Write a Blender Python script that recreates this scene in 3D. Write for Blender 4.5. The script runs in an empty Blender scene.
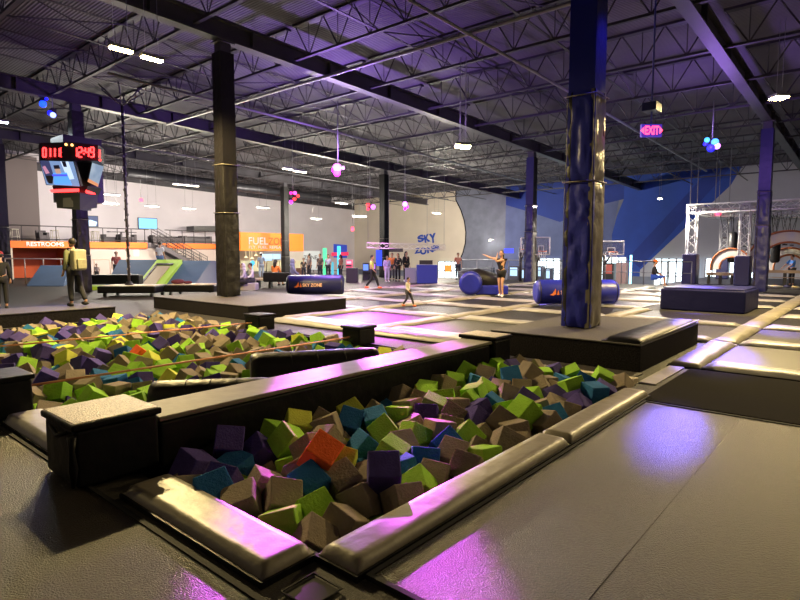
import bpy, bmesh, math, random
from mathutils import Vector, Matrix, Quaternion, noise
random.seed(7)
SC=bpy.context.scene; COL=SC.collection
# ------------------------------------------------------------------ camera geometry
FPX=562.; PT=math.atan(47/FPX); EYE=1.6
HA=math.atan2(480,FPX/math.cos(PT)); SA,CA=math.sin(HA),math.cos(HA)
def ray(x,y):
    u=(x-400)/FPX; v=(300-y)/FPX
    F=math.cos(PT)+v*math.sin(PT); Z=-math.sin(PT)+v*math.cos(PT)
    return (F*CA+u*SA, F*SA-u*CA, Z)
def onz(x,y,z=0):
    d=ray(x,y); t=(z-EYE)/d[2]; return Vector((d[0]*t,d[1]*t,z))
def onX(x,y,X):
    d=ray(x,y); t=X/d[0]; return Vector((X,d[1]*t,EYE+d[2]*t))
def onY(x,y,Y):
    d=ray(x,y); t=Y/d[1]; return Vector((d[0]*t,Y,EYE+d[2]*t))
def onD(x,y,D):
    d=ray(x,y); t=D/(d[0]*CA+d[1]*SA); return Vector((d[0]*t,d[1]*t,EYE+d[2]*t))
def prj(p):
    F=p[0]*CA+p[1]*SA; R=p[0]*SA-p[1]*CA; Z=p[2]-EYE
    c=F*math.cos(PT)-Z*math.sin(PT); v=F*math.sin(PT)+Z*math.cos(PT)
    if c<.2: return None
    return (400+FPX*R/c,300-FPX*v/c)
def inview(a,b,n=12,m=25):
    for i in range(n+1):
        q=prj(Vector(a).lerp(Vector(b),i/n))
        if q and -m<q[0]<800+m and -m<q[1]<600+m: return True
    return False
cd=bpy.data.cameras.new('camera'); cam=bpy.data.objects.new('camera',cd); COL.objects.link(cam)
cam.location=(0,0,EYE); cam.rotation_euler=(math.pi/2-PT,0,HA-math.pi/2)
cd.sensor_width=36; cd.lens=FPX/800*36; cd.clip_start=.05; cd.clip_end=300; SC.camera=cam
VFACE=math.atan2(-SA,-CA)      # heading (about z) that points from the hall back to the viewer

# ------------------------------------------------------------------ materials
MATS={}
def mat(name,col,rough=.6,metal=0,bump=0,bscale=40,var=0,vscale=6,emit=None,es=0,spec=.5,alpha=None,col2=None,wave=None,coat=0,det=4):
    if name in MATS: return MATS[name]
    m=bpy.data.materials.new(name); m.use_nodes=True; nt=m.node_tree; N=nt.nodes; L=nt.links
    b=N['Principled BSDF']; b.inputs['Base Color'].default_value=(*col,1); b.inputs['Roughness'].default_value=rough
    b.inputs['Metallic'].default_value=metal; b.inputs['Specular IOR Level'].default_value=spec
    b.inputs['Coat Weight'].default_value=coat
    tc=N.new('ShaderNodeTexCoord')
    if var or col2:
        n=N.new('ShaderNodeTexNoise'); n.inputs['Scale'].default_value=vscale; n.inputs['Detail'].default_value=det
        L.new(tc.outputs['Object'],n.inputs['Vector'])
        r=N.new('ShaderNodeValToRGB'); c2=col2 or tuple(min(1,c*(1+var)) for c in col); c1=col if col2 else tuple(c*(1-var) for c in col)
        r.color_ramp.elements[0].color=(*c1,1); r.color_ramp.elements[1].color=(*c2,1)
        r.color_ramp.elements[0].position=.35; r.color_ramp.elements[1].position=.65
        L.new(n.outputs['Fac'],r.inputs['Fac']); L.new(r.outputs['Color'],b.inputs['Base Color'])
    if bump:
        n=N.new('ShaderNodeTexNoise') if not wave else N.new('ShaderNodeTexWave')
        n.inputs['Scale'].default_value=bscale
        if wave: n.bands_direction=wave; n.inputs['Distortion'].default_value=0
        else: n.inputs['Detail'].default_value=3
        L.new(tc.outputs['Object'],n.inputs['Vector'])
        bp=N.new('ShaderNodeBump'); bp.inputs['Strength'].default_value=bump; bp.inputs['Distance'].default_value=.02
        L.new(n.outputs['Fac'],bp.inputs['Height']); L.new(bp.outputs['Normal'],b.inputs['Normal'])
    if emit: b.inputs['Emission Color'].default_value=(*emit,1); b.inputs['Emission Strength'].default_value=es
    if alpha is not None: b.inputs['Alpha'].default_value=alpha
    MATS[name]=m; return m
def em(name,col,s): return mat(name,(0.02,.02,.02),.5,emit=col,es=s)

M_deck=mat('dark_deck_carpet',(.035,.032,.03),.5,bump=.5,bscale=220,var=.3,vscale=90,spec=.5)
M_mat=mat('woven_trampoline_mat',(.024,.019,.015),.34,bump=.6,bscale=110,var=.6,vscale=75,spec=.4)
M_matfar=mat('woven_trampoline_bed',(.014,.013,.014),.5,bump=.25,bscale=80,var=.2,vscale=40,spec=.25)
M_fabric=mat('matt_black_fabric',(.010,.0085,.007),.95,bump=.3,bscale=180,var=.3,vscale=50,spec=.06)
M_pad=mat('grey_vinyl_pad',(.16,.14,.105),.45,bump=.35,bscale=9,var=.12,vscale=3,spec=.6)
M_padc=mat('pale_vinyl_pad',(.27,.26,.27),.44,bump=.7,bscale=4,var=.15,vscale=2,spec=.6)
M_black=mat('black_vinyl',(.004,.004,.006),.45,bump=.5,bscale=7,spec=.16)
M_blackm=mat('black_painted_steel',(.012,.012,.013),.75,spec=.2)
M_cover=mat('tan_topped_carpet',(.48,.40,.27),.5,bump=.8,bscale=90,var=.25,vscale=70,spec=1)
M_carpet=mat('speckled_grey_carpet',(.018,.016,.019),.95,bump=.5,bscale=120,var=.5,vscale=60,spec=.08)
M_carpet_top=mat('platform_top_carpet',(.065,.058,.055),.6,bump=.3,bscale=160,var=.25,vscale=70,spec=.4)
M_blue=mat('navy_vinyl',(.012,.014,.09),.4,bump=.7,bscale=6,spec=.5)
M_royal=mat('royal_blue_vinyl',(.012,.018,.32),.4,bump=.6,bscale=6,spec=.5)
M_deckroof=mat('painted_roof_deck',(.105,.10,.115),.8,bump=.8,bscale=3.2,wave='X',var=.2,vscale=.5)
M_joist=mat('dark_joist_steel',(.035,.033,.04),.6)
M_gird=mat('girder_steel',(.05,.047,.058),.5,var=.2,vscale=1)
M_wall=mat('painted_white_wall',(.68,.64,.69),.8,var=.04,vscale=.6)
M_wallg=mat('painted_grey_wall',(.19,.19,.23),.8,var=.05,vscale=.6)
M_conc=mat('grey_blue_concrete_wall',(.16,.18,.24),.85,bump=.2,bscale=8,var=.12,vscale=1.2)
M_bluew=mat('blue_mural_paint',(.015,.06,.36),.75,var=.08,vscale=.8)
M_bluew2=mat('deep_blue_mural_paint',(.01,.035,.25),.75,var=.08,vscale=.8)
M_white=mat('white_paint',(.75,.74,.74),.5)
M_steel=mat('white_truss_aluminium',(.78,.78,.8),.4,metal=.2)
M_grey=mat('grey_metal',(.25,.25,.27),.45,metal=.5)
M_orange=mat('orange_fascia_paint',(.95,.19,.02),.6,emit=(1,.2,.02),es=.0)
M_orangew=mat('orange_wall_paint',(.62,.1,.02),.7)
M_redor=mat('red_orange_letter',(.75,.07,.02),.6)
M_wletter=mat('white_letter',(.9,.9,.88),.6)
M_skin=mat('skin',(.45,.25,.16),.6); M_hair=mat('dark_hair',(.012,.009,.008),.6)
M_floorc=mat('pale_concourse_floor',(.30,.27,.22),.5,var=.1,vscale=.7)
M_glass=mat('bright_window_glass',(.5,.55,.6),.2,emit=(.75,.93,1),es=4.5)
FOAM=[mat('lime_green_foam',(.27,.51,.05),.95,bump=.5,bscale=60,var=.08,vscale=8,spec=.1),
 mat('taupe_foam',(.25,.205,.155),.95,bump=.5,bscale=60,var=.10,vscale=8,spec=.1),
 mat('blue_foam',(.03,.14,.34),.95,bump=.5,bscale=60,var=.1,vscale=8,spec=.1),
 mat('purple_navy_foam',(.075,.055,.22),.95,bump=.5,bscale=60,var=.1,vscale=8,spec=.1),
 mat('orange_foam',(.75,.12,.03),.95,bump=.5,bscale=60,var=.08,vscale=8,spec=.1),
 mat('yellow_green_foam',(.55,.58,.08),.95,bump=.5,bscale=60,var=.08,vscale=8,spec=.1)]

# ------------------------------------------------------------------ mesh helpers
FR={}                                   # object -> frame its mesh is written in
class MB:
    def __init__(s): s.v=[];s.f=[];s.m=[];s.sm=[]
    def add(s,vs,fs,m=0,sm=False):
        b=len(s.v); s.v+= [Vector(v) for v in vs]; s.f+=[[b+i for i in f] for f in fs]; s.m+=[m]*len(fs); s.sm+=[sm]*len(fs); return s
    def box(s,x0,x1,y0,y1,z0,z1,m=0):
        return s.obox(Vector(((x0+x1)/2,(y0+y1)/2,(z0+z1)/2)),Vector(((x1-x0)/2,0,0)),Vector((0,(y1-y0)/2,0)),Vector((0,0,(z1-z0)/2)),m)
    def obox(s,c,a,b,d,m=0):
        vs=[c+a*i+b*j+d*k for i in(-1,1) for j in(-1,1) for k in(-1,1)]
        return s.add(vs,[(0,1,3,2),(4,6,7,5),(0,4,5,1),(2,3,7,6),(0,2,6,4),(1,5,7,3)],m)
    def rbox(s,c,ang,lx,ly,z0,z1,m=0):
        a=Vector((math.cos(ang),math.sin(ang),0)); b=Vector((-math.sin(ang),math.cos(ang),0))
        return s.obox(Vector((c[0],c[1],(z0+z1)/2)),a*lx/2,b*ly/2,Vector((0,0,(z1-z0)/2)),m)
    def tube(s,pts,r,n=8,m=0,cap=True,sm=True):
        pts=[Vector(p) for p in pts]; rs=r if isinstance(r,(list,tuple)) else [r]*len(pts); vs=[];fs=[]
        t=(pts[1]-pts[0]).normalized(); u=t.orthogonal().normalized()
        for i,p in enumerate(pts):
            t2=(pts[min(i+1,len(pts)-1)]-pts[max(i-1,0)]).normalized()
            if t2.length>0: u=(u-t2*u.dot(t2)).normalized(); w=t2.cross(u)
            for k in range(n):
                a=2*math.pi*(k+.5)/n; vs.append(p+(u*math.cos(a)+w*math.sin(a))*rs[i])
        for i in range(len(pts)-1):
            for k in range(n):
                k2=(k+1)%n; fs.append((i*n+k,i*n+k2,(i+1)*n+k2,(i+1)*n+k))
        s.add(vs,fs,m,sm)
        if cap:
            b=len(s.v)-len(vs); L=len(pts)-1
            s.f.append([b+k for k in range(n)][::-1]); s.f.append([b+L*n+k for k in range(n)]); s.m+=[m,m]; s.sm+=[False,False]
        return s
    def prism(s,poly,ex,m=0):
        poly=[Vector(p) for p in poly]; ex=Vector(ex); n=len(poly)
        fs=[list(range(n))[::-1],[n+i for i in range(n)]]+[(i,(i+1)%n,n+(i+1)%n,n+i) for i in range(n)]
        return s.add(poly+[p+ex for p in poly],fs,m)
    def ball(s,c,rx,ry,rz,m=0,nu=12,nv=8,R=None):
        vs=[];fs=[]; c=Vector(c)
        for j in range(nv+1):
            th=math.pi*j/nv
            for i in range(nu):
                ph=2*math.pi*i/nu; v=Vector((rx*math.sin(th)*math.cos(ph),ry*math.sin(th)*math.sin(ph),rz*math.cos(th)))
                if R: v=R@v
                vs.append(c+v)
        for j in range(nv):
            for i in range(nu): fs.append((j*nu+i,(j+1)*nu+i,(j+1)*nu+(i+1)%nu,j*nu+(i+1)%nu))
        return s.add(vs,fs,m,True)
    def build(s,name,mats,parent=None,bevel=0,seg=3,local=False,sub=0):
        if not isinstance(mats,(list,tuple)): mats=[mats]
        me=bpy.data.meshes.new(name); o=bpy.data.objects.new(name,me)
        if parent is not None: Mx=FR[parent]; o.parent=parent
        else:
            xs=[v.x for v in s.v]; ys=[v.y for v in s.v]; zs=[v.z for v in s.v]
            Mx=Matrix.Translation(((min(xs)+max(xs))/2,(min(ys)+max(ys))/2,min(zs))); o.matrix_world=Mx
        FR[o]=Mx; inv=Mx.inverted()
        me.from_pydata([(v if (local and parent is not None) else inv@v) for v in s.v],[],s.f)
        for mt in mats: me.materials.append(mt)
        for p,mi,sm in zip(me.polygons,s.m,s.sm): p.material_index=mi; p.use_smooth=sm
        me.validate(); 
        bm=bmesh.new(); bm.from_mesh(me); bmesh.ops.recalc_face_normals(bm,faces=bm.faces); bm.to_mesh(me); bm.free(); me.update()
        if bevel:
            b=o.modifiers.new('bevel','BEVEL'); b.width=bevel; b.segments=seg; b.limit_method='ANGLE'; b.angle_limit=.6
            for p in me.polygons: p.use_smooth=True
            w=o.modifiers.new('wn','WEIGHTED_NORMAL'); w.keep_sharp=False
        COL.objects.link(o); return o
def thing(name,label,cat,loc=(0,0,0),rot=0,group=None):
    o=bpy.data.objects.new(name,None); o.location=loc; o.rotation_euler=(0,0,rot); o.empty_display_size=.1
    COL.objects.link(o); FR[o]=Matrix.Translation(loc)@Matrix.Rotation(rot,4,'Z'); o['label']=label; o['category']=cat
    if group: o['group']=group
    return o
def tag(o,label,cat,group=None,kind=None):
    o['label']=label; o['category']=cat
    if group: o['group']=group
    if kind: o['kind']=kind
    return o
def struct_(o,label=None):
    o['kind']='structure'
    if label: o['label']=label
    return o
KIDS={}
def copy_tree(o,parent=None):
    c=o.copy(); COL.objects.link(c)
    if parent is not None: c.parent=parent
    for ch in [x for x in KIDS.get(o.name,[])]: copy_tree(ch,c)
    return c
def kids_scan(o):
    ch=[x for x in COL.objects if x.parent==o]; KIDS[o.name]=ch
    for x in ch: kids_scan(x)
def txt(name,body,p0,right,up,h,depth,m,parent,width=None,bold=0.0,shear=0):
    """flat lettering; p0 is its lower left corner, right/up unit vectors"""
    cu=bpy.data.curves.new('t','FONT'); cu.body=body; cu.size=1; cu.extrude=0; cu.offset=bold; cu.shear=shear
    t=bpy.data.objects.new('t',cu); COL.objects.link(t); dg=bpy.context.evaluated_depsgraph_get()
    me=bpy.data.meshes.new_from_object(t.evaluated_get(dg)); vs=[v.co.copy() for v in me.vertices]; fs=[list(p.vertices) for p in me.polygons]
    bpy.data.objects.remove(t); bpy.data.meshes.remove(me)
    x0=min(v.x for v in vs); x1=max(v.x for v in vs); y0=min(v.y for v in vs); y1=max(v.y for v in vs)
    sy=h/(y1-y0); sx=(width/(x1-x0)) if width else sy
    right=Vector(right).normalized(); up=Vector(up).normalized(); n=right.cross(up)
    out=MB(); P=[Vector(p0)+right*(v.x-x0)*sx+up*(v.y-y0)*sy for v in vs]
    out.add([p+n*depth for p in P],fs); 
    return out.build(name,m,parent)
def pillow(mb,x0,x1,y0,y1,z0,h,step=.12,wr=.25,seed=0,m=0,ed=.055):
    nx=max(4,int((x1-x0)/step)); ny=max(4,int((y1-y0)/step)); vs=[];fs=[]
    for j in range(ny+1):
        for i in range(nx+1):
            # denser rows at the rim
            u=-math.cos(math.pi*i/nx) if nx<=8 else 2*i/nx-1; v=-math.cos(math.pi*j/ny) if ny<=8 else 2*j/ny-1
            lx=(x1-x0)/2; ly=(y1-y0)/2
            ex=min(1,(1-abs(u))*lx/ed); ey=min(1,(1-abs(v))*ly/ed)
            e=math.sqrt(max(0,1-(1-ex)**2))*math.sqrt(max(0,1-(1-ey)**2))
            X=(x0+x1)/2+u*lx; Y=(y0+y1)/2+v*ly
            w=noise.noise(Vector((X*2.2+seed,Y*2.2,seed*1.7)))*.5+noise.noise(Vector((X*7+seed,Y*7,3)))*.2
            vs.append((X,Y,z0+.01+h*e*(1+wr*w)))
    n1=nx+1
    for j in range(ny):
        for i in range(nx): fs.append((j*n1+i,j*n1+i+1,(j+1)*n1+i+1,(j+1)*n1+i))
    ring=[i for i in range(n1)]+[j*n1+nx for j in range(1,ny+1)]+[ny*n1+i for i in range(nx-1,-1,-1)]+[j*n1 for j in range(ny-1,0,-1)]
    b=len(vs)
    for r in ring: vs.append((vs[r][0],vs[r][1],z0))
    k=len(ring)
    for q in range(k): fs.append((ring[q],ring[(q+1)%k],b+(q+1)%k,b+q))
    fs.append([b+q for q in range(k)][::-1])
    mb.add(vs,fs,m,True); return mb

# ------------------------------------------------------------------ people (built first, while the scene is small)
def skin(V,E,R,sub=1):
    me=bpy.data.meshes.new('s'); me.from_pydata(V,E,[]); o=bpy.data.objects.new('s',me); COL.objects.link(o)
    sk=o.modifiers.new('k','SKIN'); sk.branch_smoothing=.4; sk.use_smooth_shade=True
    if sub: ss=o.modifiers.new('u','SUBSURF'); ss.levels=sub; ss.render_levels=sub
    for d,r in zip(me.skin_vertices[0].data,R): d.radius=(r,r) if not isinstance(r,tuple) else r
    me.skin_vertices[0].data[0].use_root=True
    dg=bpy.context.evaluated_depsgraph_get(); e=bpy.data.meshes.new_from_object(o.evaluated_get(dg))
    vs=[v.co.copy() for v in e.vertices]; fs=[list(p.vertices) for p in e.polygons]
    bpy.data.objects.remove(o); bpy.data.meshes.remove(me); bpy.data.meshes.remove(e); return vs,fs
CLOTH={}
def cloth(c):
    k='cloth_%02d_%02d_%02d'%tuple(int(x*99) for x in c)
    return mat(k,c,.85,bump=.4,bscale=30,var=.1,vscale=5)
STAND=dict(pel=(0,0,.93),wai=(0,0,1.08),che=(0,.01,1.27),nec=(0,0,1.45),hea=(0,.025,1.585),
 shl=(-.17,0,1.39),ell=(-.21,-.02,1.12),hal=(-.22,.07,.88),shr=(.17,0,1.39),elr=(.21,-.02,1.12),har=(.22,.07,.88),
 hil=(-.09,0,.9),knl=(-.1,.02,.5),anl=(-.1,-.01,.09),hir=(.09,0,.9),knr=(.1,.02,.5),anr=(.1,-.01,.09))
SIT=dict(pel=(0,0,.45),wai=(0,-.02,.6),che=(0,.0,.8),nec=(0,.01,.98),hea=(0,.04,1.12),shl=(-.17,0,.92),ell=(-.21,.08,.68),hal=(-.15,.3,.56),
 shr=(.17,0,.92),elr=(.21,.08,.68),har=(.15,.3,.56),hil=(-.09,0,.45),knl=(-.12,.42,.48),anl=(-.12,.45,.09),hir=(.09,0,.45),knr=(.12,.42,.48),anr=(.12,.45,.09))
def person(label,loc,rot,h,top,bot,hair='short',pose=None,base=STAND,sleeve=1,legs=1,hat=None,shoe=(.03,.03,.03),skinc=None,extra=None,hood=None):
    """faces local +y; h = standing height; scaled from a 1.7 m figure"""
    P=dict(base); P.update(pose or {}); P={k:Vector(v) for k,v in P.items()}; s=h/1.7
    t=thing('person',label,'person',loc,rot); msk=skinc or M_skin
    names=['pel','wai','che','nec','hea','shl','ell','hal','shr','elr','har','hil','knl','anl','hir','knr','anr']; ix={n:i for i,n in enumerate(names)}
    V=[P[n]*s for n in names]; R=[.115,.105,.12,.05,.04,.055,.042,.028,.055,.042,.028,.085,.055,.04,.085,.055,.04]
    E=[(ix[a],ix[b]) for a,b in (('pel','wai'),('wai','che'),('che','nec'),('nec','hea'),('che','shl'),('shl','ell'),('ell','hal'),('che','shr'),('shr','elr'),('elr','har'),('pel','hil'),('hil','knl'),('knl','anl'),('pel','hir'),('hir','knr'),('knr','anr'))]
    for a,sx in (('l',-1),('r',1)):
        w=P['ha'+a]; d=(w-P['el'+a]).normalized(); side=d.cross(Vector((0,0,1)));  side=(side if side.length>.1 else Vector((1,0,0))).normalized()
        pm=w+d*.05; V.append(pm*s); R.append(.026); pi=len(V)-1; E.append((ix['ha'+a],pi))
        for q,l in ((-1.5,.055),(-.5,.066),(.5,.062),(1.5,.05)):
            b1=pm+d*.035+side*q*.017; V.append(b1*s); R.append(.010); E.append((pi,len(V)-1)); 
            V.append((b1+d*l*.8+Vector((0,.012,0)))*s); R.append(.008); E.append((len(V)-2,len(V)-1))
        V.append((w+side*.035*sx+d*.05)*s); R.append(.010); E.append((ix['ha'+a],len(V)-1))
        an=P['an'+a]; kn=P['kn'+a]; fd=Vector((0,1,0)) if abs((an-kn).normalized().z)>.35 else Vector((0,.35,1)).normalized()
        V.append((an+fd*.14+Vector((0,0,-.045 if fd.y==1 else 0)))*s); R.append(.032); E.append((ix['an'+a],len(V)-1))
    vs,fs=skin(V,E,[r*s for r in R])
    mb=MB(); mb.add(vs,fs,0,True)
    hc=P['hea']*s; dirn=(P['hea']-P['nec']).normalized()
    # head: cranium, jaw, nose and ears worked into the one body mesh
    for (o,a,b,c) in (((0,.0,.03),.074,.092,.095),((0,.03,-.045),.055,.062,.062),((0,.095,-.012),.012,.018,.022),((-.076,0,-.01),.012,.022,.03),((.076,0,-.01),.012,.022,.03)):
        mb.ball(hc+Vector(o)*s,a*s,b*s,c*s,nu=14,nv=10)
    mb.build('body',msk,t,local=True)
    f=MB()
    for sx in(-1,1): f.ball(hc+Vector((sx*.03,.083,.012))*s,.011*s,.01*s,.008*s,nu=8,nv=6)
    f.build('eyes',M_hair,t,local=True)
    f=MB(); f.ball(hc+Vector((0,.083,-.05))*s,.022*s,.01*s,.006*s,nu=8,nv=6); f.build('mouth',mat('lips',(.3,.08,.07),.5),t,local=True)
    def garment(nm,ns,es,rs,m):
        vs,fs=skin([P[a]*s if isinstance(a,str) else a*s for a in ns],es,[r*s if not isinstance(r,tuple) else (r[0]*s,r[1]*s) for r in rs]); return MB().add(vs,fs,0,True).build(nm,m,t,local=True)
    if True:
        el=P['shl'].lerp(P['ell'],sleeve) if sleeve<=1 else P['ell'].lerp(P['hal'],sleeve-1); er=P['shr'].lerp(P['elr'],sleeve) if sleeve<=1 else P['elr'].lerp(P['har'],sleeve-1)
        nb=P['nec'].lerp(P['che'],.35); ns=['che','wai','pel',nb,'shl','shr']; es=[(0,1),(1,2),(0,3),(0,4),(0,5)]; rs=[.145,.13,.135,.07,.075,.075]
        if sleeve>1:
            ns+=['ell',el,'elr',er]; es+=[(4,6),(6,7),(5,8),(8,9)]; rs+=[.058,.045,.058,.045]
        else: ns+=[el,er]; es+=[(4,6),(5,7)]; rs+=[.062,.062]
        if len(top)==3: top=cloth(top)
        garment('shirt' if sleeve<=1 else 'jacket',ns,es,rs,top)
    if bot is not None:
        kl=P['hil'].lerp(P['knl'],legs) if legs<=1 else P['knl'].lerp(P['anl'],legs-1); kr=P['hir'].lerp(P['knr'],legs) if legs<=1 else P['knr'].lerp(P['anr'],legs-1)
        ns=['pel','hil','hir']; es=[(0,1),(0,2)]; rs=[.13,.105,.105]
        if legs>1: ns+=['knl',kl,'knr',kr]; es+=[(1,3),(3,4),(2,5),(5,6)]; rs+=[.075,.06,.075,.06]
        else: ns+=[kl,kr]; es+=[(1,3),(2,4)]; rs+=[.085,.085]
        garment('trousers' if legs>1 else 'shorts',ns,es,rs,cloth(bot))
    for a in 'lr':
        an=P['an'+a]; kn=P['kn'+a]; vert=abs((an-kn).normalized().z)>.35
        f=MB()
        if vert: f.ball((an+Vector((0,.055,-.045)))*s,.048*s,.13*s,.05*s,nu=10,nv=8)
        else: f.ball((an+Vector((0,.03,.05)))*s,.048*s,.05*s,.13*s,nu=10,nv=8)
        f.build('shoe',cloth(shoe),t,local=True)
    if hair:
        f=MB(); f.ball(hc+Vector((0,-.018,.045))*s,.086*s,.097*s,.092*s,nu=14,nv=10)
        if hair=='long': f.tube([(hc+Vector(v)*s) for v in ((0,-.05,.06),(0,-.08,-.05),(0,-.09,-.18),(0,-.08,-.28))],[.075*s,.08*s,.075*s,.03*s],10)
        if hair=='tail': f.tube([(hc+Vector(v)*s) for v in ((0,-.08,.08),(0,-.16,.03),(0,-.17,-.08),(0,-.14,-.18))],[.02*s,.032*s,.03*s,.01*s],8)
        f.build('hair',M_hair,t,local=True)
    if hat:
        f=MB(); f.ball(hc+Vector((0,-.005,.07))*s,.094*s,.104*s,.085*s,nu=14,nv=10)
        if hat[1]=='cap': f.ball(hc+Vector((0,.11,.055))*s,.065*s,.07*s,.012*s,nu=12,nv=6)
        f.build('hat',cloth(hat[0]),t,local=True)
    if hood:
        f=MB(); f.ball(hc+Vector((0,-.03,.01))*s,.105*s,.105*s,.135*s,nu=14,nv=10); f.tube([hc+Vector((0,-.02,-.06))*s,(P['nec']+Vector((0,-.02,-.06)))*s],[.1*s,.13*s],12); f.build('hood',cloth(hood),t,local=True)
    if extra: extra(t,P,s)
    return t
def face(ang=0): return VFACE-math.pi/2+math.radians(ang)   # 0 = faces the viewer
def stand(x,y,z=0): return onz(x,y,z)
def dep(x,D,z):
    p=onD(x,253,D); return Vector((p.x,p.y,z))
def pack(t,P,s):
    f=MB(); c=P['che']*s+Vector((0,-.20,-.10))*s; f.obox(c,Vector((.17,0,0))*s,Vector((0,.1,.0))*s,Vector((0,0,.26))*s)
    b=f.build('backpack',cloth((.34,.32,.22)),t,bevel=.05*s,local=True)
    f=MB(); f.obox(c+Vector((0,-.12,-.1))*s,Vector((.12,0,0))*s,Vector((0,.035,0))*s,Vector((0,0,.12))*s); f.build('front_pocket',cloth((.3,.28,.18)),b,bevel=.02*s,local=True)
    for k in(-1,1):
        g=MB(); g.tube([c+Vector((k*.1,.07,.22))*s,c+Vector((k*.11,.2,.30))*s,c+Vector((k*.11,.32,.12))*s,c+Vector((k*.12,.2,-.15))*s],.018*s,6); g.build('strap',M_hair,b,local=True)
WALK=dict(knl=(-.09,.2,.53),anl=(-.09,.33,.12),knr=(.09,.0,.5),anr=(.09,-.3,.14),hal=(-.22,-.08,.9),har=(.22,.2,.93),ell=(-.21,-.1,1.13),elr=(.21,.02,1.13))
person('person with dark hair carrying a pale khaki backpack, standing on the carpeted box',dep(73,13.75,.3),face(-115),1.65,(.16,.17,.09),(.02,.02,.025),hair='short',pose=dict(knr=(.1,-.08,.5),anr=(.12,-.25,.12)),sleeve=1.9,legs=1.95,extra=pack)
person('person in a black jacket and dark red knit hat at the left edge',onz(3,309),face(-140),1.62,(.012,.012,.014),(.02,.02,.02),hat=((.25,.02,.03),'knit'),sleeve=1.9,legs=1.9)
person('person in a white T-shirt seen from behind at the top of the green ramp',dep(160,29.5,.45),face(170),1.72,(.75,.76,.78),(.12,.2,.4),sleeve=.8,legs=1.9)
person('dark-haired person half hidden behind the blue-grey ramp under the orange band',dep(116,30.5,0),face(30),1.68,(.4,.1,.08),(.03,.03,.03),hair='tail',sleeve=.8,legs=1.9)
person('small child with dark hair behind the long black padded block',dep(96,31,0),face(10),1.02,(.6,.5,.42),(.1,.1,.12),sleeve=.8,legs=1.9)
LS=dict(knl=(-.12,.4,.42),anl=(-.16,.72,.12),knr=(.12,.4,.42),anr=(.16,.68,.12))
person('person in pale grey hoodie sitting with legs stretched beside the black wrapped column',dep(243,23.6,0),face(-60),1.6,(.45,.44,.5),(.015,.015,.02),base=SIT,pose=LS,sleeve=1.9,legs=1.9,shoe=(.5,.5,.6),hood=(.42,.4,.46))
person('person in a white jacket sitting beside the hooded person at the lounge',dep(250.5,24.2,0),face(-50),1.6,(.6,.6,.6),(.02,.02,.03),base=SIT,pose=LS,sleeve=1.9,legs=1.9,shoe=(.4,.4,.6))
person('worker in a white cap and blue-grey shirt standing at the snack counter',dep(261,34.5,0),face(200),1.6,(.3,.38,.5),(.35,.42,.55),hat=((.8,.8,.8),'cap'),sleeve=.9,legs=1.9)
person('person with black hair in an orange shirt seated behind the dark bench',dep(275,27.5,0),face(160),1.75,(.8,.22,.04),(.02,.02,.03),hair='long',base=SIT,sleeve=1.9,legs=1.9)
person('person in a grey-blue hooded top sitting at the end of the dark bench',dep(292,26.5,0),face(110),1.8,(.2,.22,.36),(.3,.28,.34),base=SIT,sleeve=1.9,legs=1.9,hood=(.2,.22,.36))
person('child in a lime yellow T-shirt and black trousers walking across the pads',onz(372,289,.08),face(75),1.42,(.6,.7,.15),(.01,.01,.012),pose=WALK,sleeve=.7,legs=1.95,shoe=(.8,.15,.05))
person('person in pale lilac top, leftmost of the group by the far column',onz(387,282),face(20),1.45,(.45,.45,.65),(.5,.5,.62),hair='short',sleeve=1.5,legs=1.95,shoe=(.8,.8,.8))
person('person in an orange top standing behind the pale lilac figure',onz(392,280.5),face(0),1.6,(.8,.2,.05),(.05,.05,.07),hair='short',sleeve=.8,legs=1.95)
person('person all in black standing in the middle of the group by the far column',onz(398,281.5),face(-20),1.58,(.008,.008,.01),(.008,.008,.01),hair='long',sleeve=1.8,legs=1.95)
person('person in black with white shoes standing right in the group by the far column',onz(406,281.5),face(40),1.68,(.008,.008,.01),(.01,.01,.012),hair='long',sleeve=1.8,legs=1.95,shoe=(.8,.8,.8))
person('small child in a white shirt and orange socks running on the purple lit trampolines',onz(408,307,.05),face(60),.85,(.7,.68,.62),(.05,.05,.06),pose=WALK,sleeve=1.9,legs=1.9,shoe=(.85,.2,.05))
person('girl in black top and shorts bouncing beside the round blue bolster',onz(501,297,.1),face(-25),1.58,(.01,.01,.012),(.008,.008,.01),hair='long',sleeve=.3,legs=.6,shoe=(.75,.75,.78),
  pose=dict(ell=(.16,.22,1.30),hal=(.12,.2,1.5),elr=(.38,-.05,1.42),har=(.62,-.08,1.52),knl=(-.06,.1,.52),anl=(-.06,.02,.1),knr=(.06,.05,.52),anr=(.06,-.05,.12)))
person('person in orange cap and blue shorts sitting behind the navy padded box',dep(655,24.5,.12),face(60),1.62,(.02,.02,.022),(.02,.08,.5),base=SIT,hat=((.85,.2,.02),'cap'),sleeve=1.5,legs=1.1)
person('person in a bright blue T-shirt bending at the obstacle course by the right edge',dep(793,27.3,0),face(-80),1.5,(.05,.2,.6),(.04,.04,.05),sleeve=.8,legs=1.9,pose=dict(ell=(-.2,.25,1.15),hal=(-.18,.45,1.0),elr=(.2,.25,1.15),har=(.18,.45,1.0)))
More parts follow.
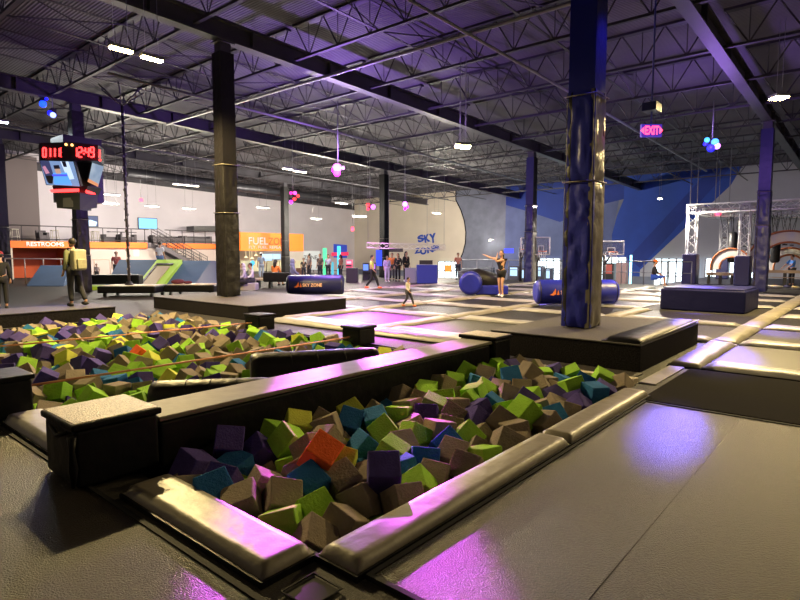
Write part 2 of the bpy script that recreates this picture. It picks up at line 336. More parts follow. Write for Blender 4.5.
for i,(x,D,h,tc,lb) in enumerate([(320,33,1.55,(.12,.09,.08),'person in dark brown clothes left of the arcade lights'),(309,34,1.5,(.25,.2,.2),'person in a grey top near the ZONE stand'),(303.5,33.5,1.3,(.06,.05,.05),'child in black near the ZONE stand'),
   (340.5,33,1.5,(.35,.12,.1),'person in a dull red top right of the arcade lights'),(458,34,1.6,(.5,.18,.12),'person in a salmon top by the glass doors left of the round bolster'),(328,34.5,1.5,(.5,.5,.75),'person in a lilac top between the arcade lights')]):
    person(lb,dep(x,D,0),face(random.uniform(-60,60)),h,tc,(.03,.03,.05),hair='long' if i%2 else 'short',sleeve=.8,legs=1.9)
# ------------------------------------------------------------------ the hall
XW,YW,XB,YB=45.,45.,-9.3,-6.8; ROWS=[-6.5,3.75,14.2,24.5,34.7,45.]
def zg(x): return 7.72-.03*x          # underside of the girders (the roof falls away from us)
def zroof(x): return zg(x)+1.15
PX0,PX1,PY0,PY1=1.8,6.98,2.17,13.98
f=MB()
for (a,b,c,d) in ((XB,PX0,YB,YW),(PX0,PX1,YB,PY0),(PX0,PX1,PY1,YW),(PX1,30,YB,YW)):
    f.add([(a,c,0),(b,c,0),(b,d,0),(a,d,0)],[(0,1,2,3)])
f.add([(30,YB,0),(30,YW,0),(30,YW,-1.05),(30,YB,-1.05)],[(0,1,2,3)])
f.add([(30,YB,-1.05),(30,YW,-1.05),(XW,YW,-1.05),(XW,YB,-1.05)],[(0,1,2,3)])
struct_(f.build('floor',mat('hall_floor',(.035,.032,.029),.6,bump=.3,bscale=150,var=.25,vscale=60,spec=.25)))
f=MB(); f.box(30.02,XW,YB,YW,-1.2,-1.06); struct_(f.build('floor_lower',M_floorc))
# pit tub
f=MB(); z=-.68
f.add([(PX0,PY0,z),(PX1,PY0,z),(PX1,PY1,z),(PX0,PY1,z)],[(0,1,2,3)])
for (a,b) in (((PX0,PY0),(PX1,PY0)),((PX1,PY0),(PX1,PY1)),((PX1,PY1),(PX0,PY1)),((PX0,PY1),(PX0,PY0))):
    f.add([(*a,z),(*b,z),(*b,-.001),(*a,-.001)],[(0,1,2,3)])
struct_(f.build('floor_pit',M_black))
# walls
f=MB(); f.box(XB,XW,YW,YW+.3,-1.2,9.2); struct_(f.build('wall_left',M_wall))
f=MB(); f.box(XB,XW,YB-.3,YB,-1.2,9.2); struct_(f.build('wall_right',M_wallg))
f=MB(); f.box(XB-.3,XB,YB,YW,-.1,9.4); struct_(f.build('wall_rear',M_wallg))
f=MB(); f.box(XW,XW+.3,YB,YW,-1.2,9); struct_(f.build('wall_far',M_conc))
ft=lambda l: [(XW-.0,y,z) for y,z in l]
def mural(name,l,m,off):
    f=MB(); f.prism([(XW-off,y,z) for y,z in l],(.004,0,0)); struct_(f.build(name,m))
arc=[(onX(x,y,XW).y,onX(x,y,XW).z) for x,y in ((456,200),(461,210),(464.5,221),(466,232),(465.5,243),(463,253),(459,262))]
mural('wall_mural_white',[(YW,7.8),(arc[0][0],7.8)]+arc+[(arc[-1][0],-.2),(YW,-.2)],mat('cream_mural_paint',(.62,.56,.46),.8,var=.04,vscale=.5),.02)
f=MB(); f.tube([(XW-.03,y,z) for y,z in [(arc[0][0],7.6)]+arc+[(arc[-1][0]+.1,-.2)]],.05,6); struct_(f.build('trim_1',M_black))
q=lambda x,y:(onX(x,y,XW).y,onX(x,y,XW).z)
mural('wall_blue_light_tint',[(q(506,195)[0],7.9),(q(506,195)[0],-.2),(q(613,262)[0],-.2),q(613,262),q(612,235),(q(624,199)[0],7.9)],mat('slate_blue_light_tint',(.10,.13,.28),.8,var=.12,vscale=.8),.012)  # slate area paints the bluish cast of the lighting onto the concrete
mural('wall_mural_blue_light_scallops',[(q(506,195)[0],7.9),q(506,205),q(530,212),q(560,222),q(580,214),q(600,205),q(624,199),(q(624,199)[0],7.9)],M_bluew2,.02)  # blue paint whose scalloped lower edge is drawn to the shape of light pools
mural('wall_mural_blue',[(q(624,199)[0],7.9),q(624,199),q(617,216),q(612,235),q(613,262),(q(613,262)[0],-.2),(q(640,270)[0],-.2),q(640,270),q(731,185),(q(745,172)[0],7.9)],M_bluew,.025)
mural('wall_mural_blue_diagonal',[q(720,180),(q(735,172)[0],7.9),(q(718,172)[0],7.9),q(700,180),q(628,258),q(640,268)],M_bluew2,.03)
mural('wall_mural_grey',[(q(745,172)[0],7.9),q(731,185),q(640,270),(q(640,270)[0],-.2),(YB,-.2),(YB,7.9)],mat('pale_grey_mural_paint',(.36,.37,.42),.8,var=.04,vscale=.6),.02)
# bright glazed doors in the far wall, each pane set with bars
def glazing(n,x0,x1,y0,nb):
    a=onX(x0,y0,XW); b=onX(x1,y0,XW); zt=(a.z+b.z)/2
    f=MB(); f.box(XW-.10,XW-.05,b.y,a.y,-1.0,zt); w=struct_(f.build('window_%d'%n,M_glass))
    f=MB()
    for i in range(nb+1):
        y=b.y+(a.y-b.y)*i/nb; f.box(XW-.16,XW-.10,y-.05,y+.05,-1.05,zt)
    f.box(XW-.16,XW-.10,b.y,a.y,zt,zt+.08); f.box(XW-.16,XW-.10,b.y,a.y,-.15,-.07); f.build('window_frame',M_grey,w)
glazing(1,439,459,262,3); glazing(2,534,561,259,4); glazing(3,591,627,257.5,5); glazing(4,655,700,259,6); glazing(5,706,766,259,8)
# roof deck
f=MB(); f.add([(XB-.3,YB-.3,zroof(XB)),(XW+.3,YB-.3,zroof(XW)),(XW+.3,YW+.3,zroof(XW)),(XB-.3,YW+.3,zroof(XB)),(XB-.3,YB-.3,zroof(XB)+.2),(XW+.3,YB-.3,zroof(XW)+.2),(XW+.3,YW+.3,zroof(XW)+.2),(XB-.3,YW+.3,zroof(XB)+.2)],[(0,1,2,3),(4,5,6,7)])
struct_(f.build('ceiling',M_deckroof))
RN=['the right-hand edge','the blue padded column','the black wrapped column','the scoreboard column','the left edge column','the left wall']
for k,y in enumerate(ROWS):
    f=MB()
    for (w,za,zb) in ((.17,0,.05),(.03,.05,.5),(.17,.5,.55)):
        f.add([(x,y+s*w,zg(x)+z) for x in (XB,XW) for s in(-1,1) for z in(za,zb)],[(0,1,3,2),(4,6,7,5),(0,4,5,1),(2,3,7,6),(0,2,6,4),(1,5,7,3)])
    for x in range(-8,45,3):
        f.box(x-.02,x+.02,y-.17,y+.17,zg(x)+.05,zg(x)+.5)
    if inview((XB+5,y,7.5),(XW,y,6.5),40): tag(f.build('roof_girder',M_gird),'long dark steel roof girder running away over '+RN[k],'girder','steel roof girders')
# open web joists, one object per bay
jm={}
def joist(y0,y1):
    L=y1-y0-.2; n=8; f=MB(); h=1.0
    for s in (0,h): f.box(-.055,.055,-L/2,L/2,s-.035,s+.035) if s==0 else f.box(-.11,.11,-L/2,L/2,s-.05,s+.05)
    for i in range(n):
        a=-L/2+L*i/n; b=a+L/n; c=(a+b)/2
        f.tube([(0,a,h),(0,c,0)],.022,4,sm=False); f.tube([(0,c,0),(0,b,h)],.022,4,sm=False); f.tube([(0,c,0),(0,c,h)],.014,4,sm=False)
    return f
BAY=['in the rightmost roof bay','in the second roof bay from right','in the middle roof bay','in the second roof bay from left','in the leftmost roof bay']
ORD=['first','second','third','fourth','fifth','sixth','seventh','eighth','ninth','tenth','eleventh','twelfth','thirteenth','fourteenth','fifteenth','sixteenth','seventeenth','eighteenth','nineteenth','twentieth']
def oname(i): return ORD[i] if i<20 else '%dth'%(i+1)
JX=[1.45+3.35*i-3.35*2 for i in range(16) if 1.45+3.35*i-6.7<44.5]
for b in range(5):
    y0,y1=ROWS[b],ROWS[b+1]; vis=[x for x in JX if inview((x,y0,zg(x)),(x,y1,zg(x)),16,5)]
    for i,x in enumerate(sorted(vis,reverse=True)):
        if 'j' not in jm:
            o=joist(y0,y1).build('roof_joist',M_joist); jm['j']=o
        else: o=jm['j'].copy(); COL.objects.link(o)
        o.location=(x,(y0+y1)/2,zg(x)+.10)
        tag(o,'steel bar joist %s, %s from the far mural wall'%(BAY[b],oname(i)),'joist','open web roof joists')
    for s,(yy,nm) in enumerate(((y0+3.4,'right-hand'),(y0+6.8,'left-hand'))):
        f=MB()
        for dz,dy in ((.06,0),(.95,.35)):
            f.add([(x,yy+dy+w,zg(x)+.10+dz+h) for x in (XB,XW) for w in(-.04,.04) for h in(-.012,.012)],[(0,1,3,2),(4,6,7,5),(0,4,5,1),(2,3,7,6),(0,2,6,4),(1,5,7,3)])
        for i in range(len(JX)-1):
            a,c=JX[i],JX[i+1]; f.tube([(a,yy+.05,zg(a)+.15),(c,yy+.05,zg(c)+1.0)],.018,4,sm=False); f.tube([(a,yy-.05,zg(a)+1.),(c,yy-.05,zg(c)+.15)],.018,4,sm=False)
        if inview((0,yy,7.5),(XW,yy,6.5),40): tag(f.build('roof_bridging',M_joist),'%s steel bridging line across the joists %s'%(nm,BAY[b]),'bridging','roof bridging lines')
# sprinkler / conduit pipes
for i,(a,b,l) in enumerate([((6,8.2,7.25),(38,8.2,6.5),'thin grey pipe running away under the joists right of centre'),((8,19,7.3),(40,19,6.45),'thin grey pipe running away under the joists over the pads'),((6.,30,7.3),(42,30,6.4),'thin grey pipe running away under the joists toward the left wall')]):
    f=MB(); f.tube([a,b],.045,8); tag(f.build('sprinkler_pipe',M_grey),l,'pipe','sprinkler pipes')
f=MB(); f.tube([(12.5,-2,7.2),(12.5,24,7.2)],.05,8); tag(f.build('conduit_pipe',M_grey),'grey conduit crossing the hall under the joists near the exit sign','pipe')
f=MB(); f.tube([(16,36,6.6),(33,36,6.2)],.32,16); tag(f.build('air_duct',mat('dark_duct',(.05,.05,.06),.4,metal=.5)),'dark round air duct under the roof above the snack bar','duct')
# ------------------------------------------------------------------ columns
def column(x,y,z0,label,cface,cside,base=.255,padtop=4.15,mid=2.72):
    t=thing('padded_column',label,'column',(x,y,z0),0,'hall columns'); zt=zg(x)
    f=MB(); f.box(x-.16,x+.16,y-.16,y+.16,z0+.0,zt); f.box(x-.25,x+.25,y-.25,y+.25,zt-.04,zt-.005); f.build('post',M_gird,t)
    f=MB(); f.box(x-.215,x+.215,y-.215,y+.215,padtop,min(zt-.3,7.2),0); f.m[0]=1; f.build('upper_sleeve',[cside[1],cface],t)  # on the royal column this front face colour stands in for blue light
    for k,(a,b) in enumerate(((z0+.02,mid),(mid+.02,padtop))):
        w=base-.012*k
        for (dx,dy,m) in ((-1,0,cface),(0,-1,cside[0]),(1,0,cside[0]),(0,1,cface)):
            g=MB(); n=10; vs=[];fs=[]; nz=int((b-a)/.09)
            for j in range(nz+1):
                zz=a+(b-a)*j/nz
                for i in range(n+1):
                    u=-1+2*i/n; e=(1-abs(u)**6)*.03; wz=noise.noise(Vector((u*2+dx*5+x,zz*5.,dy*3+k)))*.035+noise.noise(Vector((u*3+dx*5+x,zz*13.,dy*3+k)))*.018
                    ed=min(1,min(zz-a,b-zz)/.05); e=e*ed+wz*ed*(1-abs(u)**4)
                    r=w-.03+e; s=u*(w-.01)
                    vs.append((x+dx*r+(s if dx==0 else 0),y+dy*r+(s if dy==0 else 0),zz))
            for j in range(nz):
                for i in range(n): c=j*(n+1)+i; fs.append((c,c+1,c+n+2,c+n+1))
            g.add(vs,fs,0,True)
            if dx==-1:
                for q_ in range(len(fs)):
                    if q_%n>=n-2: g.m[q_]=1
            # closed behind
            if dx: g.box(min(x+dx*.165,x+dx*(w-.03)),max(x+dx*.165,x+dx*(w-.03)),y-w+.01,y+w-.01,a,b)
            else: g.box(x-w+.01,x+w-.01,min(y+dy*.165,y+dy*(w-.03)),max(y+dy*.165,y+dy*(w-.03)),a,b)
            pa=g.build('column_pad',[m,M_cpad],t)
    for zz in (mid+.01,padtop-.08):
        g=MB(); w=base+.004; g.tube([(x-w,y-w,zz),(x+w,y-w,zz+.01),(x+w,y+w,zz),(x-w,y+w,zz+.01),(x-w,y-w,zz)],.012,6); g.build('strap',M_cgrey if zz>1 else M_black,t)
M_cpad=mat('black_wrinkled_column_vinyl',(.010,.009,.010),.45,bump=.9,bscale=6,spec=.3)
M_cgrey=mat('grey_wrinkled_column_vinyl',(.14,.125,.10),.36,bump=.9,bscale=6,spec=.6)
column(9.0,3.72,.38,'tall column with royal blue and grey padding on the carpeted platform right of centre',M_royal,(M_cgrey,M_blue))
column(9.15,14.3,.35,'tall column wrapped in wrinkled black padding on the platform beyond the left foam pit',M_cpad,(M_cpad,M_cpad))
column(27.4,3.72,0,'far column with navy padding beside the truss obstacle course',M_blue,(M_blue,M_blue))
column(27.4,14.2,0,'far dark padded column in front of the basketball hoop',M_blue,(M_cgrey,M_cpad))
column(27.2,24.5,0,'far dark column right behind the group of people',M_black,(M_black,M_black),padtop=2.6,mid=1.3)
column(9.0,24.5,0,'column carrying the scoreboard and screens',M_cpad,(M_cpad,M_cpad),padtop=3.0,mid=1.5)
column(9.0,34.7,0,'column at the left edge of the picture before the balcony',M_cpad,(M_cpad,M_cpad),padtop=3.0,mid=1.5)
column(27.3,34.8,0,'dark column in front of the orange snack bar sign',M_cpad,(M_cpad,M_cpad),padtop=2.6,mid=1.3)
# ------------------------------------------------------------------ foreground decks
def mat_bed(x0,x1,y0,y1,label,m=M_mat,frame=.03,group=None,z=.0,seam=None):
    t=thing('trampoline',label,'trampoline',((x0+x1)/2,(y0+y1)/2,z),0,group)
    f=MB(); f.box(x0+frame,x1-frame,y0+frame,y1-frame,z+.002,z+.018); f.build('bed',m,t)
    f=MB(); f.box(x0,x1,y0,y0+frame,z+.001,z+.028); f.box(x0,x1,y1-frame,y1,z+.001,z+.028); f.box(x0,x0+frame,y0+frame,y1-frame,z+.001,z+.028); f.box(x1-frame,x1,y0+frame,y1-frame,z+.001,z+.028)
    f.build('frame',M_blackm,t); 
    if seam: f=MB(); f.tube([(x0+frame,seam,z+.017),(x1-frame,seam,z+.017)],.004,4); f.build('seam',M_mat,t)
    return t
mat_bed(1.9,6.2,-3.4,1.84,'big black woven trampoline bed in the right foreground beside the near foam pit',seam=.93)
mat_bed(-4.2,1.46,-3.4,8.6,'dark woven trampoline bed in the left foreground around the square padded block',seam=None)
f=MB(); f.box(6.28,8.38,-3.4,1.9,.002,.02); tag(f.build('floor_mat',M_fabric),'matt black fabric mat between the big trampoline bed and the pads on the right','mat')
f=MB(); f.box(7.1,8.42,1.98,2.18,.002,.02); tag(f.build('floor_strip',M_padc),'narrow pale strip on the floor beside the platform corner','strip')
f=MB(); f.box(7.05,7.65,2.3,9.0,.002,.02); tag(f.build('floor_strip',M_carpet_top),'brown-grey walkway strip between the far end of the pits and the platform','strip')
# rim pads round the near pit
def rim(x0,x1,y0,y1,label,seed,m=M_pad,h=.055,group='rim pads of the near foam pit'):
    t=thing('rim_pad',label,'pad',((x0+x1)/2,(y0+y1)/2,0),0,group)
    f=MB(); pillow(f,x0,x1,y0,y1,.03,h,.035,.13,seed); f.build('cushion',m,t)
    f=MB(); f.box(x0-.015,x1+.015,y0-.015,y1+.015,.001,.035); f.build('skirt',M_black,t)
rim(1.53,1.86,2.17,3.68,'grey vinyl rim pad at the left front edge of the near foam pit',1)
rim(1.86,4.33,1.86,2.14,'longer grey vinyl rim pad at the right front of the near foam pit',2)
rim(4.37,6.42,1.86,2.14,'shorter grey vinyl rim pad at the right far end of the near foam pit',3)
rim(1.5,1.84,4.62,6.12,'pale rim pad of the left foam pit beyond the square tan-topped block',4,M_padc,.07,'rim pads of the left foam pit')
f=MB(); f.tube([(1.55,1.85,.02),(1.75,1.85,.02),(1.75,2.05,.02),(1.55,2.05,.02),(1.55,1.85,.02)],.006,4); f.box(1.56,1.74,1.86,2.04,.003,.012); tag(f.build('corner_plate',M_blackm),'small metal corner plate where the two near rim pads meet','plate')
f=MB(); f.box(7.02,7.14,2.2,3.9,.0,.06); tag(f.build('pit_kerb',M_cover),'low tan kerb at the far end of the near foam pit','kerb')
# dividing wall and blocks
t=thing('padded_wall','long low black padded wall dividing the two foam pits','wall',(4.3,4.25,-.66))
f=MB(); f.box(1.96,6.66,4.03,4.47,-.66,.34); f.build('body',M_black,t,bevel=.03)
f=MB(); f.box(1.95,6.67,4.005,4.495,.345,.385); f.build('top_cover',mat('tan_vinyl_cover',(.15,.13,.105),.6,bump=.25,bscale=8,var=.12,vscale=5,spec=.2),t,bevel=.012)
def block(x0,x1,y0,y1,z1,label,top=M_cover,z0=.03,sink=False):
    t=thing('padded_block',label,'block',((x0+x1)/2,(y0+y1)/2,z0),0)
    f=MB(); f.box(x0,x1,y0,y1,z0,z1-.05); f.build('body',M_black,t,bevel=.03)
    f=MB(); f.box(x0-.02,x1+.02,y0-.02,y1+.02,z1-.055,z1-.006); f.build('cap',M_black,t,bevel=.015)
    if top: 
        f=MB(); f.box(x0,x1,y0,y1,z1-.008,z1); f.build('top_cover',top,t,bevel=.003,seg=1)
    return t
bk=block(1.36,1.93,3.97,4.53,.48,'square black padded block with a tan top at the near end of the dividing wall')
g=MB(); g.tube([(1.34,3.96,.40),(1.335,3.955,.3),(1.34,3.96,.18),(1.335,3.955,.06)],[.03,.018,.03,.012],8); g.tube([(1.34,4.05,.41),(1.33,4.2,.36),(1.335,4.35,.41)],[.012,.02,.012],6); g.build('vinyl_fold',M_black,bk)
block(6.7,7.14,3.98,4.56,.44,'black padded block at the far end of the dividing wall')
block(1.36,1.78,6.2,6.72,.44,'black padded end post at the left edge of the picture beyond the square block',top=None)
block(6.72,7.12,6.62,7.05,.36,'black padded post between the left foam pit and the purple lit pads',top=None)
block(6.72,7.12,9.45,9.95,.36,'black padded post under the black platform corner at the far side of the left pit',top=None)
def log(x0,y0,x1,y1,z,r,label):
    a=Vector((x0,y0,z)); b=Vector((x1,y1,z)); d=(b-a).normalized()
    t=thing('padded_beam',label,'beam',(a+b)/2-Vector((0,0,r)),0)
    f=MB(); f.tube([a+d*.0,a+d*.03,a+d*.09,b-d*.09,b-d*.03,b],[r*.80,r*.94,r*.98,r*.98,r*.94,r*.80],28); f.build('cylinder_pad',M_cpad,t)
    n=Vector((-d.y,d.x,0))
    for s in(.3,.5,.72):
        c=a.lerp(b,s); g=MB(); up=Vector((0,0,1)); nn=-n if n.y>0 else n
        g.tube([c+(up*math.cos(w)+nn*math.sin(w))*(r*.99) for w in [i*.14 for i in range(14)]],.006,6); g.build('seam',M_black,t)
log(3.95,5.75,5.3,4.9,.18,.21,'black padded cylinder beam resting on the foam cubes, the larger of the two')
log(2.65,5.6,3.55,4.82,.12,.18,'dark grey padded cylinder beam nearer the dividing wall, the smaller of the two')
for a,b,l in (((1.78,6.45,.27),(6.72,6.85,.16),'orange-pink slackline stretched low over the left foam pit, the nearer one'),((1.78,9.35,.3),(6.72,9.7,.18),'orange-pink slackline stretched low over the left foam pit, the farther one')):
    f=MB(); f.tube([a,b],.012,6); tag(f.build('slackline',mat('orange_webbing',(.75,.3,.15),.6)),l,'slackline','slacklines over the left foam pit')
block(1.36,1.78,9.1,9.6,.44,'black padded end post of the farther slackline at the left',top=None)
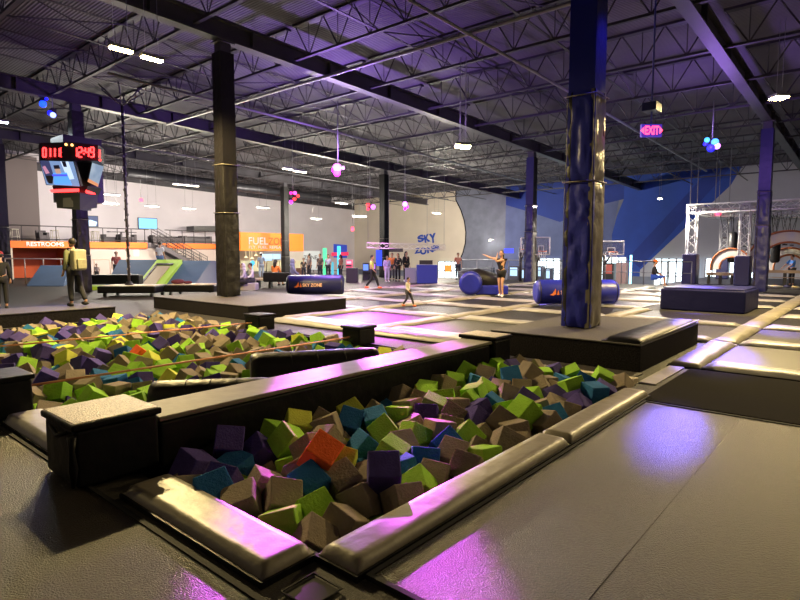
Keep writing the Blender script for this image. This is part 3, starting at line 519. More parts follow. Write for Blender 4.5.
# ------------------------------------------------------------------ foam cubes
# resting places of the cubes: x, y, z in mm, quaternion in hundredths, colour index
PILE=[2746,2483,110,11,-88,-37,-24,3,2197,2883,-13,27,7,-31,90,1,2616,2973,161,64,-11,-46,-59,4,1990,3012,-7,31,-19,-5,92,1,
2081,3770,19,17,-10,-60,-76,3,2577,2533,-59,5,-21,45,-85,1,2664,2816,-20,62,-27,56,-45,1,2439,2906,6,28,-67,67,7,2,
2426,3848,89,83,23,-28,41,3,2787,3553,77,68,-51,-22,-46,0,2043,2402,-75,38,2,38,-83,1,2024,2644,-47,4,41,88,-19,0,
1938,3254,19,51,-31,-34,-71,2,2606,3697,-1,39,-71,-56,7,3,2287,2661,-67,71,26,59,23,0,4760,2492,92,75,35,18,52,0,
2287,2402,-73,56,45,-26,-63,1,2357,3659,-50,98,6,-14,7,2,3589,3668,23,44,34,-82,1,2,3318,3220,-41,14,41,58,-68,2,
2275,7091,-3,58,8,65,-46,0,3664,3285,-7,40,-48,75,-15,0,3117,3848,67,17,24,48,81,5,3589,2503,-19,15,-50,0,-84,1,
1922,6323,-39,80,22,-6,54,1,3709,2999,6,63,-69,31,9,0,2731,2292,-41,27,57,-75,13,1,3218,2828,28,70,29,-63,-4,0,
2980,2363,-49,8,-40,-39,-82,0,4594,2638,-11,33,-20,-49,-77,1,4028,2669,-18,11,-57,-65,-48,0,4053,2292,2,37,11,85,-34,1,
2239,3129,-14,18,-48,9,84,1,2744,3217,92,17,60,71,-30,1,5958,2292,69,0,-26,-95,-7,2,2469,6596,-29,59,74,19,-22,0,
3926,2888,15,10,-19,-97,3,1,3385,2636,-30,36,72,-16,55,2,3224,2425,-82,94,10,-23,16,1,2098,3434,-20,64,59,45,-15,3,
2760,6659,-18,70,8,-69,9,1,3291,3644,52,20,-71,40,52,1,2447,8014,-5,10,53,-79,-26,3,3997,3415,29,83,-9,4,-52,0,
3467,2292,-34,60,-23,-37,66,1,4157,3204,33,82,-25,14,-47,3,4457,2847,-7,40,67,60,8,3,6157,3176,138,19,47,-81,-27,1,
1922,6135,-208,46,32,-18,-80,2,3769,3503,25,50,28,-73,34,2,4562,3848,32,15,92,-14,-30,1,4368,3073,20,86,18,36,28,1,
2661,7207,-18,30,48,-48,66,1,5403,3044,10,30,30,24,86,1,4466,2429,-30,11,88,43,-5,1,5180,3764,66,72,63,12,-24,1,
5810,3221,124,23,37,85,26,2,3442,2921,-3,71,-24,35,55,1,3051,3405,33,9,-71,64,-26,1,5959,2534,97,8,41,-88,18,0,
4393,3311,68,15,-14,80,-54,0,3759,2678,-7,38,81,42,-9,2,3058,9103,13,35,29,83,29,5,5086,3260,68,4,63,15,75,0,
2666,7669,-15,3,-68,25,-67,1,2861,3805,55,64,73,7,-15,0,3095,2625,-27,31,-35,52,-70,2,6828,2531,40,49,51,67,-19,0,
3185,8430,-34,57,58,-16,-55,3,2822,2994,33,64,-60,1,45,5,3011,9793,4,21,1,-93,25,3,4839,2292,-23,54,-77,-6,-31,1,
5838,3608,77,61,63,43,-18,1,4101,7560,-16,23,69,60,-30,0,1992,7092,-3,80,-3,34,-47,1,3583,9184,-21,18,-74,-62,7,3,
5798,3848,87,59,-5,-41,68,0,3712,2292,-32,0,66,-14,-73,0,6827,2911,34,10,-51,-33,-77,0,4719,2975,8,52,56,20,-60,3,
4229,3489,39,11,98,4,-2,1,3120,7506,-10,38,82,-27,-32,0,3444,7675,-33,35,-17,91,2,0,3792,3847,19,58,32,2,-74,5,
4421,7653,-26,58,-46,-39,-54,1,3602,6599,-7,25,-75,3,-59,1,5795,2670,-24,18,2,56,80,3,4333,8457,-24,57,-6,-57,58,1,
3607,7346,-50,28,-89,-28,-16,0,5585,2292,-18,86,34,20,-30,3,4082,6267,27,25,-95,-3,14,1,2852,10622,11,1,-44,84,-29,1,
5489,3821,28,60,40,66,-16,0,5897,2886,29,55,4,53,63,1,3212,7034,-33,9,0,-84,-52,3,6828,2292,-9,19,-28,79,49,1,
4631,9351,0,22,77,-43,-40,3,2855,2664,-13,50,16,-78,32,1,2555,3118,-26,66,14,-36,63,1,3918,3188,-14,77,9,53,-30,1,
3492,8264,-16,24,31,-86,-30,1,2489,8937,8,56,34,74,10,0,2701,3386,-78,90,-15,-8,-37,0,3151,8788,-43,17,-56,57,56,3,
6186,8445,3,52,52,-25,-61,0,2972,7203,-48,8,94,30,5,2,5302,8490,-1,26,-1,95,6,1,5299,2786,11,19,9,85,-45,3,
5701,3031,17,9,-90,-23,-32,1,4854,3193,32,65,-35,63,-16,0,4600,3187,31,0,-80,-58,9,1,4159,2954,-19,59,66,43,12,1,
3575,6952,-65,17,25,-76,56,5,5090,2342,-32,61,59,6,50,2,4703,3641,54,68,32,63,-15,0,3911,2468,-90,87,33,-31,16,1,
2739,8159,-33,30,36,-73,47,1,4788,7711,-49,34,-50,37,70,1,4721,3398,35,46,8,28,83,0,2509,9473,7,53,-29,-78,-10,3,
5326,3295,42,16,-43,-83,-30,0,4967,2978,11,14,5,-47,-86,2,4258,2683,-96,83,48,-24,2,1,5989,7703,-42,93,12,-20,-25,1,
2101,6158,-44,58,-2,-29,75,0,2669,5996,-17,94,-10,-12,-25,0,2879,7469,-22,33,70,40,47,2,3085,10200,11,48,-52,-69,-9,3,
3602,7860,-12,18,10,-43,87,1,6648,7583,27,1,50,77,-36,0,4934,7480,-28,30,-25,84,35,1,5341,2346,-27,94,-9,19,-23,1,
4614,10364,7,50,84,15,-3,1,3197,11744,20,5,-53,-79,-28,3,5509,2523,-40,47,79,-14,-35,1,4145,10492,8,5,-41,-90,-9,0,
3864,11644,8,62,53,-57,1,3,3924,8272,-28,2,29,-27,91,5,3420,3848,17,11,83,-41,-33,1,2402,8626,-33,7,74,-39,-52,1,
3007,10431,22,97,14,-4,-15,0,3476,9606,4,52,40,-74,1,0,3829,7662,-55,11,4,-47,-86,0,5230,8977,-15,33,-59,70,-16,1,
5430,11164,29,40,-87,-12,21,3,5337,8179,-16,13,31,91,-20,0,4485,3534,34,29,-52,-76,22,1,3214,12365,10,11,-32,54,76,3,
3863,8999,-15,6,-74,-41,-52,2,2967,6463,-32,3,-21,-93,26,1,5536,2840,-6,12,97,-2,16,0,3999,8785,0,36,-59,67,-23,4,
4613,8133,3,24,-88,-12,37,1,6756,3153,36,70,-19,9,67,3,3503,10328,19,71,-48,16,-47,1,3784,9874,-16,29,-28,90,-1,0,
4913,9417,10,40,-47,31,-71,3,4182,11275,5,32,22,82,-39,1,6572,8647,-10,60,-75,21,12,3,5554,3535,46,30,-50,27,76,2,
4843,2765,-5,45,-85,18,-15,0,6670,2706,-23,13,76,-51,-34,2,3879,6136,-9,24,60,30,-69,1,6326,6851,-14,20,-14,72,-63,3,
6505,3615,61,59,-25,67,-33,3,4142,9350,21,67,-10,69,-23,0,5561,3232,22,56,-1,-9,81,1,3695,8397,3,7,-20,0,-97,0,
5856,8508,-66,39,81,-10,-40,1,5823,10625,7,26,24,-92,11,3,2757,9221,-115,43,54,-12,70,1,5106,10051,17,53,27,64,-46,1,
6319,7679,-5,79,-2,39,-45,0,3878,9311,-4,17,-3,85,48,1,6574,3848,42,7,-1,-82,55,0,6647,5986,-60,4,-20,-94,-24,5,
3864,6438,-29,76,-60,20,0,0,4900,3785,44,43,-60,32,58,0,4142,12142,25,44,-62,30,56,3,5575,12287,14,45,-81,34,-7,0,
2531,3537,-169,5,18,49,-84,1,5787,2427,-41,15,91,21,30,3,2530,6884,-70,13,72,-35,-57,0,5892,8770,-3,31,-20,-69,-60,3,
6474,3152,34,24,69,24,-62,0,6406,9227,4,16,68,35,-61,0,4553,8676,-22,11,45,-13,86,0,5195,11225,0,9,88,18,-40,1,
4252,7163,-71,97,-18,7,-6,3,2325,9217,-48,58,-7,-4,-80,3,4117,6684,-45,97,16,3,8,0,4254,10965,4,37,-14,91,0,1,
5214,2555,-16,68,4,-64,32,1,4853,8790,2,29,-51,76,-24,0,6450,2865,-11,83,17,2,51,2,2717,6320,-74,89,-22,3,37,0,
3021,6828,-59,41,61,0,66,2,5304,12331,29,31,12,88,-30,1,4416,6738,-12,39,41,76,-29,2,5525,8334,-37,44,-28,-67,-50,1,
3637,6048,-11,11,-74,-51,-40,3,4445,11753,25,90,-8,36,17,1,4243,13754,37,86,-20,-38,25,3,3958,3656,11,77,28,17,53,1,
6066,7306,-47,11,32,36,86,1,6304,2317,7,65,1,63,39,3,2355,8221,-95,34,-9,-33,87,1,3853,6684,-34,85,-4,-47,-18,1,
4181,3748,-44,23,-22,6,93,2,5787,9044,21,53,-76,-7,-33,3,6256,3605,44,70,-51,-6,48,0,6753,3396,51,39,-90,-2,11,1,
4192,9003,-31,26,-47,-81,-21,0,5270,7478,-30,93,-13,-5,30,1,5560,8966,-22,83,-52,-15,-4,1,4776,10052,-52,47,29,73,-38,0,
4846,11892,-8,39,84,-26,-23,0,4177,6050,-31,56,-71,-2,41,0,6057,10196,20,6,77,-58,24,1,5015,3509,-19,51,23,-71,-41,1,
6001,11589,34,4,-69,-64,30,3,6659,7246,-32,8,50,-58,62,1,1922,3606,-70,37,-48,68,39,1,1922,6507,-205,25,-92,-18,18,1,
5356,9443,-2,6,-37,-53,-74,1,4006,12439,-9,73,2,65,-15,5,6423,11355,-9,8,58,78,-18,1,3774,10756,30,77,49,-37,5,1,
6828,8669,-45,10,43,-36,81,3,4096,12966,-22,40,60,-26,-62,1,3284,9020,-24,89,-13,31,-27,1,6800,3678,56,80,21,39,38,1,
6449,7364,-68,66,64,6,-37,2,6289,8711,7,44,71,-49,21,2,6828,10792,-52,33,74,31,-47,0,6687,5672,-11,6,89,-34,26,1,
6685,11122,-22,43,58,-60,32,1,3251,10438,24,68,-42,-39,-44,0,4657,7319,-114,65,-50,2,-55,1,3317,9857,1,48,-51,-54,45,5,
3340,12157,38,26,-49,-16,80,1,5040,10338,-17,3,73,2,-67,3,4967,8170,-80,66,-18,42,-58,1,3198,9642,-34,46,-43,-72,25,1,
5128,9559,8,64,-52,-24,-50,1,2373,9695,8,33,-60,-33,-64,1,6047,9676,-25,65,-36,34,56,0,6448,12806,4,40,-88,-23,1,1,
5794,9649,-12,85,1,-37,-36,3,6243,2993,1,1,88,45,-3,1,4825,13125,34,50,62,-20,-55,3,6828,7419,12,73,-24,62,8,1,
6828,10214,-30,10,-64,69,-29,1,4751,12699,15,49,67,-33,-44,0,6690,12818,31,1,-90,-18,-38,1,4900,11430,-13,61,-47,8,62,1,
3981,9533,6,47,8,80,34,5,6227,8122,-56,0,-84,-52,-4,0,5333,13686,26,32,26,-32,84,3,2835,11159,-87,73,-28,-3,-60,2,
2907,6145,-17,63,76,4,8,0,3948,7046,-63,22,29,76,-53,3,6648,6906,-47,27,79,4,52,0,1925,6739,-129,88,-17,-15,-39,0,
5624,6836,-5,27,-22,83,41,1,5580,10238,-55,26,52,-79,11,1,3757,12601,-30,11,32,37,86,0,3286,9358,-19,39,90,-7,7,1,
6442,7892,-6,17,26,87,36,5,3362,10930,16,37,26,-79,-39,1,6130,10433,2,25,65,19,68,3,4807,10583,5,59,66,-26,-36,0,
2198,8437,-35,22,-83,-42,-26,1,3104,10917,22,39,-12,51,-74,1,5660,11086,-8,27,-60,39,-62,5,3651,12069,-32,74,2,-8,-66,5,
6004,12394,22,81,-16,-53,9,1,3113,7788,-34,57,-70,40,-4,1,4528,12557,-27,68,39,43,42,3,5574,9346,-57,49,-19,41,73,1,
6114,2787,-20,59,56,-49,27,1,2930,11385,-43,10,10,-78,-60,1,4422,11201,31,1,-53,-54,63,0,3637,12808,19,2,31,-30,-89,2,
4555,7858,-25,72,8,50,-45,0,4309,10704,15,69,-42,57,9,2,6019,3434,49,26,-14,34,88,0,5136,7041,-9,2,-20,-94,23,1,
4682,6784,-6,32,15,-89,-24,0,4627,11082,-25,42,-76,7,46,2,6271,9769,7,47,-57,60,27,1,5787,13828,3,42,-24,75,-43,5,
3516,12395,28,2,88,44,-10,0,4279,13191,0,85,24,-43,11,3,4075,9759,4,73,-21,-35,-52,1,5810,13306,23,35,-32,87,-5,3,
5506,10655,-2,71,9,-68,8,1,6298,7077,-101,64,-52,-34,-43,0,6729,9640,0,61,75,-15,-17,0,4985,12630,25,90,-25,12,-30,0,
4932,12346,29,28,52,-29,74,1,6241,3848,32,21,39,-88,-11,0,3191,11145,9,89,31,-7,30,1,3421,3666,-153,35,-5,92,-2,1,
4689,8364,-18,16,-13,-20,95,1,6828,12619,3,41,-68,-35,48,1,3433,11171,20,51,-78,19,-28,2,5323,13025,-10,67,27,9,67,1,
4595,10695,-38,40,20,70,-53,2,5498,11676,24,15,83,-7,-51,0,4595,6556,-8,34,-90,-11,20,1,6226,6566,-28,30,-6,83,45,2,
6679,11588,-10,50,40,11,75,1,4398,13482,-23,1,20,39,89,1,4424,12860,-27,25,-5,-89,-36,1,3779,10471,-38,11,-26,-95,8,0,
4855,8543,-36,17,14,58,77,0,6705,11829,20,40,-70,40,-41,1,3755,13027,26,4,70,20,-68,1,4189,7807,-55,32,-91,10,17,2,
2886,9436,-134,37,-37,74,40,3,3324,10170,-29,65,35,62,-23,2,5784,11737,8,75,25,57,-19,1,5994,9917,-5,42,-38,-80,12,0,
6661,9284,-10,64,33,42,53,1,5510,7298,-58,89,18,12,37,2,2863,9014,-190,57,11,50,62,2,6239,13451,-17,66,-54,-36,-35,3,
5384,10438,-24,56,50,-64,-3,1,6395,9510,-51,95,-10,25,0,3,4700,12148,-11,22,-64,52,50,3,6703,13704,10,3,84,-21,-49,1,
2830,10388,-140,49,-31,-27,-76,3,6138,11398,-35,82,-14,-23,49,0,3418,6156,-32,29,-77,-23,51,3,4961,11129,-22,57,7,-43,-68,5,
4352,9240,-37,79,-37,8,47,2,6034,8176,-195,66,48,-10,55,1,6187,6314,-24,31,10,90,24,2,3536,6369,-58,17,-60,55,-54,0,
4234,10044,-19,40,74,-26,-46,5,5985,10873,20,32,-37,-86,7,5,6656,12123,-17,48,-5,30,81,1,6657,8123,-38,40,-40,-80,14,0,
6332,11930,-23,20,-93,-14,-24,2,2342,6967,-202,74,-21,-40,47,3,3916,13206,-12,89,-29,5,-31,1,2563,8345,-61,9,-81,-5,-56,0,
3107,3095,-194,29,82,-43,19,2,6371,13828,-38,49,-43,74,-12,1,5777,12560,5,9,82,4,55,1,4170,8630,-80,7,30,9,94,0,
3776,3672,-150,64,49,-40,41,0,6463,13050,-2,41,-68,-51,-31,1,6044,8420,-194,53,-14,-34,76,0,5825,8303,-194,16,6,-47,-85,1,
5588,13067,-13,51,-18,57,61,2,5526,12525,-1,36,6,-91,15,1,1922,5891,-209,31,93,-11,-3,2,5600,8165,-195,5,30,24,-91,1,
6436,11603,6,20,79,-24,51,1,4969,2556,-16,15,24,68,-66,0,5511,13380,-40,21,-9,46,84,1,6016,9153,-10,45,-75,-22,-42,1,
3638,11477,-96,29,-77,54,-13,2,2296,7763,-198,79,-3,-34,49,1,4327,12332,-101,9,86,43,21,3,5952,12939,-23,11,12,-22,95,1,
4971,9092,-61,35,-5,-66,-65,1,5778,3401,-38,51,59,-58,19,3,4938,12895,29,14,48,37,-77,0,3297,13654,-26,41,-22,66,-57,1,
2336,6004,-52,49,-21,-51,66,3,4276,2292,-96,89,-10,42,-2,1,6428,6285,-42,18,-28,-92,17,0,3830,7274,-118,72,46,39,32,0,
5895,11390,-58,53,17,48,67,1,5069,12050,-35,85,11,39,-30,0,3617,3481,-164,27,-8,-12,94,1,5820,8059,-196,37,15,-88,22,1,
6200,10677,-28,26,-10,-74,59,1,5700,12823,5,9,84,7,51,3,3507,13158,-62,79,29,11,50,1,2305,3439,-177,20,47,-82,-21,0,
2939,10174,-183,45,73,25,43,0,5179,8133,-195,37,43,0,-81,1,2553,7088,-202,0,29,80,-51,1,5979,3116,-17,31,-40,18,83,1,
6176,7722,-198,64,18,25,-69,0,5867,7095,-84,11,44,-65,-59,3,4627,9020,-85,72,24,55,-32,5,6547,8940,-53,20,-81,-51,-17,3,
3381,3416,-170,1,90,26,-32,5,2501,3295,-185,62,-40,32,-58,1,3719,9298,-188,39,-26,-42,77,3,3431,7271,-201,25,-60,-26,70,2,
2558,7332,-200,3,74,-20,-62,1,5832,12035,-32,43,56,-3,69,1,5292,8805,-191,33,3,-85,38,3,3085,12852,-1,86,39,29,1,1,
6632,13389,-27,25,0,95,15,2,3703,9055,-190,12,-42,85,-24,0,6166,9432,-23,61,51,-47,37,1,5346,10073,-19,2,93,-19,-26,1,
6828,9971,-57,39,-42,41,-70,1,5856,7572,-199,85,-40,-29,5,1,3346,11926,-47,63,-4,56,51,3,3618,5800,-11,15,78,-15,-58,1,
2715,11503,20,6,-66,-73,-1,2,6688,8534,-193,79,-52,29,0,1,3572,10834,-81,4,-15,-12,-97,1,3052,12334,-170,61,11,67,39,2,
4837,13828,-161,6,-74,42,-50,5,2661,10907,-179,24,-69,-66,-11,0,6828,7941,-197,10,39,85,30,1,6486,6545,-93,88,-28,0,-37,1,
2117,8072,-44,23,17,-16,-93,2,2324,6423,-163,77,-21,56,-19,0,5817,9358,-68,22,59,75,-10,0,6296,7935,-197,27,-44,-20,-82,0,
3974,11859,-27,76,3,62,-13,2,6629,10731,-180,88,24,30,25,2,6581,13828,-161,35,-85,-31,-19,2,2576,2713,-223,38,91,6,-5,1,
4600,8508,-193,29,79,17,48,1,2718,7517,-199,51,38,-74,16,1,4370,9051,-190,37,-41,-71,-41,1,2903,12254,5,3,13,51,84,2,
6349,12409,-114,65,-1,65,36,3,6452,8487,-152,43,32,-23,-80,5,1922,3838,-153,94,-24,-12,-16,1,6426,8141,-195,33,-37,19,83,0,
5087,6803,-25,23,-66,-61,35,1,3347,2292,-246,61,29,55,48,0,3835,2292,-242,63,-15,74,-14,1,6232,2292,-225,39,54,71,-17,1,
6160,3469,-147,71,51,14,45,3,5412,3209,-169,14,86,46,-11,1,5933,3557,-142,53,22,-81,3,0,6641,3687,-129,66,63,38,10,3,
4567,3680,-144,12,-52,1,-84,1,4098,2551,-223,3,23,-62,-73,0,5220,2292,-232,1,-9,98,7,0,2726,3171,-191,92,9,33,10,1,
6617,3166,-164,14,-62,73,-21,1,4864,3382,-162,47,-29,65,-49,2,3171,2860,-209,52,-18,71,-41,1,2136,3263,-190,85,48,6,-13,2,
2923,3420,-174,46,-44,-75,-11,1,5708,2292,-228,72,-64,-23,-2,1,6181,3190,-165,50,42,28,69,1,4969,2710,-206,22,71,65,9,0,
5712,3205,-168,27,35,87,-18,3,4068,3300,-173,15,85,38,-30,0,4963,2292,-234,58,-53,-51,-33,2,4079,2292,-240,16,-88,-41,6,1,
2166,2292,-254,6,56,56,-59,2,6496,2711,-195,95,-9,18,-21,1,2859,2292,-249,70,16,42,53,1,5935,2774,-195,72,30,60,-15,0,
4487,3144,-181,14,-64,-29,68,2,6285,2832,-188,38,59,-7,-70,1,4475,2292,-237,48,0,-85,-17,1,3885,2675,-216,46,-10,-44,-75,1,
4094,3542,-157,73,-1,15,65,1,5464,2714,-202,75,46,-47,-1,1,3343,3033,-196,11,-36,30,86,3,2146,3623,-166,31,47,-81,-4,1,
3751,3143,-186,7,16,-28,-93,3,5445,3650,-140,14,40,-60,66,3,6708,2292,-221,50,3,67,53,1,2166,2535,-238,22,42,1,87,1,
2634,2386,-245,49,-18,68,-50,0,2781,2581,-230,22,86,12,42,1,4967,3132,-178,41,21,31,-82,3,4716,2715,-207,8,9,93,32,1,
2388,3079,-200,27,-31,2,90,0,2410,2292,-252,35,-27,2,-89,0,3407,2798,-211,33,-61,53,47,1,6828,3044,-170,59,-47,35,53,1,
3017,2520,-233,48,-14,-38,77,1,5679,2565,-211,58,-60,-53,0,1,6470,2292,-171,36,84,-34,16,1,4842,3625,-146,15,-87,43,-12,0,
3643,2736,-214,24,-17,94,11,3,5564,3399,-156,3,36,80,45,1,3713,2503,-229,13,85,-38,-32,1,3515,3206,-183,37,20,-86,27,0,
3591,2292,-244,60,-71,-2,-35,1,2888,2989,-202,50,40,74,14,0,2765,3606,-162,57,25,-72,27,1,4719,2292,-236,63,-53,45,32,0,
5342,2503,-217,98,10,-5,10,3,5091,2499,-219,13,-21,17,94,1,4578,3421,-161,25,-49,82,-9,0,6362,2507,-209,60,-12,-54,-56,0,
3238,3827,-144,85,25,-1,43,1,4013,3049,-190,66,71,14,9,1,4743,3848,-132,35,-9,-71,-59,5,5464,2292,-230,72,-4,-55,39,5,
4728,3179,-176,51,14,-83,-8,2,3835,3372,-170,49,-56,34,56,1,6617,2922,-180,11,-28,-95,0,0,5689,2808,-194,65,25,-44,-55,1,
5182,3637,-143,3,15,74,-64,1,2130,2776,-222,29,-15,87,-34,0,3607,3848,-140,44,17,85,-17,0,6396,3530,-141,89,24,-33,14,2,
4384,3848,-134,17,-47,-24,82,1,4314,2898,-198,5,-79,-59,8,1,3152,3334,-178,11,72,56,37,3,6406,3044,-173,46,-20,-1,-85,0,
4334,2491,-225,15,25,-93,-17,1,2604,2961,-206,62,-62,-46,-5,1,5693,3605,-141,16,40,-59,66,5,4338,3595,-152,5,-86,-45,20,2,
5091,2920,-191,7,25,46,83,1,4472,2712,-209,63,6,-75,11,1,5303,3848,-128,50,-9,75,41,1,1922,3147,-199,95,19,-21,-2,1,
6828,2557,-203,65,6,-74,-3,0,1922,2292,-256,56,-68,44,11,2,3469,2503,-231,39,-60,-2,-68,1,5560,3015,-181,92,-14,15,-31,2,
4243,3131,-183,37,43,56,-58,0,2410,2535,-236,27,50,50,-64,2,2366,2837,-216,83,-44,29,9,1,5059,3848,-129,5,20,-8,96,2,
5103,3334,-163,31,90,18,19,1,5335,2920,-189,0,56,4,-81,1,3579,2971,-199,75,57,-14,28,1,6612,3416,-147,61,13,19,-75,1,
5972,3315,-158,6,-26,-51,-81,3,2952,2754,-218,3,-25,-8,95,1,6828,3531,-138,19,-39,83,33,0,6150,2629,-203,21,4,-50,-83,1,
1922,2903,-215,61,-51,-28,51,1,6405,3287,-157,67,20,-70,-5,1,2995,3848,-144,33,-8,-91,-20,5,6828,2800,-183,52,62,-30,49,1,
3238,2623,-224,93,-3,12,-31,3,2484,3848,-148,39,45,6,-79,0,5323,3439,-155,30,17,88,-29,1,4841,2503,-221,40,42,-45,-66,1,
6412,3773,-125,17,81,-32,45,1,5677,3848,-125,24,-33,84,33,0,3815,2908,-201,40,-46,-66,-42,5,4592,2924,-194,44,73,28,-43,0,
6828,3288,-154,37,7,-44,-80,1,4085,2815,-205,76,-5,25,-58,0,3195,3574,-161,16,-59,-31,72,2,6600,2496,-142,71,32,-58,20,1,
2240,3848,-150,69,-58,36,-20,1,5197,3119,-97,50,42,-74,5,2,5213,2710,-204,3,39,84,-35,2,5927,2531,-211,48,-52,-49,-49,3,
4345,3352,-168,26,34,89,9,2,6123,3710,-131,5,26,-12,-95,3,2931,3202,-63,87,40,-12,22,0,4597,2503,-222,84,39,9,-34,1,
1922,2535,-240,62,-18,-6,-75,0,6828,3848,-117,25,-63,-45,-56,1,3103,2292,-247,75,-51,-38,-10,0,5976,2292,-227,40,-38,77,29,1,
4847,2920,-193,6,-31,92,-21,2,6082,2968,-181,19,50,0,-84,1,2731,3848,-146,55,36,-73,-10,1,5921,3848,-123,37,-20,88,-17,1,
5840,2998,-180,27,83,18,42,0,2136,3019,-206,40,-72,23,-50,1,2982,3623,-52,43,-59,59,-30,3,6321,2658,-22,33,-26,79,42,3,
6278,3362,38,57,-24,-23,74,0,3979,3848,-137,34,-47,-79,10,1,6103,2430,-70,51,-17,-80,20,1,1922,3390,-183,54,26,6,-78,3,
6612,6722,-204,33,-76,-9,53,1,5439,12373,-170,37,13,-55,-72,1,4507,5821,-209,29,-85,28,31,0,4254,8830,-191,25,18,-81,-48,1,
6120,13298,-164,34,-22,-38,-82,1,4709,13620,-162,43,74,-47,-14,1,3795,12800,-167,38,8,82,39,0,5806,5511,-211,4,-8,37,-91,0,
4518,12121,-171,77,-48,-36,19,1,6828,13584,-162,58,55,46,-36,2,2524,9216,-189,65,43,-6,-61,1,5432,13179,-165,41,54,-62,38,2,
2977,5764,-210,40,4,-89,-13,1,2533,12884,-167,24,76,22,-54,3,4459,13202,-165,14,-71,-4,-68,0,4925,10477,-181,10,-48,-38,-77,5,
6582,7953,-197,92,27,-6,-23,5,6828,10584,-181,17,-88,-28,31,3,6216,9606,-186,18,1,-97,-12,1,2142,10932,-178,18,54,73,36,1,
5864,13665,-162,28,-79,21,47,1,6255,7296,-200,44,-24,-77,37,2,6246,10261,-183,25,30,91,8,1,3347,9524,-187,61,63,-26,38,1,
2802,5332,-212,0,-41,86,25,1,5074,8913,-191,46,-47,-9,73,1,3215,6859,-203,21,24,-80,50,3,3710,11697,-174,65,4,-60,-43,5,
5382,9270,-189,4,-71,-18,-66,1,5851,9149,-189,5,-67,-49,-53,2,5108,6388,-206,60,32,3,72,0,4119,9907,-185,70,41,-11,55,1,
4260,4998,-214,88,3,-43,-13,0,2489,10476,-181,12,73,-44,-49,1,4187,5231,-213,87,-32,-29,21,1,2989,9222,-189,45,-46,-50,-57,0,
5413,11563,-175,10,-27,47,82,1,5339,8346,-194,38,18,64,62,1,3008,9641,-186,65,-56,-39,-32,3,6640,9119,-189,33,86,33,12,1,
5063,11331,-176,9,0,-7,98,1,3227,5438,-212,43,-47,47,59,2,3335,8850,-191,54,49,62,-26,1,1922,7215,-201,22,40,-61,63,1,
3008,8378,-194,36,-36,63,57,3,4520,8027,-196,45,-32,-57,-59,0,2760,5876,-209,58,30,-26,-70,1,4166,9187,-189,92,-9,5,35,1,
4072,6338,-206,7,52,39,-74,1,2247,9617,-186,30,11,77,-54,1,6828,11001,-178,55,-79,15,16,3,3454,12106,-171,48,26,-76,-32,5,
5791,11204,-177,37,-61,-68,-10,2,6132,12314,-170,5,-66,54,-50,3,2328,5818,-209,1,20,-92,-30,3,6828,9519,-187,30,49,79,-17,3,
4975,10005,-184,27,-26,51,-76,3,5665,6701,-204,11,89,21,-37,5,3394,9995,-184,63,45,-50,-35,1,2137,9362,-188,63,-54,-11,53,1,
3921,9765,-186,93,11,-10,-31,1,5905,13182,-165,6,-12,-42,-89,0,6715,10368,-182,67,-3,-59,-43,0,4945,6717,-204,51,34,-2,-78,1,
4188,11114,-177,85,-45,-4,22,3,1966,8961,-190,5,-55,14,81,1,2924,6298,-207,82,-20,50,-12,1,5984,10083,-184,24,-20,31,-89,1,
2811,7742,-198,24,4,-85,-43,0,2348,12529,-169,51,-71,47,0,0,5198,9431,-188,70,12,15,-67,0,2560,8133,-195,50,13,-45,71,1,
2923,13765,-161,60,-31,-52,50,1,1922,5097,-214,10,-90,-6,40,1,3203,4702,-216,64,22,-65,-31,1,3292,13212,-165,6,67,27,-67,1,
3836,8428,-194,56,-48,-1,-66,0,3498,7505,-199,29,49,-32,74,1,2085,7885,-197,67,17,21,67,2,6504,9341,-188,18,89,-37,-14,0,
2143,5544,-211,27,-28,-82,40,1,3243,12770,-167,5,8,95,28,0,3444,7856,-197,74,20,52,35,1,6586,12918,-166,69,-69,-16,-4,0,
6828,4711,-216,69,65,-30,1,2,4595,12745,-167,87,-34,14,31,3,4434,11076,-178,64,-35,66,-11,2,2597,11655,-174,71,19,-38,54,1,
3679,9733,-186,83,-18,21,-47,0,3293,11266,-176,32,-39,-85,-11,1,2562,6455,-206,17,-97,-10,1,1,4080,8433,-194,42,23,-28,82,0,
4666,10510,-181,69,-59,2,39,0,3727,13184,-165,18,-11,-72,-64,3,4803,5721,-210,74,65,-4,-11,1,2099,6340,-206,5,-4,-68,-72,3,
3682,6718,-204,31,33,-67,57,0,3467,6551,-205,60,-37,57,-40,1,3356,8361,-194,19,62,-46,59,2,4176,10643,-180,91,-14,-4,-37,1,
6309,6421,-206,11,83,-1,53,0,5181,4890,-215,11,-6,87,-45,1,2511,12089,-171,58,30,-68,30,1,5522,10039,-184,14,58,-59,-53,3,
5448,7106,-202,14,-48,-69,51,1,4032,5420,-212,30,63,11,70,1,6277,11254,-176,13,-40,-86,26,1,6329,7532,-199,3,-77,57,-24,1,
5548,11222,-177,25,-27,91,-16,5,5537,12884,-167,12,-19,88,-41,0,5968,5328,-212,73,56,17,-34,1,5353,5063,-214,16,-81,23,49,3,
3344,11717,-174,56,-32,57,49,0,3403,13828,-161,45,67,-51,25,1,1930,11559,-175,13,-51,-75,37,2,5875,11603,-174,26,66,35,60,1,
4235,13367,-164,66,-9,-68,28,1,3773,13619,-162,28,12,60,-72,1,3741,7486,-199,80,55,22,0,1,2085,4652,-217,76,-38,36,36,1,
5200,13607,-162,39,-33,50,-68,0,6272,12114,-171,50,45,40,-60,1,4903,12755,-167,55,-15,-81,-10,2,4948,13195,-165,22,-26,41,84,1,
5013,6953,-203,12,-39,-77,47,3,3379,12357,-170,25,-16,28,90,0,4624,6417,-206,7,30,36,87,3,4559,12362,-170,5,-61,44,64,2,
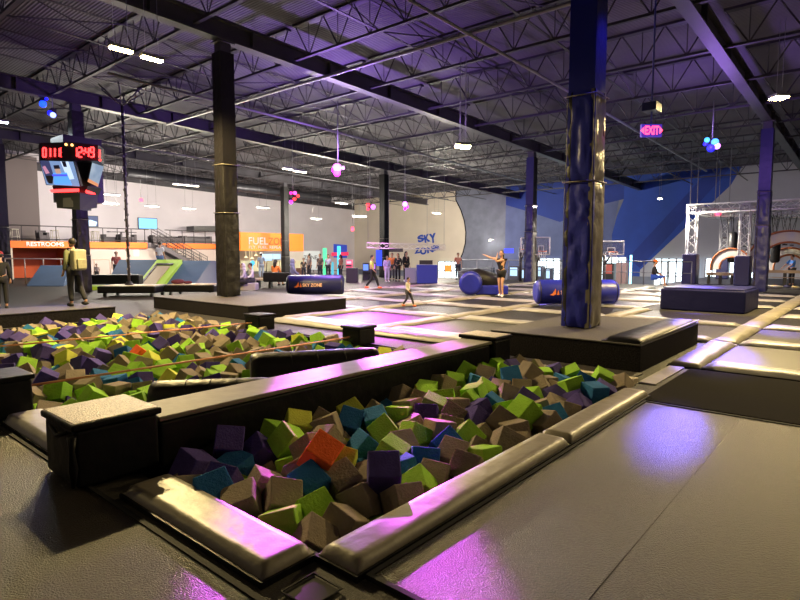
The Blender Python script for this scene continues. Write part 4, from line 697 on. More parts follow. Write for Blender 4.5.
5939,4883,-215,52,63,53,16,1,5571,10446,-181,24,-76,-54,23,1,2016,8475,-193,19,50,55,62,1,4722,4873,-215,7,-42,-88,19,0,
3800,8831,-191,24,68,-24,63,1,5404,6001,-208,70,14,65,-20,1,5015,6163,-207,64,-42,-60,-16,1,4277,8041,-196,38,24,57,-67,0,
6756,6150,-207,53,-38,69,28,0,4272,6785,-204,81,23,37,35,3,3690,4652,-217,74,30,-54,-24,1,2866,10774,-179,80,44,22,-30,1,
2982,4806,-216,54,-59,-51,-28,2,5423,5545,-211,34,75,46,-31,0,3781,11243,-177,39,63,-36,54,1,4598,10895,-179,38,-22,21,86,1,
4252,7620,-199,74,-46,-14,-44,1,2334,4652,-217,26,-9,-67,-68,0,4772,5416,-212,15,33,83,41,3,4364,13828,-161,57,10,8,-80,1,
6828,13340,-164,2,-88,20,-41,2,4053,7218,-201,32,-68,41,50,1,6337,13621,-162,34,73,-16,-55,3,2027,12023,-172,10,43,82,-35,5,
5925,9541,-187,24,58,-63,43,3,4964,12484,-169,2,37,-56,-73,2,1923,9649,-186,22,34,-67,61,0,6668,8779,-191,59,-15,-40,67,1,
4867,12072,-172,11,-82,38,-40,3,4442,7242,-201,30,-75,-15,-56,1,3542,5682,-210,93,-16,-29,0,0,4143,12775,-167,89,-4,44,-3,0,
2917,12914,-166,42,-5,24,-86,5,2376,11218,-177,27,-25,-92,4,0,3355,10357,-182,19,13,95,17,3,6320,12926,-166,66,0,26,-69,5,
2150,5985,-208,52,14,-82,15,1,5760,12986,-166,50,-4,74,-41,1,5468,12050,-172,47,10,85,17,3,2801,7288,-201,82,36,34,26,2,
4533,9474,-187,20,-64,-72,9,5,1922,10381,-182,69,65,-10,28,1,3636,7706,-198,54,31,77,2,0,2508,7641,-198,10,-10,44,-88,3,
4584,9981,-184,2,71,-21,66,0,2507,13179,-165,61,-50,-17,-58,5,6763,11968,-172,28,-11,14,93,1,3327,6014,-208,95,27,-1,8,1,
6347,5075,-214,48,2,85,13,3,5758,8692,-192,29,63,4,-70,0,3878,10825,-179,7,-37,36,84,1,6828,7299,-200,17,-85,36,-32,3,
5022,11854,-173,6,-5,22,96,1,5891,5969,-209,43,-74,43,-26,1,6828,6609,-205,54,72,36,20,1,6207,8828,-191,32,-6,-86,38,1,
4858,8357,-194,58,-10,71,-37,1,5428,6625,-205,52,22,-78,23,2,3059,11688,-174,25,8,72,-63,1,6271,8329,-194,12,-20,-2,96,5,
2940,9930,-185,8,27,89,31,1,2921,8150,-195,74,48,4,-44,1,4216,10357,-182,41,-6,-51,74,0,4982,9543,-187,41,15,87,19,1,
1938,13343,-164,3,-43,-69,-56,0,6405,5673,-210,57,30,-63,40,0,4590,7690,-198,6,-50,82,24,0,2137,6834,-203,56,-43,-44,-54,3,
5676,7192,-201,19,39,8,89,2,4542,9224,-189,74,-16,-14,-62,3,2898,11871,-173,12,34,-19,90,1,6617,5552,-211,77,-58,-18,15,1,
2765,13338,-164,27,-32,47,76,5,4971,7651,-198,15,-66,50,51,1,6670,10108,-183,50,-47,57,43,1,3194,7211,-201,0,80,-57,-14,0,
5435,7541,-199,20,-93,0,27,1,6104,4652,-217,23,87,-34,-25,3,4961,7953,-197,23,27,-76,53,0,2410,13586,-162,15,-78,14,-57,1,
5946,12535,-169,22,-84,-12,-45,5,3232,9192,-189,5,-48,-46,73,0,3780,6036,-208,67,50,-51,13,1,6133,5937,-209,3,42,-71,-55,0,
2384,5581,-211,66,13,63,35,3,6340,11738,-174,25,51,-70,-41,1,5896,10765,-179,2,-56,8,81,1,4035,12045,-172,11,-18,-82,-51,1,
5482,10821,-179,33,73,-1,58,0,2660,4905,-215,37,-80,46,1,1,6137,9837,-185,90,-31,14,23,3,6052,7933,-197,24,-8,20,94,1,
2133,11193,-177,57,53,60,-10,1,4993,9299,-188,32,16,89,-24,0,3724,5091,-214,90,-8,26,31,1,2098,12930,-166,63,1,33,-69,1,
3523,5439,-212,3,63,-38,66,1,3010,6633,-205,27,-57,-70,-30,1,3053,11222,-177,86,7,37,32,0,4177,12512,-169,44,-65,-49,-35,3,
3791,11927,-172,82,29,19,43,1,2484,10041,-184,39,-33,40,-75,0,4178,4652,-217,8,-26,-75,-59,1,5139,11068,-178,72,-27,-49,39,3,
4345,6040,-208,88,-36,-18,-23,0,4578,11704,-174,10,-72,-7,66,1,6023,12095,-171,11,70,63,26,2,3825,12413,-169,95,2,-6,28,1,
4176,11480,-175,69,49,-12,50,1,2123,12623,-168,1,-57,62,52,1,4110,9610,-186,47,-66,-2,57,3,6828,12447,-169,86,7,-21,44,2,
6089,6664,-204,90,13,-7,39,1,4873,6455,-206,48,19,-31,-79,0,6454,7742,-198,27,89,30,-15,2,2383,8443,-194,66,9,-68,-26,1,
6828,11489,-175,74,-23,-18,-59,2,4497,8842,-191,0,25,93,23,3,2607,6695,-204,82,-37,-13,-40,1,5399,8027,-196,3,2,-95,27,0,
5814,10470,-181,77,23,-53,22,0,2175,10018,-184,77,-13,4,-61,3,6617,5307,-213,19,-27,-83,42,1,5845,6315,-206,64,-47,-38,46,0,
4543,6821,-203,6,-14,89,41,3,5446,13581,-162,35,62,51,46,1,4884,4652,-217,45,-64,59,-13,0,2133,7337,-200,88,-45,-9,-8,3,
6124,10853,-179,35,25,42,-79,1,2166,13586,-162,83,36,-24,32,5,3640,7146,-201,60,71,35,-3,1,2471,8798,-191,57,21,-49,60,1,
3699,6475,-205,63,2,55,-54,1,3776,10245,-183,42,-36,47,-67,2,5121,5136,-214,29,93,4,-18,0,3354,10784,-179,24,87,-9,39,2,
6034,11228,-177,12,86,39,-26,3,2337,13354,-164,71,-14,-10,-67,3,6095,5070,-214,62,-69,-23,-27,2,3743,5334,-212,52,-40,-43,-60,1,
5382,11044,-178,60,76,-18,6,1,6573,7529,-199,31,40,9,-84,1,5298,12840,-167,94,-17,-26,-4,1,1928,4853,-215,7,29,95,-3,3,
4807,11021,-178,16,11,75,62,1,2220,5106,-214,19,58,53,-57,3,5131,12662,-168,40,63,25,61,1,6186,12581,-168,81,-10,-56,-10,0,
2351,11630,-174,10,-35,67,-63,2,3569,12530,-169,44,-51,-7,72,0,5861,12764,-167,53,56,60,15,1,6088,7495,-199,43,-44,17,-76,1,
2769,5606,-211,21,-37,9,89,1,3957,12617,-168,5,40,-83,35,3,4600,13828,-96,64,-12,64,39,5,6162,5695,-210,28,19,43,82,3,
6047,6178,-207,63,-8,-60,47,5,4386,8625,-192,67,-1,-18,-70,1,4889,7310,-200,45,-11,-71,-51,1,3456,4718,-216,45,66,7,58,1,
4082,8189,-195,26,39,85,18,1,2296,8007,-196,3,22,67,-70,1,5221,9675,-186,40,-78,40,24,0,6825,5192,-157,84,-6,-45,26,1,
1922,12761,-167,38,-58,-19,68,0,6515,11203,-177,75,3,-61,20,1,2531,6213,-207,49,-13,35,-77,1,3355,8606,-193,51,-59,60,-9,5,
5639,12662,-168,1,-45,88,-1,1,3938,10589,-181,70,27,64,7,3,3137,11920,-172,52,66,0,52,0,4220,6532,-205,9,-83,35,40,0,
4386,7824,-197,9,-97,15,-8,1,3551,11882,-173,53,-22,17,79,2,3228,10993,-178,29,83,17,42,1,5912,13426,-163,1,-92,34,-11,0,
5607,9144,-189,35,25,72,-53,0,2217,8622,-192,46,-35,-65,47,0,3837,6273,-207,21,-7,-8,96,2,4157,5884,-209,96,5,15,16,0,
5668,13241,-164,74,2,-34,-57,1,6513,6127,-208,47,-10,49,72,2,4363,12670,-168,41,1,84,-33,0,3487,12760,-167,89,35,14,21,0,
5651,8473,-193,23,28,41,82,0,5920,5726,-210,64,-49,-55,-14,1,2152,9118,-189,41,43,29,-74,1,5008,5353,-212,16,-8,-57,79,2,
3647,13828,-161,39,-27,1,-87,2,6331,6697,-204,49,72,31,35,1,3617,12966,-166,22,-93,-7,-26,0,3626,8018,-196,67,-69,-15,17,0,
2984,10988,-178,63,45,22,58,0,6176,6892,-203,13,10,-28,-94,1,5418,9819,-185,34,92,6,12,0,5163,5965,-209,4,-45,-4,88,2,
3174,8199,-195,28,76,50,-28,0,5602,5378,-212,33,-10,-36,-86,0,5678,12421,-169,79,-46,29,26,1,3704,10655,-180,56,-31,47,59,1,
6591,4652,-217,37,-27,-81,-34,2,5598,6218,-207,43,-33,-54,-62,1,4186,11854,-173,4,-6,-74,-66,5,6828,13828,-161,42,-27,-74,43,2,
4755,8136,-195,45,35,35,73,1,3128,11454,-175,47,-5,41,-77,1,5672,10668,-180,75,10,52,-38,3,2588,12483,-169,6,-17,13,96,0,
1922,10137,-183,64,48,-19,-55,1,4584,13411,-163,3,-56,-12,81,0,3197,12530,-169,50,-40,19,-73,2,3013,12689,-168,7,52,-41,-73,1,
5878,7329,-200,63,8,66,-38,2,5787,10227,-183,92,-34,-7,-11,1,6232,8583,-193,95,7,26,-11,5,3124,9426,-188,76,40,-34,-37,2,
6664,12676,-168,1,-74,25,61,0,3110,8979,-190,44,47,-59,-46,3,3111,10348,-182,94,3,9,30,1,6217,10042,-80,14,-83,-50,15,2,
6026,9319,-188,34,-15,67,-63,3,2429,10980,-178,24,85,1,-45,5,6267,9284,-188,48,-11,69,52,1,5329,11329,-176,55,76,-27,-18,2,
2171,11825,-173,49,46,56,46,3,4828,13408,-163,16,79,-57,-13,1,6438,10033,-184,91,-35,2,17,1,2482,10720,-180,41,4,-82,36,3,
3759,5793,-210,57,41,39,-58,1,3088,13346,-164,30,16,-36,86,1,4682,5992,-208,41,-28,1,86,1,6429,8727,-192,17,6,-68,-70,3,
3637,9973,-184,75,2,64,7,3,6313,11496,-175,12,2,51,-84,0,5215,7646,-198,74,-65,-10,-9,1,4551,8269,-195,3,85,47,-21,2,
4361,9881,-185,15,-75,-55,31,3,3613,12291,-170,33,39,13,84,1,1922,11679,37,54,-17,76,30,0,4894,10235,-183,56,48,-17,-64,1,
6584,11742,-174,13,-41,88,-13,1,3036,7025,-202,86,16,-47,6,2,3557,5929,-209,77,-57,15,-20,1,3133,6422,-206,35,-35,-60,61,1,
4771,9421,-188,36,-1,18,-90,3,1922,5403,-212,53,79,-22,13,1,5052,5733,-210,13,-36,-75,52,2,2626,4652,-217,34,64,67,12,3,
6425,13394,-163,56,-61,-9,53,1,4831,8938,-191,61,-34,71,0,1,2199,13828,-161,78,-2,54,27,1,4789,9848,-185,47,-18,32,-79,2,
5760,9985,-184,74,-60,-12,-24,5,1922,12486,-154,30,38,-86,6,2,6694,7741,-153,3,58,-12,79,0,3979,6807,-203,79,41,-37,23,0,
1922,13586,-162,45,-22,-38,-77,1,2654,13586,-162,72,-67,11,-1,2,3539,11270,-176,54,-50,58,-30,1,4398,5168,-107,9,-73,-21,-63,1,
4788,10742,-180,42,-40,-31,-74,1,3978,6563,-205,2,-2,-60,79,5,3585,6183,-207,75,33,-38,-41,1,4797,12306,-170,53,68,11,49,1,
5018,11570,-175,3,-98,9,-13,1,3554,13375,-164,40,30,86,2,0,3027,7630,-198,27,36,81,35,0,6593,6358,-206,37,-56,49,53,3,
1922,12243,-170,55,56,18,58,1,2973,6008,-208,28,-69,7,65,0,3688,4793,-17,22,62,-68,30,3,4020,8936,-191,0,-51,-46,71,1,
2426,4975,-215,28,58,-23,71,1,5272,12195,-171,29,53,-72,30,3,3832,9538,-187,18,-16,74,-62,1,3468,11033,-178,74,28,-57,17,3,
2931,13159,-165,38,-82,-35,-19,1,2793,7044,-202,12,-23,-69,66,1,5539,5760,-210,96,-8,8,23,1,5184,8586,-193,61,-55,-55,5,1,
2345,7459,-200,87,24,-2,-41,1,4022,7702,-198,24,61,-59,46,3,5295,5752,-210,87,1,-34,33,3,6828,11733,-174,85,20,-12,-46,0,
5711,6950,-203,19,41,79,38,0,5034,12250,-170,30,-30,-80,-40,1,2133,7093,-202,69,69,-18,-7,1,5368,12606,-168,58,-69,21,-34,2,
6418,9743,-186,80,-52,11,22,1,3923,9160,-189,62,15,71,28,1,1993,8718,-192,1,-42,-90,-6,3,5618,7921,-197,82,50,12,20,1,
2360,5338,-212,84,-38,-6,35,1,4724,7894,-197,3,24,-95,10,1,6570,13197,-165,8,-48,69,-52,3,2655,11892,-173,19,-94,6,-24,1,
6309,11012,-178,81,26,22,-46,3,3333,4652,-16,1,0,98,15,1,3134,13025,-166,25,-63,43,57,2,4298,5682,-210,1,68,68,23,2,
5372,4652,-217,50,-59,-31,-53,0,2500,9621,-186,71,32,60,-6,0,6019,5536,-94,62,-12,23,-73,1,3659,8259,-195,29,24,3,-91,1,
3407,11481,-175,74,47,26,38,0,5257,6954,-203,1,-47,26,-83,1,6145,11883,-173,25,-26,-92,-3,0,5505,6497,-11,87,-8,10,45,1,
3388,7030,-202,47,79,38,-3,1,1922,9201,-189,75,27,59,-2,3,4835,5180,-213,75,22,61,8,0,2376,9410,-188,69,51,-35,-34,0,
4538,6189,-207,5,93,-33,2,1,4956,13615,-162,69,-17,-42,55,2,3436,9755,-186,62,73,23,11,3,2714,13048,-166,78,5,31,-52,2,
2728,10052,-184,48,2,-86,-5,0,2621,10271,-182,5,54,-7,83,3,3351,6313,-206,48,27,-2,-82,3,6828,8963,-190,69,55,44,5,1,
4822,12985,-166,22,-47,-81,24,1,6828,5430,-212,62,-16,-60,-46,1,4765,7520,-199,86,47,-5,-10,1,2648,9427,-188,77,-49,34,-19,1,
4360,10843,-179,80,-1,-16,57,0,4776,6894,-203,6,60,34,70,3,2140,10650,-180,65,3,73,14,2,2818,12401,-170,30,80,49,10,2,
4056,4863,-215,45,-15,-86,12,1,4417,10606,-180,26,-76,56,13,3,6209,5286,-213,6,-77,60,17,0,4788,9633,-69,93,-23,9,-25,5,
4392,10132,-183,59,71,-34,10,1,4780,6229,-207,24,10,38,88,3,3819,7868,-197,47,-24,-76,-34,1,4276,12087,-171,24,-1,32,91,1,
5682,12168,-171,51,73,12,-42,1,5684,11425,-175,37,22,34,-83,1,2288,6186,-207,27,-9,-78,-54,3,5639,11664,-174,93,2,-24,25,0,
6617,5796,-210,57,-32,72,-19,1,4343,11302,-176,81,25,50,-5,0,6275,10503,-181,10,-1,41,-90,1,1922,10827,-179,81,46,33,12,2,
3040,5281,-213,61,57,36,-39,1,5100,10647,-180,44,40,28,74,2,6828,11245,-177,22,-42,-56,-67,3,5899,9784,-185,22,93,-9,25,2,
4966,8694,-192,57,33,-7,-73,2,5400,13828,-161,64,74,15,-6,3,2321,10576,-35,70,-26,7,-65,3,2957,8789,-191,20,62,23,70,0,
4518,5578,-211,20,95,-10,-14,1,3459,9060,-190,22,-75,-59,12,0,2837,4652,-94,43,6,-47,76,1,4087,10149,-183,77,49,-38,7,2,
5177,9139,-189,11,-7,13,97,1,3261,5177,-213,20,17,-94,15,1,1922,11071,-178,33,-49,-63,49,1,6065,6421,-206,57,20,-21,-76,1,
4121,13828,-161,38,91,-3,-9,2,6347,4652,-217,70,69,-8,-7,2,5934,11006,-178,7,75,11,-64,0,5416,6380,-206,95,-9,-24,-9,1,
4456,6593,-205,45,-43,76,-8,1,6578,13584,-162,18,39,-1,-89,0,3583,10442,-181,75,-29,-45,37,1,3992,13382,-164,9,97,-14,9,1,
5975,8903,-191,72,-34,-54,22,0,4140,6990,-202,56,-24,75,-20,1,2620,8992,-190,49,-69,-24,-46,1,4024,11671,-174,79,-53,-27,-7,0,
4606,5097,-214,27,-59,71,-23,1,4829,11264,-176,83,-41,21,27,2,5619,5577,-69,1,7,12,-98,0,3214,12151,-171,17,29,-81,45,0,
3773,13399,-58,8,-81,55,-7,1,2376,9022,-190,94,2,-20,23,3,1922,10603,-82,52,9,48,-68,1,3453,9304,-188,20,24,15,-93,3,
3776,6943,-203,25,84,-46,-5,1,6793,13099,-165,75,-36,-53,10,1,3024,7386,-200,74,36,-55,-1,1,1955,13828,-161,28,-31,2,90,3,
3947,5191,-213,25,-23,-74,-56,5,5476,5221,-74,73,54,4,40,1,5184,6668,-204,54,-63,1,-54,0,6589,9569,-187,6,52,1,84,3,
2110,10454,-38,82,-6,24,-50,0,4426,11895,-173,7,52,-49,69,1,4653,4652,-138,21,-34,90,-7,1,5706,10918,-179,13,65,-15,-71,1,
5274,6054,-9,29,49,-48,66,2,3852,8110,-196,69,5,19,68,0,2975,12504,-14,16,61,-47,60,1,5647,6458,-206,35,65,-57,-33,3,
2443,13828,-161,51,-22,-81,8,1,3223,7960,-196,86,31,27,-25,1,3161,10074,-184,92,-11,-33,-7,0,5099,8360,-157,83,-50,-6,22,2,
2233,11416,-175,43,-82,-30,-20,2,5681,13504,-163,6,65,68,30,1,2137,11613,-58,65,52,-43,-31,1,4578,12989,-166,10,46,47,73,1,
4099,12281,-170,31,-72,-31,-52,1,2268,12063,-172,12,22,-47,-84,1,6390,5917,-209,13,58,45,-65,1,4020,11292,-176,90,22,-21,26,1,
3059,5037,-214,47,15,5,86,1,6116,11641,-174,37,39,60,-57,1,2582,5438,-212,39,-65,-55,-33,1,2327,13015,-166,39,6,40,-81,1,
5442,11808,-173,14,85,0,-49,0,4726,12540,-169,72,-12,-48,46,1,5197,7890,-197,20,46,-64,56,1,3833,5560,-211,34,16,-81,-42,0,
2112,5764,-111,48,32,-27,-76,1,3162,9830,-185,96,2,0,24,2,5214,11501,-47,24,49,1,83,1,2210,4862,-215,6,80,46,-35,0,
4333,5855,-42,14,-13,-80,-56,3,6424,12635,-168,52,42,46,56,2,5444,9576,-187,72,-57,23,-28,1,6040,10568,-181,68,5,69,-18,1,
2730,12838,-30,31,-42,-19,-82,1,4337,11662,-174,44,3,-84,28,1,5149,5309,-18,78,40,28,-37,1,4247,13613,-162,8,-68,72,0,1,
2377,10259,-183,55,-11,8,81,0,4703,13198,-165,71,-17,61,-25,1,2553,13392,-56,6,62,-21,74,0,6729,7076,-202,41,-66,-49,38,0,
6400,9079,-190,88,-9,-37,-24,3,2367,12286,-170,63,44,32,-54,1,6502,7167,-201,59,-40,-67,17,5,3375,5327,-53,55,-58,57,10,3,
3206,5681,-210,50,24,5,82,3,5312,7308,-200,57,-21,-74,25,1,2975,12102,-171,10,25,-50,-81,1,3111,8600,-193,39,-28,63,-59,0,
2133,5316,-126,2,92,-33,-16,3,2992,10566,-181,27,37,41,-78,1,6102,12811,-167,16,39,-79,-42,1,6548,10961,-178,10,95,-26,-3,0,
4289,13008,-166,27,-48,65,-50,0,1922,8066,-196,13,14,63,74,1,6828,7543,-199,25,43,-80,32,1,2151,6590,-205,50,11,-18,-83,2,
3825,12169,-171,22,-19,49,-81,3,2984,7915,-197,73,-64,-19,-10,1,4674,5825,-31,28,50,67,45,1,5257,6195,-207,9,-55,-63,53,3,
3590,9505,-187,23,23,-92,-15,0,5888,12298,-170,49,-26,-1,-82,0,3944,5899,-91,24,-95,-14,8,0,3110,10779,-179,1,-44,-46,-76,3,
5903,11849,-173,25,82,31,38,3,5935,6853,-203,7,66,-59,-44,1,6470,4863,-215,40,-90,-7,-5,1,4309,6281,-207,71,-58,-35,-14,3,
3246,6627,-135,24,83,-42,23,5,3934,4652,-217,10,-4,-33,93,0,6327,13170,-165,55,27,69,-36,2,5647,5979,-209,5,-54,-79,26,0,
5213,9952,-184,15,58,68,40,0,3537,10195,-183,15,-13,-15,-96,1,2774,12641,-168,20,-69,-22,64,3,3981,10358,-114,63,-28,-62,33,1,
2998,5521,-211,26,84,-46,5,1,5733,8935,-191,47,-25,-78,29,1,6095,13587,-162,45,-43,-37,67,2,1922,9893,-185,52,-34,10,-76,2,
2135,12362,-170,37,-74,-42,-35,3,5414,5847,-19,17,-2,94,-24,2,3905,13017,-166,66,-51,52,10,1,5735,5798,-69,23,5,-96,10,1,
4634,7092,-202,43,-24,75,42,3,6828,12857,-167,2,35,13,92,1,3884,13828,-103,45,-36,-4,81,0,5373,10253,-183,30,-15,-27,-89,0,
2801,6508,-205,32,5,-14,93,1,2013,9092,10,37,41,-48,67,1,2356,6723,-204,28,78,17,-52,0,4016,6101,-208,44,-81,18,-32,1,
1922,6971,-202,52,9,-64,-53,0,3159,13828,-161,94,-9,-27,9,1,5775,6129,-65,61,-21,64,39,3,5628,13743,-161,15,10,89,-38,1,
5100,7187,-201,80,18,9,-54,3,2151,13184,-165,67,-49,-53,8,1,1922,8281,-80,48,-57,54,36,0,3106,13589,-162,76,0,-63,8,0,
4712,6644,-204,62,-58,17,47,0,6385,10723,-180,83,22,-22,-44,0,6489,10272,-182,14,34,-74,-54,0,6156,9066,-190,26,94,19,-4,0,
4422,4652,-217,79,24,-36,-40,1,3950,11058,-178,50,-46,-61,39,2,3982,7452,-200,71,-1,-7,69,1,4238,7376,-200,19,-15,73,62,1,
3064,4692,-16,87,-26,-29,-25,1,6406,5429,-212,72,2,22,64,5,2767,8340,-194,28,25,73,56,2,2727,11359,-176,21,-6,96,12,1,
5614,5076,-214,91,22,14,29,0,6010,10326,-182,51,6,-30,-79,1,6000,8660,-192,33,-58,-39,-61,0,2764,9641,-186,53,-58,-30,52,0,
3566,8485,-193,1,-71,67,18,1,4585,11268,-176,36,-5,-55,-74,1,5198,10424,-182,3,8,-98,6,1,5483,6864,-203,25,32,-89,18,1,
4727,11490,-175,37,-48,-66,42,0,3261,7446,-200,44,18,81,-31,1,5010,9774,-113,94,-10,-24,16,1,4050,7948,-197,28,-5,-70,63,1,
6828,5674,-210,75,57,-1,32,1,1922,11315,-176,64,-25,67,-24,3,6828,5917,-209,62,24,-2,-73,1,6617,9875,-135,36,-53,-73,-17,2,
4383,7005,-202,27,22,-90,-23,3,1922,7703,-198,54,-60,-46,34,1,5201,12428,-169,36,50,-37,-68,0,4920,5938,-209,22,-35,25,86,3,
2756,6120,-208,82,-48,2,-26,2,4723,8719,-192,76,-1,11,-63,1,5855,5112,-214,37,78,48,-8,2,5245,11952,-172,50,-41,9,74,2,
6080,7118,-202,57,-46,-30,-60,1,2345,7215,-201,36,-51,54,55,0,2308,10819,-40,82,34,44,6,0,2927,13321,18,26,-42,-27,82,1,
4054,5663,-210,31,-76,40,-38,3,6828,6853,-203,14,54,79,19,1,2587,5159,-213,1,49,74,45,0,2826,6802,-204,73,-15,53,-38,0,
4457,7485,-199,35,-81,-45,-3,1,6828,8198,-195,86,5,-7,-47,0,2845,11572,-175,30,27,-59,-69,3,5189,13158,-165,8,32,73,59,1,
2520,5970,-209,48,-73,44,-17,0,5342,10621,-180,30,85,-35,-21,3,6828,9275,-188,28,74,-22,56,3,5656,9765,-186,59,12,-69,-36,3,
2019,10014,4,34,33,-87,-4,1,5301,13384,-164,62,-52,-44,-35,5,3812,4863,-215,41,87,-17,19,1,5682,9522,-187,20,86,-42,16,1,
6493,12220,-171,13,-10,-89,40,1,3265,7690,-198,8,6,-80,57,3,5006,4788,-55,2,96,-20,13,0,6581,11438,-175,14,-47,-4,86,0,
6828,4955,-215,14,35,-86,31,0,2075,4989,-57,43,11,-25,85,0,6828,9763,-186,55,79,-20,14,1,4651,10215,-183,91,-1,-8,-37,2,
2412,11866,-173,6,79,-45,39,1,4782,9177,-189,70,-6,16,67,3,5838,7815,-197,4,40,-62,-66,1,4648,6276,-8,67,-44,29,-51,2,
5616,4652,-217,2,9,64,-75,1,3373,12976,-166,21,-11,54,-80,0,4263,9410,-188,82,48,-27,-7,1,4796,6082,-12,65,65,-33,15,1,
5076,12942,-166,25,-17,-94,7,2,6584,12446,-169,43,51,63,-37,2,3556,8746,-192,37,28,86,-14,1,6519,11977,-172,18,23,67,67,3,
2616,9835,-185,60,70,18,31,0,5101,7431,-200,15,33,-65,-66,5,6461,6926,-203,58,63,-39,32,2,1922,8832,12,61,-34,-43,-54,2,
5655,7435,-200,73,50,-20,-38,0,3236,10571,-181,47,61,-55,-30,0,3954,8642,-192,1,93,22,25,2,6113,13054,-166,33,73,-10,-57,5,
2291,5466,-17,22,-40,74,48,0,5428,8573,-193,23,71,33,-57,0,5860,4652,-217,63,13,-57,-50,0,3406,8122,-195,30,-18,-66,65,1,
3147,6179,-207,10,59,-6,79,0,6226,4863,-215,90,-39,-14,-8,2,4851,7096,-89,23,33,39,-82,0,2321,13183,10,60,-18,60,-48,1,
1922,9424,-91,26,-52,-21,77,3,5719,5235,-53,65,74,11,-7,2,4697,5577,-45,50,-3,-72,-46,1,3869,11483,-175,37,87,-10,-27,1,
4459,10366,-182,91,-27,-28,-9,1,4117,10880,-179,13,-43,27,-84,1,5265,6495,-53,38,-50,-69,33,2,6438,5241,-60,72,58,22,27,1,
1922,11803,-173,64,65,-27,27,1,5494,4863,-215,23,-52,75,-30,1,2190,8865,-191,7,-73,64,19,3,4948,4964,-215,13,-93,16,-28,3,
3324,13454,-163,3,55,-45,-69,1,2612,8544,-193,18,22,-9,94,3,4010,13618,-105,49,-18,-32,-78,1,5167,5819,-13,27,-31,-54,-72,5,
5240,10846,-164,63,71,-24,18,1,5065,13404,-105,12,63,-3,75,3,2609,11145,-177,40,-27,-86,13,0,3384,5815,-79,50,30,-53,59,1,
2402,5157,-54,17,-93,-28,2,1,6259,5538,-50,4,0,-59,79,1,3878,10024,-184,57,77,-6,25,0,2343,9842,-185,0,-29,-54,-78,1,
1922,5249,-23,35,-16,83,39,1,2317,12771,-167,12,11,-96,17,5,4478,4889,-215,58,58,55,3,3,2523,7884,-197,14,77,60,0,1,
6609,5063,-214,29,-1,-62,-72,1,5032,6022,-9,61,18,44,-62,0,6667,4836,-75,91,25,22,18,1,3934,5004,-58,44,82,-21,-27,1,
2902,5883,-11,83,34,-5,-42,1,4669,11930,-172,47,-83,9,26,0,6159,13823,-161,43,-61,64,-7,2,2137,13385,-28,35,48,-79,12,0,
2505,12675,-44,65,22,57,-43,5,2083,11348,5,71,-6,-56,-39,0,2267,11066,-17,57,-47,-33,57,1,1922,13468,51,72,44,35,37,3,
5963,5020,-15,81,-38,38,-18,0,1922,13099,-165,71,-68,-5,2,3,4924,5795,-11,67,-31,-17,-64,0,5180,5525,-211,68,-24,49,-47,3,
6519,10514,-181,33,-26,-89,-5,2,6828,12203,-171,30,89,30,11,1,3280,4934,-215,59,43,-45,49,1,4101,13164,-165,32,-74,-28,51,1,
4307,8284,-195,35,-69,49,38,3,2567,5735,-163,43,27,59,61,2,2125,9802,-84,33,85,-4,-38,1,2687,13828,-161,15,-59,-54,56,1,
6022,6032,-13,50,-61,-26,54,0,2764,11739,-17,27,-70,-62,-15,1,2741,12170,-171,37,16,89,-14,1,5128,4652,-217,42,79,41,12,0,
5297,5311,-213,62,55,7,54,0,2820,5089,-214,47,-3,71,-51,0,5363,5426,-7,46,-73,33,37,2,3711,11010,-178,72,29,-56,23,1,
2748,7978,-196,79,-42,-36,24,0,5137,10187,-183,48,3,-11,86,1,4542,5335,-212,34,66,-57,-32,0,5329,6772,-38,49,29,71,-39,1,
1922,7459,-200,91,-32,-10,19,3,3152,5888,-94,44,33,-75,34,2,3658,5550,-42,49,72,6,47,0,3131,13187,16,96,-12,0,-19,5,
5393,9027,-190,44,-24,-13,84,1,4581,9719,-186,37,-5,-70,59,1,3450,6794,-204,22,-54,6,80,0,5534,6079,-17,25,-91,30,9,1,
6220,5141,-17,18,56,-55,-57,1,4936,5553,-93,67,50,33,42,0,2880,13538,-84,85,4,-5,-50,3,6828,6374,-141,5,-32,92,-15,3,
4320,5436,-212,55,74,-6,36,0,3736,8622,-83,67,-29,-27,-61,2,2494,11432,-175,40,23,-84,23,0,1922,4685,-38,63,67,-20,-30,1,
6277,6124,-146,98,3,5,13,3,2703,10593,-180,16,-93,-3,-30,1,2136,8263,-195,38,60,-62,30,1,4352,9637,-174,12,2,-85,49,1,
3374,5572,-71,20,31,-77,-50,1,2133,10259,-183,57,-22,-63,46,3,4514,6019,-34,37,-14,-20,88,1,5028,6552,-44,84,48,18,-12,1,
5501,11400,-16,52,-54,57,30,1,5636,7678,-198,77,28,-54,13,1,2093,9574,-3,14,-1,63,75,1,2480,4784,-72,38,21,-63,62,2,
2350,13479,48,83,-39,-34,-14,1,1922,5647,-211,15,45,87,4,3,4021,9383,-188,1,19,-94,-24,1,5867,6564,-205,71,-34,59,-1,1,
2157,12779,16,25,-15,-93,-17,3,6608,8304,-194,13,12,-75,-62,3,3523,4953,-215,30,-11,74,57,1,3525,13617,-162,22,82,7,50,1,
5666,11907,-173,53,-40,-6,73,1,2071,10787,10,59,-8,79,1,0,2855,8568,-193,6,-39,-70,57,0,3383,12593,-23,5,11,-16,-97,0,
4821,11715,-174,58,-64,45,-15,1,2705,4828,12,9,21,66,70,0,4997,10868,-179,33,-64,57,-36,1,2481,11572,24,7,19,-54,-80,1,
5536,8792,-191,41,-5,90,-1,1,2133,7581,-199,30,48,75,32,2,2572,12281,-34,7,-53,-52,65,1,2713,8767,-192,40,-29,-76,41,1,
4492,11484,-112,67,71,7,-15,2,5417,7784,-198,2,-90,22,35,0,5218,11710,-174,25,-24,-6,-93,1,3504,5196,-213,32,-71,-59,17,0,
5085,13822,-161,65,-27,-60,-35,1]
REC=[PILE[i:i+8] for i in range(0,len(PILE),8)]
CN=['lime green','taupe','blue','purple','orange','yellow-green']
